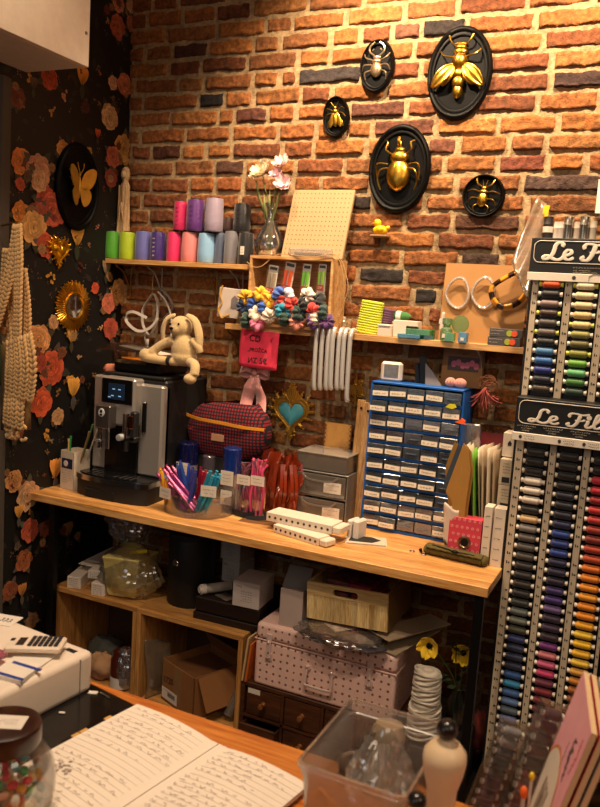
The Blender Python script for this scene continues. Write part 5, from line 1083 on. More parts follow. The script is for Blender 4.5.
for s,r in ((-1,.023),(1,.027)): mb=MB(); mb.ell((s*.022,0,.022),(r*1.05,.022,.0225),18); o=mb.build('plush_ball',pkp,t); mb=MB(); mb.ell((s*.022-.008,-.020,.026),.0018,6); mb.ell((s*.022+.004,-.0215,.026),.0018,6); mb.build('stitched_eye',black,o)
q=at(460,375,Y=-.04); t=thing('photo_card','brown card with pink floral picture leaning behind the pink plush balls','card',(at(461,378,Y=-.055).x,-.06,CT),rot=(-.1,0,0)); hh=at(461,349,Y=-.045).z-CT
mb=MB(); mb.b2(-.072,.072,0,.003,0,hh); mb.build('card',P('cardbrown','#8c6438',rough=.7),t); mb=MB(); mb.b2(-.052,.058,-.001,0,hh*.42,hh*.80,mi=0)
for k in range(6): mb.ell((-.03+.016*k,-.002,hh*.6+.006*math.sin(k*2)),(.010,.001,.012),8,mi=1)
mb.text('mami',.014,TR(.0,-.001,hh*.89)@FRONT,2); mb.build('picture',[P('picdark','#3c2a28'),P('picpink','#c86c84'),ink],t)
# dried flower tassel
q=at(486,385,Y=-.12); t=thing('tassel','dusty red tassel with looped cords hanging below the long shelf','tassel',q)
mb=MB(); 
for k in range(46):
    a=rnd.uniform(-.9,.95); L=rnd.uniform(.06,.105); mb.tube(cr_pts([(rnd.uniform(-.005,.005),rnd.uniform(-.008,.008),-.008),(L*.35*math.sin(a),rnd.uniform(-.02,.01),-L*.45),(L*math.sin(a)*.85,rnd.uniform(-.02,.02),-L*math.cos(a)*.9)],4),.0016,5)
mb.build('fringe',P('dustyred','#9c4a44',rough=.9),t,kind='stuff',ang=180)
mb=MB()
for k in range(12):
    a=rnd.uniform(0,6.28); r=rnd.uniform(.014,.026); c=Vector((.012*math.cos(a)+.008,-.006,.012*math.sin(a)+.004)); mb.tube([c+Vector((r*math.cos(b),rnd.uniform(-.002,.002),r*.8*math.sin(b))) for b in [i*2*PI/14 for i in range(14)]],.0013,5,closed=True)
mb.tube([(0,0,0),(-.004,.02,.09)],.0012,5); mb.build('looped_cord',P('browncord','#6c3c20',rough=.8),t,ang=180)
# ================================================================ right end of desk: folders etc.
def lean_sheet(px0,py0,px1,py1,w,c,label,y,th=.002,rz=0,tilt=0,name='folder',cat='folder',top=None,seed=0,curl=0):
    """upright sheet: bottom px/py, top py; w depth in the Y direction"""
    b=at(px0,py0,Y=y); tp=at(px1,py1,Y=y); b.z=DZ+.002; v=tp-b; t=thing(name,label,cat,b,rz=rz,group='upright folders and papers at desk right end')
    mb=MB(); 
    mb.grid(lambda u,q:Vector((v.x*q+curl*math.sin(q*PI)*.02+.006*math.sin(u*3+seed),u*w,v.z*q-(.0 if not top else top*u))),6,10); mb.build('sheet',P('sh'+c,c,rough=.75,var=.12,scale=15),t,ang=60,solid=th); return t
for k,a in enumerate(((470,540,461,447,.13,'#cfc4b0','white paper sheaf standing at the centre of the folders',-.26,.003),(476,540,466,448,.14,'#c8b89c','cream paper sheet standing in the folder row',-.25,.004),(474,538,471,452,.12,'#6cb428','lime green sheet standing among the white papers',-.30,.0015),
    (481,540,478,450,.14,'#d8ccb8','pale paper booklet right of the lime green sheet',-.24,.003),(484,540,484,448,.14,'#bca88c','beige paper booklet, fourth from the right boxes',-.25,.003),(488,542,490,449,.14,'#d0c0a8','off-white paper booklet beside the long white boxes',-.24,.004),(493,540,494,452,.13,'#a89478','tan paper folder rightmost in the folder row',-.22,.003),
    (462,540,466,470,.10,'#8c6c48','brown crumpled paper between envelopes and white sheaf',-.32,.002),(454,545,460,466,.09,'#7c9c3c','small green card before the kraft envelopes',-.33,.001))):
    lean_sheet(a[0],a[1],a[2],a[3],a[4],a[5],a[6],a[7],a[8],seed=k)
for k,(pl,y0,c,lb) in enumerate((([(455,441),(445,468),(452,545),(456,545),(459,450)],-.27,'#8a6428','ochre kraft envelope fanned leftmost, leaning over the blue cabinet'),([(459,443),(444,482),(446,490),(462,452)],-.30,'#34404c','dark slate envelope between the two kraft envelopes'),([(464,443),(446,491),(452,501),(457,545),(462,545),(466,505),(471,470),(469,450)],-.325,'#a87834','golden kraft envelope nearest in the leaning fan, above tissue roll'))):
    q=[at(a,b,Y=y0) for a,b in pl]; o0=Vector((q[0].x,y0,DZ+.001)); t=thing('kraft_envelope',lb,'envelope',o0,group='upright folders and papers at desk right end'); mb=MB(); mb.prism([(p.x-o0.x,max(p.z,DZ+.001)-o0.z) for p in q],.003+.001*k,FRONT); mb.build('envelope_front',P('env'+c,c,rough=.75,var=.12,scale=15),t,ang=30)
    mb=MB(); mb.prism([((p.x-o0.x)+.006,max(p.z-.006,DZ+.001)-o0.z) for p in q],.002,TR(0,.012,0)@FRONT); mb.build('envelope_back',P('env'+c),t,ang=30)
t=thing('red_folder','red folder lying behind the upright papers','folder',(at(490,440,Y=-.09).x,-.08,DZ),rot=(-.1,0,0)); zt=at(485,433,Y=-.08).z-DZ; mb=MB(); mb.b2(-.07,.04,0,.004,0,zt); mb.build('cover',P('redfold','#7c1c1c',rough=.5),t)
t=thing('plastic_sleeve','clear plastic sleeve standing behind papers beside blue cabinet','sleeve',(at(475,440,Y=-.13).x,-.13,DZ),rot=(0,-.05,0)); zt=at(472,424,Y=-.13).z-DZ; mb=MB(); mb.b2(-.05,.035,0,.02,0,zt,.004); mb.build('sleeve',clear('sleeve',op=.12,gloss=.5),t)
t=thing('tissue_roll','crumpled white tissue rolled up in front of the kraft envelopes','tissue',(at(453,520,Y=-.30).x,-.315,at(453,524,Y=-.30).z-.035)); mb=MB()
mb.grid(lambda u,v:Vector(((.020+.010*v)*math.cos(2*PI*u*1.15)*(1+.25*noise.noise(Vector((u*9,v*4,1)))),(.014+.008*v)*math.sin(2*PI*u*1.15),-.03+.13*v+.01*math.sin(u*15))),30,14); mb.build('tissue',P('tissue','#d8c8b8',rough=.8),t,ang=60,solid=.0012)
# red polka box
rb0=at(446.5,552,Z=DZ); rb1=at(480,557.5,Z=DZ); x0,x1=rb0.x,rb1.x; yb=-.335
x0=at(446.5,552,Y=yb).x; x1=at(479,556,Y=yb).x; zt=at(463,516,Y=yb).z-DZ
t=thing('gift_box','small red gift box printed with white rings and a round metal eyelet','box',((x0+x1)/2,yb,DZ)); w2=(x1-x0)/2
mb=MB(); mb.b2(-w2,w2,0,.05,0,zt-.006,.001); mb.build('box_body',P('redbox','#cc3c50',rough=.6),t)
mb=MB()
for i in range(6):
    for j in range(6):
        x=-w2+.012+i*(2*w2-.022)/5+(.004 if j%2 else -.002); z=.012+j*(zt-.024)/5
        if math.hypot(x-.002,z-zt*.42)<.022: continue
        mb.lathe([(.0042,0),(.0042,.0005),(.0028,.0005),(.0028,0)],12,c=(x,-.0001,z),rot=FRONT)
mb.build('printed_ring',P('ringpink','#e8b0a8'),t,ang=0)
mb=MB(); mb.lathe([(.021,0),(.021,.004),(.017,.005),(.014,.003),(.014,0)],26,c=(.002,0,zt*.42),rot=FRONT); e=mb.build('eyelet',P('eyeletm','#8c7c5c',rough=.3,metal=1),t); mb=MB(); mb.lathe([(0,.001),(.0125,.001),(.0125,0),(0,0)],20,c=(.002,0,zt*.42),rot=FRONT); mb.build('dark_opening',P('deep','#050505'),e)
# long white boxes
def wbox(pxa,pxb,pyb,pyt,y,label,zb=None,d=.05,marks=True,ref=None):
    a=at(pxa,pyb,Y=y); b=at(pxb,pyb,Y=y); z0=DZ if zb is None else zb; zt=at((pxa+pxb)/2,pyt,Y=y).z; t=thing('long_white_box',label,'box',((a.x+b.x)/2,y,z0),group='tall white boxes by the thread rack'); w2=(b.x-a.x)/2-.0005
    mb=MB(); mb.b2(-w2,w2,0,d,0,zt-z0,.001); mb.build('box_body',whb,t)
    mb=MB(); H=zt-z0
    for k in range(5): z=H*(.12+.18*k); scribble(mb,-w2*.6,w2*.5,z,-.0006,0,5,.004,.0008,.05)
    mb.build('printed_writing',P('blueink','#283450'),t); return t,w2,H
wbox(480,488.5,556,506,-.335,'left of two tall white boxes standing right of the red gift box')
wbox(489.5,501.5,560,508,-.33,'right of two tall white boxes, touching the thread rack')
for (a,b,yb_,yt,lb) in ((496,510,510,485,'lower carton with black printed bar behind the tall white boxes'),(498,511.5,485,459,'upper carton with black printed bar, stacked beside the thread rack')):
    y=-.27; p0_=at(a,yb_,Y=y); p1_=at(b,yb_,Y=y); zt=at((a+b)/2,yt,Y=y).z; z0=at((a+b)/2,yb_,Y=y).z
    if lb.startswith('lower'): z0=DZ
    t=thing('carton',lb,'carton',((p0_.x+p1_.x)/2,y,z0+.0005)); w2=(p1_.x-p0_.x)/2; H=zt-z0
    mb=MB(); mb.b2(-w2,w2,0,.12,0,H-.001,.001); mb.build('box_body',P('cartongrey','#b8a890',rough=.7),t)
    mb=MB(); zz=H-.085; mb.b2(-w2*.55,w2*.6,-.0008,0,zz+.008,zz+.026,mi=0)
    for k in range(4): scribble(mb,-w2*.5,w2*.6,zz+.040+.010*k,-.0008,0,6,.004,.0006,.05)
    mb.build('printed_panel',ink,t)
y=-.24; p0_=at(504,455,Y=y); zt=at(508,433,Y=y).z; t=thing('carton','narrow white carton with black drop symbol, topmost beside the thread rack','carton',(at(508,455,Y=y).x,y,at(506,459,Y=-.27).z+.002)); mb=MB(); mb.b2(-.02,.018,0,.08,0,zt-t.location.z,.001); mb.build('box_body',P('cartonwhite'),t); mb=MB(); mb.prism([(0,.01),(.007,0),(.005,-.008),(-.005,-.008),(-.007,0)],.0006,TR(.002,-.0001,.045)@FRONT); mb.build('printed_symbol',ink,t)
# green crochet case
p0_=at(428,553,Z=DZ); p1_=at(484,566,Z=DZ); d=(p1_-p0_); ang=math.atan2(d.y,d.x); L=d.length
t=thing('crochet_case','olive green crocheted case lying at right end of the desk','case',((p0_.x+p1_.x)/2,(p0_.y+p1_.y)/2+.005,DZ),rz=ang)
og=P('olivewool','#5c5024',rough=.95,var=.35,scale=220,bump=1,bscale=420)
mb=MB(); mb.grid(lambda u,v:Vector(((u-.5)*L*1.02+.004*math.sin(v*9),.034*math.cos(2*PI*v)*(1+.05*math.sin(u*40)),.016+.016*math.sin(2*PI*v)*(1+.08*math.sin(u*60)))),50,20); mb.ell((-L*.51,0,.016),(.012,.033,.016),14); mb.ell((L*.51,0,.016),(.010,.033,.016),14); mb.build('case_body',og,t,ang=180)
mb=MB(); mb.grid(lambda u,v:Vector(((u-.5)*L*.98,-.006-.030*v,.0345-.006*v*v+.001*math.sin(u*50))),40,6); mb.build('flap',og,t,ang=180,solid=.004)
mb=MB(); mb.tube(cr_pts([(-L*.4,-.02,.036),(-L*.1,-.03,.036),(.0,-.034,.034),(L*.2,-.03,.034),(L*.36,-.028,.033)],6),.0022,6); mb.ell((L*.03,-.034,.034),(.011,.008,.005),14); mb.build('dark_cord',black,t,label='thin dark cord and button')
mb=MB()
# snips / keys
p=at(419,553,Z=DZ); t=thing('thread_snips','small black-handled thread snips lying on the desk beside green case','snips',(p.x,p.y,DZ),rz=-.3)
mb=MB(); mb.tube([(-.010,.022,.006),(.012,-.004,.007)],[.006,.004],8,flat=.6); mb.build('handle',black,t); mb=MB(); mb.strip([(.008,-.004,.004),(.035,-.012,.003)],(0,1,0),[.006,.002],.0015); mb.tube([(-.02+.008*math.cos(a),.0-.012+.008*math.sin(a),.003) for a in [i*2*PI/14 for i in range(14)]],.0018,6,closed=True); mb.tube([(.022+.007*math.cos(a),.008*math.sin(a)-.006,.003) for a in [i*2*PI/14 for i in range(14)]],.0015,6,closed=True); mb.build('metal_ring',chrome,t)
# ================================================================ cube shelves under the desk
cubew=wood('cubewood','#9c6a34','#d49c58',axis='x',scale=6,rough=.5); cubez=wood('cubewoodz','#9c6a34','#d49c58',axis='z',scale=6,rough=.5)
CZ=.405; CYf=-.45; TK=.018
def cube(x0,x1,label):
    t=thing('cube_shelf',label,'shelf unit',((x0+x1)/2,CYf,0),group='open cubes under the desk'); w_=(x1-x0)/2
    mb=MB(); mb.b2(-w_,w_,0,.34,CZ-TK,CZ,.001); mb.build('top_board',cubew,t)
    mb=MB(); mb.b2(-w_,w_,0,.34,.02,.02+TK,.001); mb.build('bottom_board',cubew,t)
    for s,n_ in ((-1,'l'),(1,'r')):
        mb=MB(); mb.b2(min(s*w_,s*(w_-TK)),max(s*w_,s*(w_-TK)),0,.34,0,CZ-TK-.0005,.001); mb.build('side_board',cubez,t)
    mb=MB(); mb.b2(-w_+TK,w_-TK,.332,.34,.04,CZ-TK); mb.build('back_panel',P('hdf','#4c3018',rough=.8),t)
cube(.052,.462,'left open pine cube shelf under the desk, with white boxes on top')
cube(.464,.925,'right open pine cube shelf under the desk, holding an open cardboard box')
# white small cartons on left cube
for i,(px,py,rz,w_,h_,d_,lb) in enumerate(((72,594,-.55,.058,.048,.15,'small white carton at left front of the left cube shelf'),(96,604,-.6,.058,.050,.16,'small white carton with open torn end at front beside the yellow tub'),(92,590,-.5,.065,.034,.16,'crumpled open white carton between the two front cartons'),)):
    xx=(at(73,600,Y=CYf+.02).x,at(97,606,Y=CYf+.012).x,at(93,592,Y=CYf+.03).x)[i]; t=thing('small_carton',lb,'carton',(xx,(CYf+.022,CYf+.014,CYf+.04)[i],CZ+(0,0,.052)[i]),rz=(.30,.22,.26)[i],group='white cartons on the left cube')
    mb=MB(); mb.b2(-w_/2,w_/2,0,d_,0,h_,.0015); mb.build('box_body',whb,t)
    mb=MB()
    for k in range(5): scribble(mb,-w_*.35,w_*.3,h_*.8-k*.008,-.0007,0,5,.004,.0006,.1)
    mb.build('printed_label',ink,t)
t=thing('small_carton','long crumpled white carton lying at the back on the other cartons','carton',(.135,CYf+.13,CZ+.052),rz=.1); mb=MB(); mb.b2(-.035,.035,0,.20,0,.032,.004); mb.b2(-.035,.035,-.045,0,.026,.029,.001); mb.build('box_body',whb,t)
# tub in plastic bag
p=at(128,608,Z=CZ); t=thing('plastic_tub','pale yellow plastic tub wrapped in a clear bag on the left cube','tub',(.352,-.352,CZ)); t.scale=(1.18,1.1,1.15)
tub=P('tubyellow','#dcc878',rough=.35)
mb=MB(); mb.lathe([(0,.004),(.060,.004),(.066,.02),(.078,.13),(.082,.135),(.082,.145),(0,.145)],4,sx=1.25,sy=1,rot=RZ(PI/4+.15)); o=mb.build('tub_body',tub,t,ang=30); bv=o.modifiers.new('bevel','BEVEL'); bv.width=.014; bv.segments=4
def bagmesh(c,rx,ry,z0,z1,name,mat,parent,seed=0,neck=.25,n=.18):
    mb=MB()
    def fn(u,v):
        a=2*PI*u; k=math.sin(PI*(.05+.9*v))**.5*(1-neck*v); q=1+.10*abs(noise.noise(Vector((math.cos(a)*5+seed,math.sin(a)*5,v*14+math.sin(a*3)*2))))+n*noise.noise(Vector((math.cos(a)*1.6+seed,math.sin(a)*1.6,v*4)))+n*.5*noise.noise(Vector((math.cos(a)*6,math.sin(a)*6+seed,v*9)))
        return Vector(c)+Vector((rx*k*q*math.cos(a),ry*k*q*math.sin(a),z0+(z1-z0)*v))
    mb.grid(fn,64,30); return mb.build(name,mat,parent,ang=12)
wrap=clear('wrap',op=.10,gloss=.55,rough=.12,milk='#d8c8a8')
bagmesh((0,0,0),.125,.095,.0,.175,'clear_wrapping',wrap,t,seed=2)
mb=MB(); mb.box((.045,-.02,.165),(.07,.008,.012),.003,rot=RY(-.3)); mb.build('yellow_clip',P('clipyellow','#e0c418',rough=.4),t)
t=thing('plastic_bag','crumpled empty clear plastic bag standing behind the yellow tub','bag',(.275,-.28,CZ+.20)); bagmesh((0,0,0),.095,.06,-.02,.155,'bag_film',clear('film2',op=.10,gloss=.9,rough=.15),t,seed=5,neck=.1,n=.35)
# contents of left cube
for px,py,y,r,c,n_,lb,bag in ((107,652,-.28,(.085,.06,.062),'#4c4c44','cloth_bundle','grey-green translucent bag of fabric inside the left cube','g'),(102,673,-.38,(.062,.05,.052),'#b88c64','cloth_bundle','beige cloth bundle inside the left cube beside brown jar','b')):
    q=at(px,py,Y=y); mb=MB(); mb.ell((0,0,0),r,22,nz=.35,ns=10); mb.build(n_,P('cb'+c,c,rough=.85,var=.3,bump=.5),ang=180,loc=(q.x,y,.040+r[2]*.98),label=lb,cat='bundle')
q=at(121,685,Y=-.40); t=thing('brown_jar','dark brown jar with white label in a clear bag inside the left cube','jar',(q.x,-.40,.038)); mb=MB(); mb.lathe([(0,0),(.042,.0),(.044,.01),(.044,.12),(.036,.135),(.036,.15),(0,.15)],24); mb.build('jar_body',P('brownjar','#4a1c10',rough=.3),t); mb=MB(); mb.lathe([(.0445,.01),(.0448,.01),(.0448,.055),(.0445,.055)],24); mb.build('paper_label',P('paper'),t); bagmesh((.02,0,0),.06,.05,0,.17,'clear_wrapping',clear('film2'),t,seed=8)
# black bin on the right cube
t=thing('black_canister','tall matt black cylindrical canister with round silver badge on the cube shelf','canister',(.585,-.27,CZ))
mb=MB(); mb.lathe([(0,0),(.088,0),(.092,.006),(.092,.25),(.088,.262),(0,.264)],40); mb.build('canister_body',P('matt_black'),t); mb=MB(); mb.lathe([(0,.265),(.093,.265),(.093,.285),(.05,.300),(0,.302)],40); mb.build('lid',P('matt_black'),t)
mb=MB(); a=-1.75; mb.lathe([(0,.003),(.012,.003),(.014,0)],20,c=(.0925*math.cos(a),.0925*math.sin(a),.175),rot=RZ(a+PI/2)@FRONT); mb.build('silver_badge',chrome,t)
# dark box + tube + paper
t=thing('dark_box','flat dark brown box lying on the right cube shelf under a white tube','box',(.785,-.255,CZ),rz=.04); mb=MB(); mb.b2(-.105,.17,-.15,.14,0,.028,.003); mb.b2(-.10,.165,-.145,.135,.030,.085,.004); mb.build('box_body',P('darkbrown','#1e120d',rough=.45),t)
t=thing('white_tube','white capped cylindrical tube lying on the flat dark box','tube',(.712,-.365,CZ+.086+.019),rot=(0,0,.95)); mb=MB(); mb.tube([(.0,0,0),(.10,0,0)],.018,20); mb.build('tube_body',P('tubewhite','#b8b0a4',rough=.4),t); mb=MB(); mb.tube([(-.022,0,0),(-.002,0,0)],.019,20); mb.tube([(-.028,0,0),(-.022,0,0)],.013,20); mb.build('cap',P('whiteplastic'),t)
t=thing('paper_slip','small grey paper slip lying on the flat dark box','paper',(.79,-.35,CZ+.0865),rz=-.4); mb=MB(); mb.b2(-.035,.035,-.025,.025,0,.001); mb.build('slip',P('slipgrey','#6c6258',rough=.8),t)
def mbox(x,y,z,w_,d_,h_,rz,label,c='#b8b0a8',marks=True,grp=None):
    t=thing('white_carton',label,'carton',(x,y,z),rz=rz,group=grp); mb=MB(); mb.b2(-w_/2,w_/2,0,d_,0,h_,.0015)
    if marks:
        for k in range(5): scribble(mb,-w_*.2,w_*.25,h_*.62-k*.009,-.0007,1,5,.004,.0006,.1)
        scribble(mb,-w_*.4,-w_*.15,h_*.8,-.0007,1,3,.012,.0008,0)
    mb.build('box_body',[P('ctn'+c,c,rough=.75,var=.06),ink],t)
    return t
mbox(.728,-.215,CZ+.086,.085,.10,.088,-.15,'lower of two stacked white cartons under the desk behind the white tube',grp='white cartons under the desk')
mbox(.722,-.215,CZ+.175,.095,.10,.095,-.12,'upper of two stacked white cartons touching the underside of the desk',grp='white cartons under the desk')
mbox(.900,-.40,CZ+.086,.105,.14,.095,.08,'square pale carton with handwriting at front right of the flat dark box',c='#c0b4ae')
# folders between cube and suitcase
for k,(c,lb) in enumerate((('#c8a878','cream folder squeezed between the cube shelf and the spotted suitcase'),('#c8641c','orange folder squeezed between cube shelf and spotted suitcase'))):
    t=thing('paper_folder',lb,'folder',(.932+.014*k,-.46,.247),rot=(0,.10,0)); mb=MB(); mb.b2(0,.007,0,.26,0,.165-.02*k,.001); mb.build('folder_body',P('pf'+c,c,rough=.7),t)
# chest of small drawers
t=thing('drawer_chest','dark stained wooden chest of small drawers under the pink suitcase','drawer chest',(.928,-.45,0)); dk=wood('darkwood','#2c150a','#5c3216',axis='x',scale=8,rough=.5)
mb=MB(); CW_=.64; CH=.245; mb.b2(0,CW_,0,.36,CH-.016,CH,.002); mb.b2(0,.016,0,.36,.0,CH-.016,.001); mb.b2(CW_-.016,CW_,0,.36,.0,CH-.016,.001); mb.b2(.016,CW_-.016,.35,.36,0,CH-.016); mb.b2(.016,CW_-.016,0,.35,0,.014); mb.b2(.016,CW_-.016,0,.35,.113,.121)
cw3=(CW_-.032)/4
for k in range(1,4): mb.b2(.016+k*cw3-.005,.016+k*cw3+.005,0,.35,.014,CH-.016)
mb.build('carcass',dk,t)
knob=P('knobwood','#7c4c24',rough=.35)
for r_ in range(2):
    for c_ in range(4):
        xa=.016+c_*cw3+.007; xb=.016+(c_+1)*cw3-.007; za,zb=((.124,CH-.02),(.017,.110))[r_]; out=.045 if (r_==1 and c_==0) else 0
        mb=MB(); y=.004-out; mb.b2(xa,xb,y,y+.010,za,zb,.002); mb.b2(xa,xa+.005,y+.01,y+.25,za,zb-.01); mb.b2(xb-.005,xb,y+.01,y+.25,za,zb-.01); mb.b2(xa,xb,y+.01,y+.25,za,za+.004)
        d=mb.build('drawer',dk,t); mb=MB(); xc=(xa+xb)/2; zc=(za+zb)/2
        mb.lathe([(.010,0),(.006,.006),(.006,.012),(.011,.018),(.009,.026),(0,.028)],16,c=(xc,y,zc),rot=FRONT); mb.build('knob',knob,d)
        if (r_,c_)==(0,0):
            mb=MB(); mb.box((xa+.03,y-.001,zb-.012),(.048,.001,.018)); mb.build('paper_label',P('paper'),d)
            mb=MB(); mb.ell((xc+.010,y-.020,zc+.012),.008,10); mb.build('second_knob',knob,d)
# cardboard box in right cube
t=thing('cardboard_box','open brown cardboard box with taped flaps inside the right cube','cardboard box',(.690,-.322,.039),rz=-.38)
cb=P('cardboard','#8c5c30',rough=.8,var=.1,scale=10); w_,d_,h_=.105,.115,.165
mb=MB()
for a,b,c,d in ((-w_,w_,-d_+.0,-d_+.004),(-w_,w_,d_-.004,d_),(-w_,-w_+.004,-d_,d_),(w_-.004,w_,-d_,d_)): mb.b2(a,b,c,d,0,h_)
mb.b2(-w_,w_,-d_,d_,0,.004); mb.build('box_body',cb,t)
for rr,xx,yy,sx_,sy_ in (((RX(.9)),0,-d_,w_,.0),):
    pass
mb=MB(); mb.box((0,0,-.045),(2*w_*.96,.004,.09),0,rot=RX(.5)) ; mb.m=Matrix.Identity(4); mb.v=[v+Vector((0,d_-.01,h_)) + Vector((0,0,.06)) for v in mb.v]; mb.build('flap',cb,t)
mb=MB(); mb.box((w_+.035,-.0,h_-.055),(.004,2*d_*.9,.125),0,rot=RY(-.5)); mb.build('flap',cb,t)
mb=MB(); mb.box((0,0,h_-.03),(2*w_*.9,2*d_*.9,.003)); mb.build('inner_sheet',P('cardboard2','#6c4420',rough=.8),t)
mb=MB(); mb.b2(-.022,.022,-d_-.001,-d_,.03,h_); mb.build('packing_tape',P('tape','#8c6c48',rough=.25),t)
mb=MB(); mb.b2(-.10,.0,-d_-.0015,-d_-.0005,.012,.055,mi=0); 
for k in range(14): mb.b2(-.060+.0035*k,-.0585+.0035*k,-d_-.0022,-d_-.0015,.028,.045,mi=1)
scribble(mb,-.095,-.03,.05,-d_-.002,1,6,.003,.0005,.1); mb.build('shipping_label',[P('paper'),ink],t)
mb=MB(); mb.text('1720',.034,TR(-.062,-d_-.001,.09)@RY(-.15)@FRONT,0); mb.build('marker_writing',ink,t)
t=thing('bubble_wrap','sheet of clear bubble wrap standing left of the cardboard box','bubble wrap',(.522,-.432,.039)); mb=MB(); mb.grid(lambda u,v:Vector((-.02+.05*u+.010*math.sin(v*5),.02*math.sin(u*3)+.10*u,.24*v-.04*u*v)),14,18); mb.build('wrap_sheet',clear('bubble',op=.28,milk='#a89880',gloss=.4),t,ang=180,solid=.003)
t=thing('plastic_roll','rolled clear plastic beside the cardboard box in right cube','roll',(.855,-.40,.039+.022),rot=(0,-1.0,1.2)); mb=MB(); mb.tube([(0,0,0),(.13,0,0)],.020,16,cap=False); mb.tube([(0,0,0),(.13,0,0)],.012,16,cap=False); mb.build('roll_body',clear('rollc',op=.3,milk='#9c9084',gloss=.5),t)
# ================================================================ pink spotted suitcase
SX0,SX1,SY,SZ,SZ1=.975,1.495,-.45,.246,.475
t=thing('spotted_suitcase','dusty-pink metal suitcase with small dark spots on the drawer chest','suitcase',((SX0+SX1)/2,SY,SZ)); W=(SX1-SX0)/2; H=SZ1-SZ; D_=.33
pinkm=dots('spots','#e6c0b4','#7c5854',scale=38,size=.18,rough=.4)
def rbox(x0,x1,y0,y1,z0,z1,r,topr=True):
    mb=MB(); out=[]
    mb.b2(x0,x1,y0,y1,z0,z1); return mb
o=rbox(-W,W,0,D_,0,H*.735,.0).build('case_base',pinkm,t,ang=40); m=o.modifiers.new('bevel','BEVEL'); m.width=.012; m.segments=4
o=rbox(-W,W,0,D_,H*.74,H,.0).build('case_lid',pinkm,t,ang=40); m=o.modifiers.new('bevel','BEVEL'); m.width=.016; m.segments=6
mb=MB(); mb.tube([(-W-.001,D_,H*.738),(-W-.001,0,H*.738),(W+.001,-.001,H*.738),(W+.001,D_,H*.738)],.003,8); mb.build('lid_rim',P('pinkplain','#dcb8ac',rough=.35),t)
pl_=P('latchpink','#e4ccc4',rough=.3,metal=.3)
for s,lb in ((-.78,'l'),(.66,'r')):
    x=W*s; mb=MB(); mb.box((x,-.004,H*.80),(.022,.006,.030),.002); mb.box((x,-.007,H*.66),(.016,.008,.040),.003); mb.tube([(x-.006,-.008,H*.62),(x-.007,-.012,H*.50),(x+.007,-.012,H*.50),(x+.006,-.008,H*.62)],.0025,6); mb.box((x,-.003,H*.50),(.026,.005,.030),.002); mb.ell((x,-.010,H*.74),.006,8); mb.build('latch',pl_,t)
x=-W*.02; mb=MB()
for s in(-1,1): mb.ell((x+s*.045,-.004,H*.50),(.011,.007,.011),12); mb.ell((x+s*.045,-.010,H*.53),.007,10)
mb.tube(cr_pts([(x-.046,-.010,H*.50),(x-.048,-.018,H*.30),(x-.040,-.02,H*.26),(x+.040,-.02,H*.26),(x+.048,-.018,H*.30),(x+.046,-.010,H*.50)],6),.0045,8); mb.build('carry_handle',pl_,t)
for s in(-1,1):
    for q in(-1,1): pass
# things on suitcase
t=mbox(1.095,-.43,SZ1,.085,.14,.135,.05,'tall open pale carton standing on the left of the suitcase lid',c='#b8a49a',marks=False)
mb=MB(); mb.box((.0,.05,.165),(.09,.004,.085),0,rot=RX(-.8)); mb.build('flap',P('ctn#a08c84'),t)
# papers pile under wooden box
t=thing('printed_packets','pile of glossy printed paper packets between the suitcase and wooden box','packets',(1.31,-.43,SZ1)); pr=random.Random(4)
mb=MB(); cols=['#a8786c','#6c4038','#c8b4a0','#8c5c64','#b8a894','#4c4850','#c08c7c']
for k in range(26):
    mb.col=hx(pr.choice(cols)); mb.box((pr.uniform(-.10,.10),pr.uniform(-.035,.10),.003+.0019*k),(pr.uniform(.05,.15),pr.uniform(.05,.11),.0016),0,rot=RZ(pr.uniform(-1.5,1.5))@RX(pr.uniform(-.05,.05)))
mb.build('packet_sheet',vcol('packets',rough=.3,var=.5,scale=50),t,ang=0,kind='stuff'); bagmesh((-.02,-.01,0),.15,.09,.0,.055,'clear_film',clear('film2'),t,seed=11,neck=0)
for k,(x,y,rz,lb,w_) in enumerate(((1.455,-.36,.5,'long pale cardboard sheet sticking out right of the wooden box, upper',.10),(1.44,-.35,.25,'wide pale card lying lowest at the right side of suitcase lid',.13))):
    t=thing('cardboard_sheet',lb,'cardboard',(x+.01,y,SZ1+(.052 if k==0 else .006)),rz=-rz); mb=MB(); mb.b2(-w_/2,w_/2,-.09,.20,0,.004); mb.build('sheet',P('palecard','#a89478',rough=.7),t)
    if k==0: mb=MB(); mb.b2(-w_/2+.002,-w_/2+.03,-.088,-.06,.004,.0046); mb.build('blue_print',P('blueprint','#2c5c84'),t)
bx0,bx1=1.163,1.452; t=thing('wooden_box','pale slatted wooden box with oval handle hole resting above the suitcase','box',((bx0+bx1)/2,-.445,.540),rot=(0,-.055,0)); W=(bx1-bx0)/2; H=.128
sw=wood('slatwood','#b88c4c','#ecd094',axis='z',scale=12,rough=.5,planks=.02); sw2=wood('slatwoodx','#cca060','#ecd094',axis='x',scale=9,rough=.5)
mb=MB(); mb.b2(-W,W,0,.010,0,H*.66,.001); mb.build('front_lower_panel',sw,t)
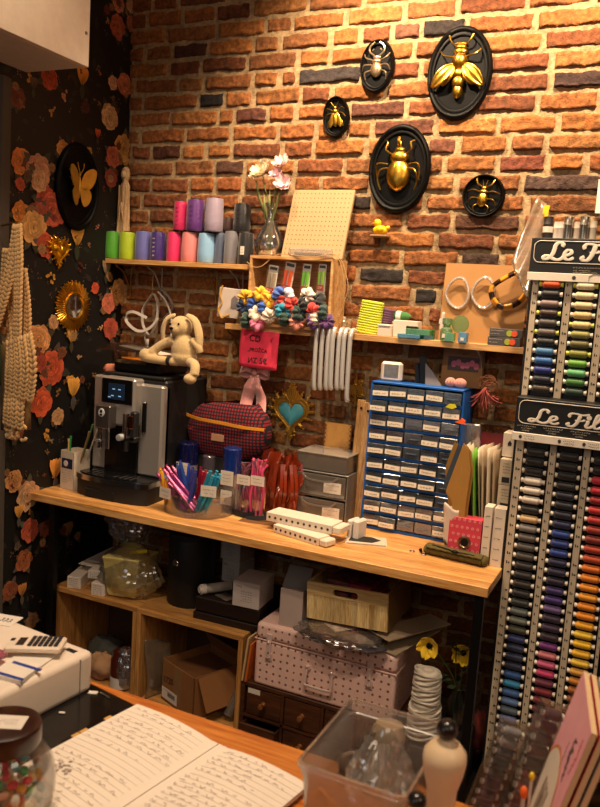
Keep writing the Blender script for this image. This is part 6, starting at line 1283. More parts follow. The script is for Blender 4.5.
# upper front with handle hole: four pieces round the slot
hx0,hx1=-W*.34,W*.28; za,zb=H*.72,H*.90
mb=MB(); mb.b2(-W,W,-.001,.010,H*.66+.0005,za,.0005); mb.b2(-W,W,-.001,.010,zb,H,.0005); mb.b2(-W,hx0,-.001,.010,za,zb); mb.b2(hx1,W,-.001,.010,za,zb)
for cx,s in ((hx0,1),(hx1,-1)):
    r_=(zb-za)/2; zc=(za+zb)/2
    for q in(-1,1):
        out=[(0,q*r_)]+[(s*(r_-r_*math.cos(a)),q*r_*math.sin(a)) for a in [i*PI/2/6 for i in range(7)]]
        mb.prism(out,.011,TR(cx,.010,zc)@FRONT)
mb.build('front_upper_panel',sw2,t,ang=20)
mb=MB(); mb.b2(-W,-W+.008,.010,.26,0,H,.001); mb.build('side_panel',sw,t); mb=MB(); mb.b2(W-.008,W,.010,.26,0,H,.001); mb.build('side_panel',P('boxside','#7c5c30',rough=.6),t); mb=MB(); mb.b2(-W+.008,W-.008,.25,.26,0,H); mb.b2(-W+.008,W-.008,.01,.25,0,.006); mb.build('back_and_base',sw,t)
T0=Vector(t.location)
for k,(dx,c,lb) in enumerate(((-.04,'#7c4a4a','stack of wrapped packets filling the left of the wooden box'),(.05,'#8c3040','red and pink packets seen through the handle hole of wooden box'))):
    mb=MB()
    for q in range(7): mb.box((rnd.uniform(-.01,.01),rnd.uniform(-.01,.01),.008+.017*q),(.080,.16,.014),.004,rot=RZ(rnd.uniform(-.1,.1)))
    mb.build('packet_stack',P('pks'+c,c,rough=.3,var=.6,scale=40),ang=30,loc=(T0.x+dx-.01,T0.y+.12,T0.z+.010+.003*k),label=lb,cat='packets')
mb=MB(); mb.grid(lambda u,v:Vector(((u-.5)*.20,(v-.5)*.17,.004+.014*noise.noise(Vector((u*7,v*7,3))))),24,18); mb.build('film_pile',clear('filmpile',op=.3,milk='#6c5450',gloss=.6),ang=180,loc=(T0.x-.03,T0.y+.11,T0.z+.142),label='crinkled clear film pack lying on top in the wooden box',cat='film')
# twine cone
q=at(422,705,Y=-.44); x=q.x; t=thing('twine_cone','cone of thick cream twine standing right of the suitcase','twine cone',(1.600,-.46,.245+.0))
t.location=(1.602,-.46,.2465); t.scale=(1.12,1.12,1.2)
tw=ringmat('creamtwine','#e8dcc8',freq=500,rough=.95,bump=.8,var=.4)
mb=MB(); pts=[];n_=26
for i in range(n_*24):
    v=i/(n_*24); a=2*PI*v*n_; z=.006+.175*v+.008*math.sin(a+v*30); r_=(.046 if v<.45 else (.040 if v<.5 else .042))-.006*v-(.004 if .46<v<.5 else 0); 
    pts.append((r_*math.cos(a),r_*math.sin(a),z))
mb.tube(pts,.0042,6); mb.lathe([(0,0),(.042,0),(.036,.18),(.016,.186),(0,.18)],24); mb.build('wound_twine',tw,t,ang=180)
# stool/box that carries the cone
t=thing('side_crate','low black crate standing on floor under the twine cone and flowers','crate',(1.63,-.36,0)); mb=MB(); mb.b2(-.055,.105,-.155,.10,0,.234,.003); mb.build('crate_body',P('matt_black'),t)
# yellow flowers in bottle
q=at(452,700,Y=-.33); t=thing('glass_bottle','dark glass bottle holding yellow flowers behind the desk leg','bottle',(1.675,-.33,.235)); mb=MB(); mb.lathe([(0,0),(.03,0),(.032,.01),(.032,.09),(.012,.13),(.012,.16),(.014,.165),(.011,.165),(.010,.13),(.029,.09),(.029,.012),(0,.006)],20); mb.build('bottle_body',clear('darkglass',color='#90a090',op=.15,milk='#3c4438',gloss=.6),t)
ye='#ecc41c'
for px,py,y,rz,lb,bx in ((430,645,-.40,.35,'yellow five-petal flower with dark centre, left of the pair by the desk leg',1.672),(464,652,-.30,-.3,'yellow five-petal flower with dark centre, right of the pair by the desk leg',1.678)):
    hd=at(px,py,Y=y); base=Vector((bx,-.33,.25)); tt=thing('yellow_flower',lb,'flower',base,group='yellow flowers by the desk leg'); v=hd-base
    mb=MB(); mb.tube(cr_pts([(0,0,0),(v.x*.1,v.y*.1,v.z*.5),(v.x*.7,v.y*.7+.01,v.z*.85),tuple(v+Vector((0,.012,-.004)))],6),.0022,6); mb.build('stem',P('stemgreen','#3c4c1c',rough=.6),tt)
    m=P('petyel',ye,rough=.6,var=.12,sheen=.2)
    for k in range(5):
        a=2*PI*k/5+.35+rz; mb=MB()
        def fn(u,s,a=a):
            rr=.036*u; w2=.042*math.sin(PI*min(1,.10+.86*u))**.6*(s-.5); x=rr*math.cos(a)-w2*math.sin(a); z=rr*math.sin(a)+w2*math.cos(a)
            return v+Vector((x,-.010*u*u*3-.006*(abs(s-.5)*2)**2+.004*math.sin(s*8+k),z))
        mb.grid(fn,7,7); mb.build('petal',m,tt,ang=180,solid=.0008)
    mb=MB(); mb.ell(v+Vector((0,-.008,0)),(.010,.006,.010),14,nz=.3,ns=20); mb.build('flower_centre',black,tt)
mb=MB(); lr=random.Random(5)
for k in range(16):
    a=lr.uniform(0,6.28); z=lr.uniform(.12,.30); L=lr.uniform(.03,.06); p0=Vector((lr.uniform(-.02,.02)-.02,lr.uniform(-.02,.02),z)); d=Vector((math.cos(a),math.sin(a)*.6,lr.uniform(-.3,.6))).normalized(); mb.strip([p0,p0+d*L*.5,p0+d*L],(d.y,-d.x,.3),[.003,.022,.002],.0008)
mb.tube(cr_pts([(0,0,.02),(-.01,0,.15),(-.02,0,.30)],5),.002,6); mb.build('foliage_sprig',P('leafdark','#2a3a18',rough=.6,var=.3),ang=60,loc=(1.674,-.33,.235),label='dark green leafy sprig in the bottle between the yellow flowers',cat='foliage')
t=thing('yarn_bundle','dark red yarn bundle behind the black desk legs at right','yarn',(1.745,-.25,.20)); 
mb=MB(); mb.ell((0,0,0),(.03,.05,.07),18,nz=.5,ns=12); mb.build('yarn',P('darkredyarn','#5c1c14',rough=.95,bump=.6,var=.4),t,ang=180)
t=thing('floor_box','tall dark cardboard box on floor against wall under the desk right end','box',(1.72,-.14,0)); mb=MB(); mb.b2(-.12,.02,-.10,.09,0,.13,.002); mb.build('box_body',P('darkbrown'),t)
# ================================================================ thread racks
RX0=1.774; RYl=-.33; 
rackblk=P('rackblack','#0d0c0c',rough=.5); stripm=P('rackstrip','#c4b49c',rough=.5,var=.06)
COLN=['left','middle','right']
def spool_proto(): pass
corem=P('spoolend','#d8cfc0',rough=.45); SP={}
def spool(x,y,z,L,r,c,label,cells,par=None,ec=None):
    """a horizontal thread spool: wound thread + the white core whose flanged ends show"""
    if not SP:
        mb=MB(); h=L/2; mb.lathe([(0,-h*.78),(r*.55,-h*.78),(r*.98,-h*.60),(r,-h*.3),(r,h*.3),(r*.98,h*.60),(r*.55,h*.78),(0,h*.78)],16,rot=RY(PI/2)); a=mb.build('thread',P('spt#ffffff','#ffffff'),None)
        mb=MB(); mb.lathe([(0,-h),(r*.62,-h),(r*.66,-h*.93),(r*.5,-h*.80),(r*.5,h*.80),(r*.66,h*.93),(r*.62,h),(0,h)],16,rot=RY(PI/2)); b=mb.build('spool_core',corem,None)
        SP['t']=a.data; SP['c']=b.data; bpy.data.objects.remove(a); bpy.data.objects.remove(b)
    t=thing('thread_spool',label,'thread spool',(x,y,z),group=cells)
    k='thr_'+c
    if k not in SP: me=SP['t'].copy(); me.materials[0]=ringmat('spt'+c,c,rough=.5,freq=1500,axis='X',bump=.5,var=.3); SP[k]=me
    a=bpy.data.objects.new('thread',SP[k]); col.objects.link(a); a.parent=t
    k='core_'+(ec or '')
    if k not in SP: me=SP['c'].copy(); me.materials[0]=corem if not ec else P('spoolendy',ec,rough=.4); SP[k]=me
    b=bpy.data.objects.new('spool_core',SP[k]); col.objects.link(b); b.parent=t
def cname(c):
    r,g,b=[int(c[i:i+2],16) for i in (1,3,5)]; import colorsys; h,s,v=colorsys.rgb_to_hsv(r/255,g/255,b/255); h*=360
    if v<.16: return 'black'
    if s<.14: return 'white' if v>.75 else ('grey' if v>.42 else 'charcoal grey')
    d='dark ' if v<.42 else ('pale ' if s<.38 and v>.6 else '')
    if s<.35 and v<.5: d='dull '+d
    if h<14 or h>=345: n='red' if s>.6 or v<.55 else 'pink'
    elif h<38: n='orange' if v>.6 and s>.6 else ('beige' if v>.6 else 'brown')
    elif h<65: n='yellow' if v>.62 else 'olive'
    elif h<160: n='green'
    elif h<195: n='teal'
    elif h<250: n='blue'
    elif h<290: n='violet'
    else: n='purple' if v<.5 else 'pink'
    return d+n
def rack(name,label,y0,x0,x1,z0,z1,cols,zt,dz,spx,L,r,where,ecs=None):
    t=thing(name,label,'thread rack',(x0,y0,z0)); Wd=x1-x0; Hh=z1-z0
    mb=MB(); mb.b2(0,Wd,.03,.045,0,Hh,.001); mb.b2(0,.006,0,.045,0,Hh,.001); mb.b2(Wd-.006,Wd,0,.045,0,Hh,.001); mb.build('back_panel',rackblk,t)
    for k in range(len(cols)+1):
        xs=spx[0]+(k-.5)*(spx[1]-spx[0])-x0; w2=(spx[1]-spx[0]-L)/2*.92
        if k==0: xa,xb=.008,xs+w2*.75
        else: xa,xb=xs-w2*.78,xs+w2*.78
        if xa>Wd-.012: continue
        xb=min(xb,Wd-.01)
        mb=MB(); mb.b2(xa,xb,-.004,.030,.0,Hh-.01,.001); n=int(Hh/dz)
        for i in range(n):
            zz=zt-z0-i*dz
            if zz<.01 or zz>Hh-.03: continue
            if rnd.random()<.85: mb.b2(xa+(xb-xa)*.25,xa+(xb-xa)*.4,-.0046,-.004,zz-.004,zz+.005,mi=1)
            if rnd.random()<.85: mb.b2(xa+(xb-xa)*.5,xa+(xb-xa)*rnd.uniform(.6,.85),-.0046,-.004,zz-.003,zz+.002,mi=1)
        mb.build('column_strip',[stripm,ink],t,ang=0)
    for k,cl in enumerate(cols):
        xs=spx[0]+k*(spx[1]-spx[0])
        mb=MB(); mb.b2(xs-L*.46-x0,xs+L*.46-x0,.006,.010,0,Hh-.012); mb.build('spool_channel',P('channel','#0a0909',rough=.3),t)
        for i,c in enumerate(cl):
            if not c: continue
            spool(xs,y0-.010,zt-i*dz,L,r,c,f'{cname(c)} thread spool, {ORD[i]} from top in the {COLN[k]} column of {where}',f'spools in {where}',ec=(ecs or {}).get((k,i)))
    return t
# lower rack
y=RYl; xs0=at(536,452.5,Y=y-.01).x; xs1=at(569,460,Y=y-.01).x; zt=at(536,452.5,Y=y-.01).z; zb=at(514,700,Y=y-.01)
L=(at(547.5,453,Y=y).x-at(523.5,453,Y=y).x); 
zr=[at(536,452.5,Y=y-.01).z, at(522,593.6,Y=y-.01).z]; dz=(zr[0]-zr[1])/15
B='#100f10'
c1=[B,B,B,'#e8dccc','#e8dccc','#e0d4c4',B,'#d8b480','#86827e','#5c5650','#54504c','#48443e','#2c2826','#2a2624','#2c221c','#1c1a1a','#262c28','#5c6460','#64685c','#3c3c28','#1c2860','#1c2448','#1c2848','#181c3c','#1c4c8c','#2484b4','#34609c','#5474a8','#50606c','#7080b4','#5c7090','#34383c','#2c2c30',B]
c2=[B,B,B,B,'#14162c','#121424','#12142a','#141c48','#1c3c8c','#1c3480','#203c90','#1c1c44','#241c3c','#20142c','#3a2464','#3a2070','#644c80','#2c1c34','#341c3c','#2c1424','#6c2474','#c8707c','#c8547c','#c43468','#6c2440','#7c1828','#781424','#601420','#581018','#6c1824','#78202c','#6c1c24','#501018',B]
c3=[B,B,'#d02438','#cc2030','#9c1420','#cc2c2c','#c43430','#a83424','#8c2c20','#b83c20','#c04820','#e47418','#ec8818','#f09418','#f0a01c','#e88c14','#f09010','#f0a814','#f4c834','#f4c014','#f0b820','#f0c83c','#d8a040','#c8801c','#a85c14','#8c4c18','#744018','#5c3418','#4c3020','#3c2418',B,B,B,B]
XR=2.10
LR=rack('thread_rack','tall lower thread rack with white shade strips, right of the desk',y,RX0,XR,.12,1.235,[c1,c2,c3],zt,dz,(xs0,xs1),L,dz*.40,'the lower rack')
# upper rack
y2=-.27; ux=at(528.5,300,Y=y2).x; us0=at(550,300,Y=y2-.01).x; us1=at(584,303,Y=y2-.01).x; uz=at(550.5,284.5,Y=y2-.01).z; ud=(uz-at(543,389,Y=y2-.01).z)/11
u1=['#e0561c',B,'#8c7470','#3c2418','#4c4644','#685c54','#1c1a1c','#4c84b8','#2c6cb4','#182c88','#14182c','#3c2c1c']
u2=['#f0dcb8','#ecd4a8','#ecd0a0','#e4c084','#e0cc8c','#a09c50','#6c6430','#8c8c2c','#74b43c','#6cc07c','#3c7828','#1c3c2c']
u3=['#e8d8c0','#d8c8a8',B,'#5c5030','#e0d8c0',B,'#7c7050',B,'#e0d4c0','#403828','#c83c3c',B]
UR=rack('thread_rack','upper thread rack standing behind and above the lower header sign',y2,ux,XR+.02,1.33,1.745,[u1,u2,u3],uz,ud,(us0,us1),L*.98,ud*.40,'the upper rack',ecs={(0,0):'#c8cc50',(1,0):'#c8d468',(1,4):'#c8d468',(0,3):'#b8c038',(0,5):'#b8c038',(1,7):'#b8c838'})
# header signs
white=P('signwhite','#e8dccb',rough=.5)
SCR_=[[(.66,.76),(.70,.90),(.60,1.0),(.46,.97),(.38,.82),(.36,.60),(.32,.35),(.20,.12),(.04,.02),(-.06,.10),(.02,.22),(.18,.20),(.38,.05),(.58,.0),(.74,.10),(.80,.22)],
 [(.80,.22),(.98,.30),(1.10,.42),(1.06,.56),(.94,.58),(.84,.44),(.82,.22),(.92,.06),(1.08,.04),(1.24,.16)],
 [(1.46,.66),(1.40,.80),(1.50,.95),(1.70,.95),(1.90,.90),(2.10,.93),(2.24,1.0)],[(1.86,.88),(1.82,.55),(1.74,.22),(1.62,.03),(1.46,.02),(1.38,.14),(1.48,.24)],[(1.66,.48),(1.84,.46),(2.02,.50),(2.04,.60)],
 [(2.20,.56),(2.20,.34),(2.16,.14),(2.24,.03),(2.36,.10),(2.42,.2)],[(2.23,.76),(2.25,.78)],[(2.42,.2),(2.62,.55),(2.70,.85),(2.66,1.02),(2.56,.96),(2.50,.60),(2.48,.22),(2.56,.04),(2.70,.08),(2.80,.2)]]
WID=[.105,.10,.10,.115,.08,.11,.12,.10]
def header(par,name,label,pxl,pyt,pyb,pys,y,xr,tx0,txs,th,tz,lower):
    zt_=at(pxl,pyt,Y=y).z; zb_=at(pxl,pyb,Y=y).z; zs=at(pxl,pys,Y=y).z; x0=at(pxl,(pyt+pyb)/2,Y=y).x; W=xr-x0; H=zt_-zs; hs=zb_-zs
    mb=MB(); mb.b2(0,W,0,.006,hs,H,.001)
    if lower:
        for k in range(4):
            xx=.008+k*.078
            for q in range(3): scribble(mb,xx+.008*q,xx+.058-.01*q,hs+(H-hs)*(.20-.065*q),-.0012,1,9,.0035,.0007,.05)
    else:
        for a_,b_,f_ in ((.12,.215,.18),(.13,.18,.10),(.13,.2,.04)): scribble(mb,a_,b_,hs+(H-hs)*f_,-.0012,1,12,.003,.0006,.05)
    t=mb.build('header_sign',[rackblk,P('printdim','#b0a898')],par,label=label); t.location=Vector((x0,y,zs))-par.location
    mb=MB(); mb.b2(-.003,W,-.006,.004,0,hs,.001); mb.build('pale_strip',white,t)
    # outline
    a,b,c,d=.010,W+.06,hs+(H-hs)*(.30 if not lower else .27),H-(H-hs)*.07; r_=.018
    mb=MB(); pts=[]
    for cx,cz,a0 in ((a+r_,c+r_,PI),(b-r_,c+r_,1.5*PI),(b-r_,d-r_,0),(a+r_,d-r_,.5*PI)):
        for i in range(6): q=a0+i*PI/10; pts.append((cx+r_*math.cos(q),-.0008,cz+r_*math.sin(q)))
    pts=[(min(p[0],W-.001),p[1],p[2]) for p in pts]; mb.tube(pts,.0011,5,closed=True); mb.build('white_outline',white,t)
    mb=MB()
    for k,s_ in enumerate(SCR_):
        P_=[(p[0]*txs+tx0-x0+.08*p[1]*th,-.002,tz-zs+p[1]*th) for p in [((q0+.16 if k>=2 else q0-.04),q1) for q0,q1 in s_]]; pp=cr_pts(P_,8); n=len(pp)
        if k==6: mb.ell(P_[0],(.0075,.0015,.0075),10); continue
        rr=[]
        for i in range(n):
            t_=(pp[min(i+1,n-1)]-pp[max(i-1,0)]); vert=abs(t_.z)/(t_.length+1e-9); e=min(1,i/4+.45,(n-1-i)/4+.45); rr.append(th*WID[k]*(.62+.6*vert)*e)
        keep=[i for i in range(n) if pp[i].x<W-.004]
        if len(keep)>2: mb.tube([pp[i] for i in keep],[rr[i] for i in keep],10,flat=1)
    for i,v in enumerate(mb.v): mb.v[i]=Vector((v.x,-.0022+(v.y+.002)*.12,v.z))
    mb.build('script_lettering',white,t,ang=60)
    mb=MB()
    if lower:
        for k,xx in enumerate((.02,.135,.205,.30)):
            if xx>W-.04: continue
            scribble(mb,xx+.012,xx+.045,hs*.62,-.007,0,6,.004,.0006,.05); scribble(mb,xx+.015,xx+.045,hs*.3,-.007,0,6,.004,.0006,.05); mb.ell((xx+.002,-.0066,hs*.5),(.005,.0006,.006),8,mi=1 if k==3 else 0)
    else: mb.prism([(.006*math.cos(a),.006*math.sin(a)) for a in [i*PI/4 for i in range(8)]],.0005,TR(.135,-.0062,hs*.5)@FRONT); mb.tube([(.178,-.0066,.004),(.178,-.0066,hs*.7),(.19,-.0066,hs*1.0),(.205,-.0066,hs*1.0),(.217,-.0066,hs*.7),(.217,-.0066,.004)],.0008,4)
    mb.build('strip_print',[P('printdark','#3c3430'),P('yellowdot','#e0a018')],t)
XU=XR
ylo=-.36; a=at(529,422,Y=ylo); b=at(598,430,Y=ylo); th=at(533,408,Y=ylo).z-at(530,422.5,Y=ylo).z
header(LR,'rack_header','lower black rack header with white script lettering above the dark spools','' or 515.5,396.5,431.5,439.5,ylo,XR,a.x+.006,(b.x-a.x)/2.92,th*.90,a.z+.002,True)
yup=-.285; a=at(545,262,Y=yup); th=at(556,244,Y=yup).z-at(553,261,Y=yup).z; b=at(574,262.5,Y=yup)
header(UR,'rack_header','upper black rack header with white script lettering above the orange spool','' or 530.5,238,272,280,yup,XR+.02,a.x,(b.x-a.x)/1.24,th,at(548,259.5,Y=yup).z,False)
# dark ledge between the two racks
t=thing('rack_shelf','narrow black ledge carrying the upper rack above the lower header','ledge',(RX0,-.355,1.30)); z_=at(518,396,Y=-.36).z; mb=MB(); mb.b2(0,XR-RX0,.0,.13,z_-1.30-.03+.0,z_-1.30+.0-.002,.001); mb.build('ledge_body',rackblk,t)
# silver cans etc. on the upper rack
Zu=at(545,238,Y=-.27).z+.001
mb=MB(); mb.b2(0,XR-ux,-.01,.12,.415,Zu-1.33-.001,.001); mb.build('top_board',rackblk,UR)
cans=[(548,217,'#2c2624','black spray tube with white band on top of upper rack'),(556.5,222,'#d8c8b8','white lidded tube second from left on top of upper rack'),(561,222,'#c8bcb0','pale tube squeezed third on top of the upper rack'),(568,217,None,'silver metal can left of pair on top of upper rack'),(577,222,'#b8a898','small beige tube between the silver cans'),(584,217,None,'silver metal can right of pair on top of upper rack'),(593,221,'#b0a494','grey cardboard tube at far right on top of rack')]
for px,pt,c,lb in cans:
    x=at(px,230,Y=-.235).x; H=at(px,pt,Y=-.235).z-Zu; r_=.0155 if c is None or c=='#2c2624' else .0105
    t=thing('tube_container',lb,'tube',(x,-.235,Zu),group='tubes on top of the upper rack'); mb=MB(); mb.lathe([(0,0),(r_,0),(r_,H*.6),(r_*1.03,H*.62),(r_*1.03,H*.66),(r_*.97,H*.68),(r_*.97,H),(0,H)],22); mb.build('tube_body',P('canmetal','#b0a89c',rough=.25,metal=.9) if c is None else P('cn'+c,c,rough=.4),t)
    if c=='#2c2624': mb=MB(); mb.lathe([(r_*1.01,H*.28),(r_*1.03,H*.28),(r_*1.03,H*.55),(r_*1.01,H*.55)],22); mb.build('white_band',P('signwhite'),t)
# tall clear sleeve leaning left of rack + yellow tag
A_=at(537,198,Y=-.10); Bp=at(520,290,Y=-.16)
t=thing('clear_sleeve','tall crumpled clear plastic sleeve leaning behind the upper rack','sleeve',(0,0,0)); p1,p2,p3,p4=at(537,197,Y=-.10),at(548,205,Y=-.10),at(527,300,Y=-.18),at(511,262,Y=-.16)
mb=MB(); mb.grid(lambda u,v:(p1*(1-u)+p2*u)*(1-v)+(p4*(1-u)+p3*u)*v+Vector((0,-.006*math.sin(u*9+v*4),0)),8,14); mb.build('sleeve_film',clear('sleeve2',op=.38,milk='#b89c80',gloss=.5),t,ang=180,solid=.006)
mb=MB(); q=at(546,211,Y=-.115); mb.box(tuple(q),(.018,.003,.036),0,rot=RY(.1)); mb.build('yellow_tag',P('tagyellow','#d8c01c',rough=.5),t,label='yellow tag')
# white sign at right edge
q=at(599,197,Y=-.02); t=thing('wall_notice','white notice board on the brick wall at the right edge','notice',(q.x,-.03,q.z)); h_=(at(598,179,Y=-.03).z-at(598,213,Y=-.03).z)/2; mb=MB(); mb.b2(-.006,.30,0,.006,-h_,h_,.001); mb.build('board',P('signwhite'),t)
# ================================================================ counter in the foreground
KZ=.90; KY=-1.737
t=thing('shop_counter','orange-brown wooden shop counter in the foreground','counter',(0,0,0))
mb=MB(); mb.b2(.55,2.62,-3.0+.35,KY,KZ-.03,KZ,.003); mb.build('counter_top',wood('counterwood','#a04c18','#d08438',axis='x',scale=5,coat=.3,rough=.35),t)
mb=MB(); mb.b2(.60,2.58,-2.35,KY-.03,0,KZ-.031); mb.build('counter_body',P('counterbody','#3c2818',rough=.7),t)
# white printer / cash drawer
A_=Vector((1.333,-1.768)); t=thing('white_till_box','large white rounded plastic till printer at the left of counter','till',(A_.x,A_.y,KZ),rz=-.10)
mb=MB(); mb.b2(-.40,0,-.50,0,.004,.076); o=mb.build('housing',P('tillwhite','#e0d0be',rough=.4,var=.04),t,ang=40); b_=o.modifiers.new('bevel','BEVEL'); b_.width=.010; b_.segments=4
mb=MB(); mb.b2(-.001,.0006,-.032,-.030,.008,.070); mb.build('side_seam',P('greyplastic'),t)
mb=MB(); mb.b2(-.040,-.018,-.030,-.020,.0760,.0766); mb.build('label_plate',ink,t,label='small dark label plate')
TZ=KZ+.0765
# papers and calculator
def flat(name,label,cat,pl,h,m,z=0):
    q=[at(a,b,Z=TZ+z) for a,b in pl]; o=q[0]; t=thing(name,label,cat,(o.x,o.y,TZ+z)); mb=MB(); mb.prism([(p.x-o.x,p.y-o.y) for p in q],h); mb.build('sheets',m,t,ang=30); return t,o
flat('paper_pad','cream paper pad lying under the calculator on the till','pad',[(61,653),(41,668),(14,660),(32,645)],.003,P('paper'))
t,o=flat('paper_booklet','off-white booklet with two blue bands lying on the till','booklet',[(14,660),(42,669),(20,685),(-9,677)],.007,P('paper'))
for a,b,c,d in (((14,661),(42,669.5),(40,671.5),(12,663)),((-7,670),(24,679),(22,681),(-9,672))):
    mb=MB(); mb.prism([((at(x,y,Z=TZ+.007)-o).x,(at(x,y,Z=TZ+.007)-o).y) for x,y in (a,b,c,d)],.0006,TR(0,0,.0071)); mb.build('blue_band',P('bandblue','#24388c',rough=.5),t,label='blue band')
q=at(36,646,Z=TZ+.012); t=thing('calculator','white pocket calculator with dark keys lying on the till','calculator',(q.x,q.y,TZ+.0082),rz=.47,rot=None)
t.rotation_euler=(-.02,-.03,.47)
mb=MB(); mb.box((0,0,.006),(.094,.048,.011),.003); mb.build('case',P('calcwhite','#e0cdb8',rough=.35),t); mb=MB(); mb.b2(-.030,-.017,-.015,.015,.0115,.0122); mb.b2(-.044,-.037,.002,.012,.0115,.0122); mb.build('display',P('calcscreen','#1c1c20',rough=.15),t)
mb=MB()
for i in range(6):
    for j in range(4): mb.box((-.006+.0088*i,-.0155+.0103*j,.0128),(.0066,.0080,.0025),.0006)
mb.build('key',P('calckey','#1c1c22',rough=.5),t,kind='stuff')
q=at(8,622,Z=TZ); t=thing('printed_card','white card with dark script writing at far left of the till','card',(q.x-.02,q.y,TZ),rz=.2); mb=MB(); mb.b2(-.05,.035,-.022,.022,0,.001); mb.build('card',P('paper'),t); mb=MB(); 
for k in range(3): mb.tube(cr_pts([(.004+.008*k,-.008,.0013),(.008+.008*k,.004,.0013),(.004+.008*k,.006,.0013),(.010+.008*k,-.006,.0013)],4),.0006,4)
mb.build('script_writing',ink,t)
q=at(2,655,Z=TZ+.01); t=thing('pink_packet','small pink translucent packet at far left edge of the till','packet',(q.x-.004,q.y-.01,TZ+.0085)); mb=MB(); mb.ell((0,0,.006),(.020,.014,.007),12,nz=.3); mb.build('packet_body',clear('pinkpack',color='#e0a0b0',op=.5,milk='#b06878'),t)
# tablet
t=thing('black_tablet','flat glossy black slab lying on the counter under the notebook','tablet',(1.353,-1.760,KZ),rz=-.17)
mb=MB(); mb.b2(-.05,.082,-.30,0,.0,.006,.002); mb.build('slab',P('tablet','#0c0b0b',rough=.22,coat=.3),t)
for (px,py,sx_,sy_,n_,lb) in ((93,693,.016,.009,'paper_scrap','tiny torn white paper scrap on the black slab'),(62,713,.010,.004,'paper_scrap','tiny folded cream paper crumb on the black slab near the till')):
    q=at(px,py,Z=KZ+.007); mb=MB(); mb.box((0,0,.0015),(sx_,sy_,.002),.0005,rot=RZ(.4)); mb.build(n_,P('paper'),loc=(q.x-.012 if 0 else q.x,q.y,KZ+.0062),label=lb,cat='paper scrap')
q=at(105,695,Z=KZ+.008); mb=MB(); mb.tube([(-.013,.004,.0015),(.013,-.003,.0015)],.0012,8); mb.build('metal_pin',chrome,loc=(q.x,q.y,KZ+.0063),label='small silver pin lying at far corner of the black slab',cat='pin')
# notebook
TL=Vector((1.438,-1.782)); ang=-.155; t=thing('open_notebook','open ruled notebook with handwritten pages lying on the counter','notebook',(TL.x,TL.y,KZ+.0065),rz=ang)
PW=.178; PH=.30
def page(x0,x1,sgn,name):
    mb=MB()
    def fn(u,v):
        d=u if sgn>0 else 1-u; return Vector((x0+(x1-x0)*u,-PH*v,.006+.006*math.sin(min(1,d*1.0)*PI*.9)*(1)-.004*(1-d)**6+.0006*math.sin(v*5)))
    mb.grid(fn,16,10,0); 
    m0=len(mb.v)
    mb.b2(x0+.001,x1-.001,-PH+.001,-.001,0,.0065,mi=0)
    return mb,fn
pg=P('pagepaper','#eadccb',rough=.8,var=.03); hand=P('handink','#94847c',rough=.8); rule=P('ruleink','#cfc0b4',rough=.8)
for x0,x1,sg,nm in ((0,PW,-1,'left_page'),(PW,PW*2-.012,1,'right_page')):
    mb,fn=page(x0,x1,sg,nm); o=mb.build(nm,pg,t,ang=60)
    mb=MB(); m2=MB(); hr=random.Random(11 if sg<0 else 12)
    for k in range(24):
        v=.05+.039*k
        m2.strip([fn(u/10,v)+Vector((0,0,.0005)) for u in range(0,11)],(0,1,0),.0005,.0002)
        if hr.random()<.2: continue
        e=hr.uniform(.55,.95); u=.06+(hr.uniform(0,.2) if hr.random()<.3 else 0)
        while u<e:
            wl=hr.uniform(.02,.09); n=max(3,int(wl/.010)); pts=[fn(min(.99,u+wl*i/n),v-.010+hr.uniform(-.010,.010))+Vector((0,0,.0008)) for i in range(n+1)]
            mb.strip(pts,(0,1,0),.0008,.0002); u+=wl+hr.uniform(.03,.09)
    if sg<0:
        for k in range(14): q_=fn(.22+.17*hr.random(),.60+.10*hr.random())+Vector((0,0,.0008)); mb.box(tuple(q_),(.005,.004,.0003),rot=RZ(hr.random()))
    mb.build('handwriting',hand,o,ang=0); m2.build('ruled_line',rule,o,ang=0)
for yy in (-.055,-.105,-.121): mb=MB(); mb.box((-.006,yy,.003),(.014,.014,.0008)); mb.build('index_tab',P('tabs','#c89848',rough=.6),t,label='beige sticky index tab')
# candy jar
J=Vector((1.450,-2.085,KZ)); t=thing('candy_jar','round glass jar with dark brown lid holding colourful candies on the counter','jar',J)
jg=clear('jarglass',op=.01,gloss=.15,rough=.04,milk='#ffffff')
mb=MB(); pr_=[(0,.002),(.045,.002),(.056,.012),(.064,.035),(.065,.058),(.059,.083),(.046,.099),(.042,.108),(.040,.108),(.044,.098),(.056,.082),(.0625,.057),(.0615,.036),(.054,.015),(.044,.006),(0,.006)]
mb.lathe(pr_,48); mb.build('glass_body',jg,t)
mb=MB(); mb.lathe([(0,.134),(.038,.134),(.0445,.131),(.046,.126),(.046,.108),(.044,.104),(.0425,.104),(.0425,.112),(0,.112)],48); l_=mb.build('lid',P('lidbrown','#2a120c',rough=.3,coat=.2),t)
mb=MB(); mb.box((.006,-.0,.1344),(.042,.032,.0006),rot=RZ(.45)); 
m0=mb.m; mb.m=TR(.006,0,.1348)@RZ(.45)@RX(-PI/2); 
for k in range(3): scribble(mb,-.012,.012,-.005+.005*k,0,1,6,.002,.0003,.05)
mb.m=m0; mb.build('paper_label',[P('paper'),ink],l_)
CC=[('#d8281c','red'),('#f4801c','orange'),('#f8c828','yellow'),('#3ca048','green'),('#f8f0d8','cream white'),('#50a8a8','teal'),('#f0b890','peach'),('#f4b020','amber')]
cr_=random.Random(21); pos=[]
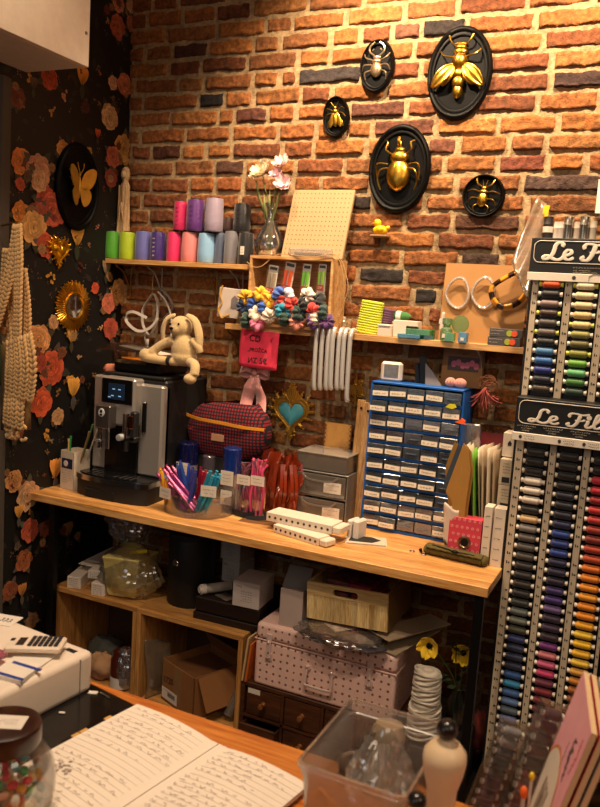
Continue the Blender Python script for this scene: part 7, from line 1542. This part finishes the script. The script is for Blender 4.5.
for i in range(6000):
    z=cr_.uniform(.014,.066); R_=.0555 if z>.03 else .049; a=cr_.uniform(0,6.28); r_=R_*math.sqrt(cr_.random())-.0085
    if r_<0: continue
    p=Vector((r_*math.cos(a),r_*math.sin(a),z))
    if z>.05 and (r_*math.cos(a)*.3+cr_.uniform(-.004,.004))<-.02: pass
    if all((p-q).length>.0152 for q in pos): pos.append(p)
    if len(pos)>110: break
CM={}
for i,p in enumerate(pos):
    c,n_=CC[cr_.randrange(8)]
    if c not in CM:
        mb=MB(); mb.box((0,0,0),(.0150,.0115,.0095),.004); o=mb.build('candy',P('cy'+c,c,rough=.35,coat=.3),ang=60); CM[c]=o.data; bpy.data.objects.remove(o)
    o=bpy.data.objects.new('candy',CM[c]); col.objects.link(o); o.location=J+p; o.rotation_euler=(cr_.uniform(0,3),cr_.uniform(0,3),cr_.uniform(0,3)); tag(o,f'{n_} candy among the sweets inside the glass jar','candy',f'{n_} candies in the jar')
# clear bin with bags
bx0,bx1,by0,by1=1.806,1.952,-1.955,-1.762; bh=.122; t=thing('clear_bin','open clear plastic bin holding plastic bags on the counter','bin',((bx0+bx1)/2,(by0+by1)/2,KZ)); w_,d_=(bx1-bx0)/2,(by1-by0)/2
bn=clear('binplastic',op=.09,milk='#e0d0c4',rough=.18,gloss=.35)
mb=MB()
def ringp(k,z,r0=.012):
    o=[]
    for cx,cy,a0 in ((w_*k-r0,d_*k-r0,0),(-w_*k+r0,d_*k-r0,PI/2),(-w_*k+r0,-d_*k+r0,PI),(w_*k-r0,-d_*k+r0,1.5*PI)):
        for i in range(6): a=a0+i*PI/10; o.append(Vector((cx+r0*math.cos(a),cy+r0*math.sin(a),z)))
    return o
R1=[ringp(.84,.002),ringp(.93,bh*.85),ringp(.95,bh*.86),ringp(.96,bh),ringp(1.0,bh),ringp(1.0,bh-.006),ringp(.985,bh-.006)]
vs=[p for r in R1 for p in r]; n=24; fs=[]
for k in range(len(R1)-1):
    for i in range(n): fs.append((k*n+i,k*n+(i+1)%n,(k+1)*n+(i+1)%n,(k+1)*n+i))
fs.append(tuple(range(n))); mb.add(vs,fs); mb.build('bin_shell',bn,t,ang=50,solid=.0016)
TB=Vector(t.location)
t=thing('wrapped_bottle','translucent bag of clear plastic wrapping with pale cap inside the bin','bag',TB+Vector((.012,.0,.004)))
mb=MB(); mb.lathe([(0,0),(.032,0),(.036,.02),(.036,.06),(.026,.085),(.022,.11),(.024,.13),(.018,.142),(0,.145)],22,sx=1,sy=1,rot=RX(-.12)); mb.build('bottle_body',clear('palebottle',op=.35,milk='#c8b090',gloss=.4),t)
bagmesh((0,-.01,0),.052,.06,0,.135,'bag_film',clear('film3',op=.12,gloss=.7,rough=.1),t,seed=3,neck=.35,n=.35)
mb=MB(); mb.box((.008,-.058,.035),(.04,.003,.018),.001,rot=RY(.25)); mb.build('paper_strip',P('paper'),t)
for k,(dx,dy,dz,sx_,sz_,c,lb) in enumerate(((-.045,-.055,.004,.020,.055,'#c07820','amber-orange packet standing at the left inside the clear bin'),(-.005,-.078,.004,.034,.038,'#d08c28','yellow-orange packet lying nearest inside the clear bin'),(-.038,.055,.004,.03,.05,'#6c5a4c','brown glittery packet at the back inside the clear bin'))):
    mb=MB(); mb.grid(lambda u,v:Vector(((u-.5)*2*sx_,.004*math.sin(u*9+v*6),sz_*v*(1+.2*math.sin(u*4)))),10,10); mb.build('foil_packet',P('fp'+c,c,rough=.3,var=.4),ang=50,loc=TB+Vector((dx,dy,dz)),label=lb,cat='packet',solid=.003)
# wooden bottle shapes
def mill(x,y,zt,r,label,br):
    t=thing('wooden_mill',label,'mill',(x,y,KZ)); H=zt-KZ-br*.9
    mb=MB(); mb.lathe([(0,0),(r*1.0,0),(r*1.1,.005),(r*1.05,H*.12),(r*.85,H*.38),(r*.68,H*.60),(r*.72,H*.70),(r*.95,H*.80),(r*1.04,H*.87),(r*1.0,H*.92),(r*.7,H*.965),(r*.4,H*.985),(r*.35,H),(0,H)],36); mb.build('mill_body',P('creamwood','#dcc09a',rough=.35,var=.06),t,ang=60)
    mb=MB(); mb.ell((0,0,zt-KZ),(br,br,br*.95),22); mb.build('ball_knob',P('darkball','#1c1816',rough=.25),t)
mill(1.990,-1.945,1.118,.0245,'tall cream wooden mill with dark ball knob right of the clear bin',.0125)
mill(1.979,-2.015,1.066,.017,'small cream wooden mill with dark ball knob in front of taller one',.0105)
# clear thread boxes leaning in a stand
def tbox(top,bot,w_,d_,cols,label,wh):
    v=top-bot; Lz=v.length; zx=v.normalized(); xx_=(CR-zx*CR.dot(zx)).normalized(); yy_=zx.cross(xx_); rot=Matrix((xx_,yy_,zx)).transposed().to_euler(); t=thing('thread_box',label,'thread box',bot,rot=rot)
    mb=MB(); th=.0015
    for s in(-1,1): mb.b2(s*w_/2-th/2,s*w_/2+th/2,-d_/2,d_/2,0,Lz); mb.b2(-w_/2,w_/2,s*d_/2-th/2,s*d_/2+th/2,0,Lz)
    mb.b2(-w_/2,w_/2,-d_/2,d_/2,Lz-th,Lz); mb.b2(-w_/2,w_/2,-d_/2,d_/2,0,th); mb.build('clear_case',clear('boxclear',op=.02,milk='#c8b8a8',gloss=.0,rough=.08),t)
    R_=Euler(rot).to_matrix()
    n=len(cols)
    for i,c in enumerate(cols):
        z=Lz*(1-(i+.8)/(n+.6)); r_=Lz/(n+.6)*.43; o=thing('boxed_spool',f'{cname(c)} thread spool, {ORD[i]} from top inside {wh}','thread spool',bot+R_@Vector((0,0,z)),rot=rot,group=f'spools inside {wh}')
        h=w_*.42; mb=MB(); mb.lathe([(0,-h*.78),(r_*.6,-h*.78),(r_,-h*.6),(r_,h*.6),(r_*.6,h*.78),(0,h*.78)],14,rot=RY(PI/2)); mb.build('thread',ringmat('bsp'+c,c,freq=2200,axis='X',bump=.4,rough=.5),o)
        mb=MB(); mb.lathe([(0,-h),(r_*.6,-h),(r_*.5,-h*.8),(r_*.5,h*.8),(r_*.6,h),(0,h)],14,rot=RY(PI/2)); mb.build('spool_core',corem,o)
T1=at(516,724,Y=-1.78); B1=at(470,845,Y=-1.80); B1.z=max(B1.z,KZ+.002); 
tbox(T1,B1,.036,.022,['#8c8c90','#a09c9c','#5c5c5c','#34383c','#4c4c48','#2c2c2c','#383838','#1c2428','#30383c','#1c1c20'],'clear box of grey and black spools leaning at the lower right corner','the grey thread box')
T2=at(556,705,Y=-1.78); B2_=at(503,845,Y=-1.80); B2_.z=max(B2_.z,KZ+.002)
tbox(T2,B2_,.036,.022,['#3c1414','#4c1818','#4c1c20','#5c2020','#4c2420','#7c2018','#8c2014','#641414','#58141c','#4c1018','#6c2018'],'clear box of dark red spools between grey box and pink magazine','the red thread box')
for px,py,c,r_,lb in ((532,775,'#e8c01c',.0035,'tiny yellow-headed pin standing beside pink magazine'),(524,791,'#e8641c',.005,'small orange-capped tube standing left of pink magazine')):
    q=at(px,py,Y=-1.86); q.z-=0; t=thing('coloured_pin',lb,'pin',(q.x,-1.86,KZ)); mb=MB(); H=q.z-KZ; mb.tube([(0,0,0),(0,0,H-r_)],r_*.5,8); mb.build('shaft',P('paper'),t); mb=MB(); mb.ell((0,0,H-.002),(r_,r_,r_*1.7),12); mb.build('head',P('pn'+c,c,rough=.4),t)
# magazines
P1=at(584,671,Y=-1.79); P2=at(592,733,Y=-1.925); P4=at(497,880,Y=-1.79); k=(P1.z-KZ-.002)/(P1.z-P4.z); P4=P1+(P4-P1)*k; U=P2-P1; V=P4-P1; N=U.cross(V).normalized()
if N.x>0: N=-N
def mag(off,c,label,th,name='magazine',cut=1.0,print_=False):
    t=thing(name,label,'magazine',P4-N*off,group=None); O=P1-P4
    mb=MB(); q=[Vector((0,0,0))+O,O+U*cut,U*cut,Vector((0,0,0))]
    for i_ in q: pass
    mb.add([a for a in q]+[a-N*th for a in q],[(0,1,2,3),(4,5,6,7),(0,1,5,4),(1,2,6,5),(2,3,7,6),(3,0,4,7)]); mb.build('pages',P('creampages','#d8b88c',rough=.8),t,ang=0)
    mb=MB(); mb.add([a+N*.0006 for a in q]+[a+N*.0001 for a in q],[(0,1,2,3),(4,5,6,7),(0,1,5,4),(1,2,6,5),(2,3,7,6),(3,0,4,7)]); cv=mb.build('cover',P('mg'+c,c,rough=.35),t,ang=0,label='coloured front cover')
    return t,cv,O
t,cv,O=mag(0,'#eca8ae','pink craft magazine with embroidery hoop picture leaning at lower right',.006,cut=1.0)
uu=U.normalized(); vv=V.normalized(); # frame on the cover
def MC(u,v):  # u along top edge (far->near), v down
    o=O+U*u+V*v+N*.0009; M=Matrix.Identity(4); x=uu; y=-(vv-uu*vv.dot(uu)).normalized()
    for i in range(3): M[i][0]=x[i]; M[i][1]=y[i]; M[i][2]=N[i]; M[i][3]=o[i]
    return M
hp=[(math.cos(a),math.sin(a)) for a in [i*2*PI/36 for i in range(36)]]; R_=U.length*.42; sgn=-1 if (uu.cross(-vv)).dot(N)<0 else 1
def disc(mb,M,rx,ry,mi,h=.0002): mb.prism([(x*rx,y*ry) for x,y in hp],h,M,mi)
mb=MB(); M=MC(.38,.56); disc(mb,M,R_,R_*1.1,0); disc(mb,M@TR(0,0,.0003),R_*.93,R_*1.03,1); mb.build('hoop_picture',[P('hoopwood','#c87c34'),P('hoopcloth','#dccfbc')],cv)
mb=MB()
for i_ in range(9): x0_=-R_*.3+R_*.08*i_; mb.strip([M@Vector((x0_,-R_*.6,.0008)),M@Vector((x0_+rnd.uniform(-.003,.003),-R_*.1,.0008)),M@Vector((x0_+rnd.uniform(-.006,.006),R_*.3,.0008))],tuple(uu),.0014,.0003)
mb.build('embroidery',P('embroid','#7c6450',rough=.9),cv)
mb=MB(); disc(mb,MC(.74,.62),R_*.22,R_*.30,0); mb.build('red_spot',P('spotred','#b81c38'),cv)
ct=P('magink','#4c3c44'); rd=P('magred','#c83848')
for txt,u_,v_,s_,m_ in (('CRAFT',.74,.27,.020,ct),('JOURNAL',.90,.27,.010,rd),('MAGAZINE',.55,.34,.006,ct)): pass
mb=MB(); m0=mb.m
def vline(u_,v0,v1,h,mi,r=.0006,n=10):
    pts=[]
    for i_ in range(n*3+1): v_=v0+(v1-v0)*i_/(n*3); pts.append(O+U*(u_+rnd.uniform(-h,h))+V*v_+N*.0012)
    mb.strip(pts,tuple(uu),r*2,.0002,mi)
vline(.70,.14,.34,.07,0,.0011,12); vline(.88,.08,.26,.035,1,.0008,9); vline(.52,.22,.36,.015,0,.0004,9); vline(.34,.31,.37,.01,0,.0004,4)
mb.build('cover_lettering',[ct,rd],cv,ang=0)
mag(.0095,'#b01c24','red magazine standing directly behind the pink one',.006)
mag(.019,'#8c8480','grey magazine rightmost in the stand behind the red one',.006)
# ================================================================ crocheted hanging at left edge
q=at(17,300,Y=-.62); HY=-.75; yarn=P('beigeyarn','#dcae70',rough=.95,var=.25,scale=200,bump=.6,bscale=400,sheen=.3)
t=thing('crochet_bag','beige chunky crocheted bag hanging from its straps at the left edge','bag',at(18,232,Y=HY)); B0=Vector(t.location)
def g(px,py,dy=0): return at(px,py,Y=HY+dy)-B0
def braid(mb,pl,w_,cols_,step=.015,r=.0058):
    """rows of V stitches along a path pl (list of points), w_ = width (callable)"""
    pts=cr_pts(pl,10); L=[0]
    for a,b in zip(pts,pts[1:]): L.append(L[-1]+(b-a).length)
    s=0; i=0
    while s<L[-1]:
        while i<len(L)-2 and L[i+1]<s: i+=1
        f=(s-L[i])/max(1e-6,L[i+1]-L[i]); c=pts[i].lerp(pts[i+1],f); d=(pts[i+1]-pts[i]).normalized(); side=d.cross(Vector((0,1,0))).normalized(); W=w_(s/L[-1]); 
        for k in range(cols_):
            o=side*((k+.5)/cols_-.5)*W; bul=-.010*(1-(2*abs((k+.5)/cols_-.5))**2)
            for sg in(-1,1):
                a_=c+o+side*sg*W/cols_*.42+Vector((0,bul,0)); b_=c+o+side*sg*W/cols_*.08+d*step*1.25+Vector((0,bul-.002,0)); mb.tube([a_-d*step*.3,(a_+b_)/2+Vector((0,-.002,0)),b_],[r*.8,r*1.15,r*.7],6)
        s+=step
mb=MB(); braid(mb,[g(19,226),g(14,262,-.01),g(4,300,-.02),g(-6,330,-.02)],lambda s:.035+.02*s,2); mb.build('strap',yarn,t,ang=180)
mb=MB(); braid(mb,[g(20,226),g(21,262,-.02),g(20,300,-.03),g(19,345,-.03)],lambda s:.03,2); mb.build('strap',yarn,t,ang=180)
mb=MB(); braid(mb,[g(10,250,.03),g(9,290,.03),g(13,345,.03)],lambda s:.05+.03*s,3); braid(mb,[g(25,270,.02),g(28,310,.02),g(27,345,.02)],lambda s:.03+.02*s,2); mb.build('strap',yarn,t,ang=180)
mb=MB(); braid(mb,[g(20,338,-.03),g(22,365,-.045),g(20,396,-.04)],lambda s:.12+.02*math.sin(s*3),5); mb.build('bag_body',yarn,t,ang=180)
mb=MB(); braid(mb,[g(16,393,-.035),g(15,410,-.045),g(14,426,-.04)],lambda s:.09,4); mb.build('bag_lower_panel',yarn,t,ang=180)
mb=MB()
for k in range(16): a=rnd.uniform(0,6.28); q_=g(17+rnd.uniform(-10,6),433+rnd.uniform(-6,5),-.04); mb.tube([q_+Vector((.014*math.cos(a+b),rnd.uniform(-.004,.004),.010*math.sin(a+b))) for b in (0,.8,1.6,2.4)],.0055,7)
mb.build('knotted_end',yarn,t,ang=180)
mb=MB(); mb.grid(lambda u,v:g(3+26*u,345+85*v,-.02),4,6); mb.build('lining',P('yarnlining','#7c5c34',rough=.9),t,ang=180,solid=.02)
mb=MB(); mb.tube([g(19,228),g(19,222)+Vector((0,0,.0)),Vector((-B0.x+.05,0,.02))],.004,8); mb.build('hanging_hook',P('brass'),t)
t=thing('green_pouch','dark green crocheted pouch hanging at the extreme left edge','pouch',at(0,365,Y=HY-.02)); mb=MB(); mb.ell((0,0,0),(.022,.02,.07),16,nz=.2,ns=16); mb.build('pouch_body',P('greenyarn','#2c3c1c',rough=.95,var=.4,bump=1,bscale=150),t,ang=180)
mb=MB(); q_=at(3,330,Y=HY)-Vector(t.location); mb.box(tuple(q_),(.03,.012,.026),.003,rot=RY(.3)); mb.build('wooden_toggle',P('toggle','#a8703c',rough=.5),t)
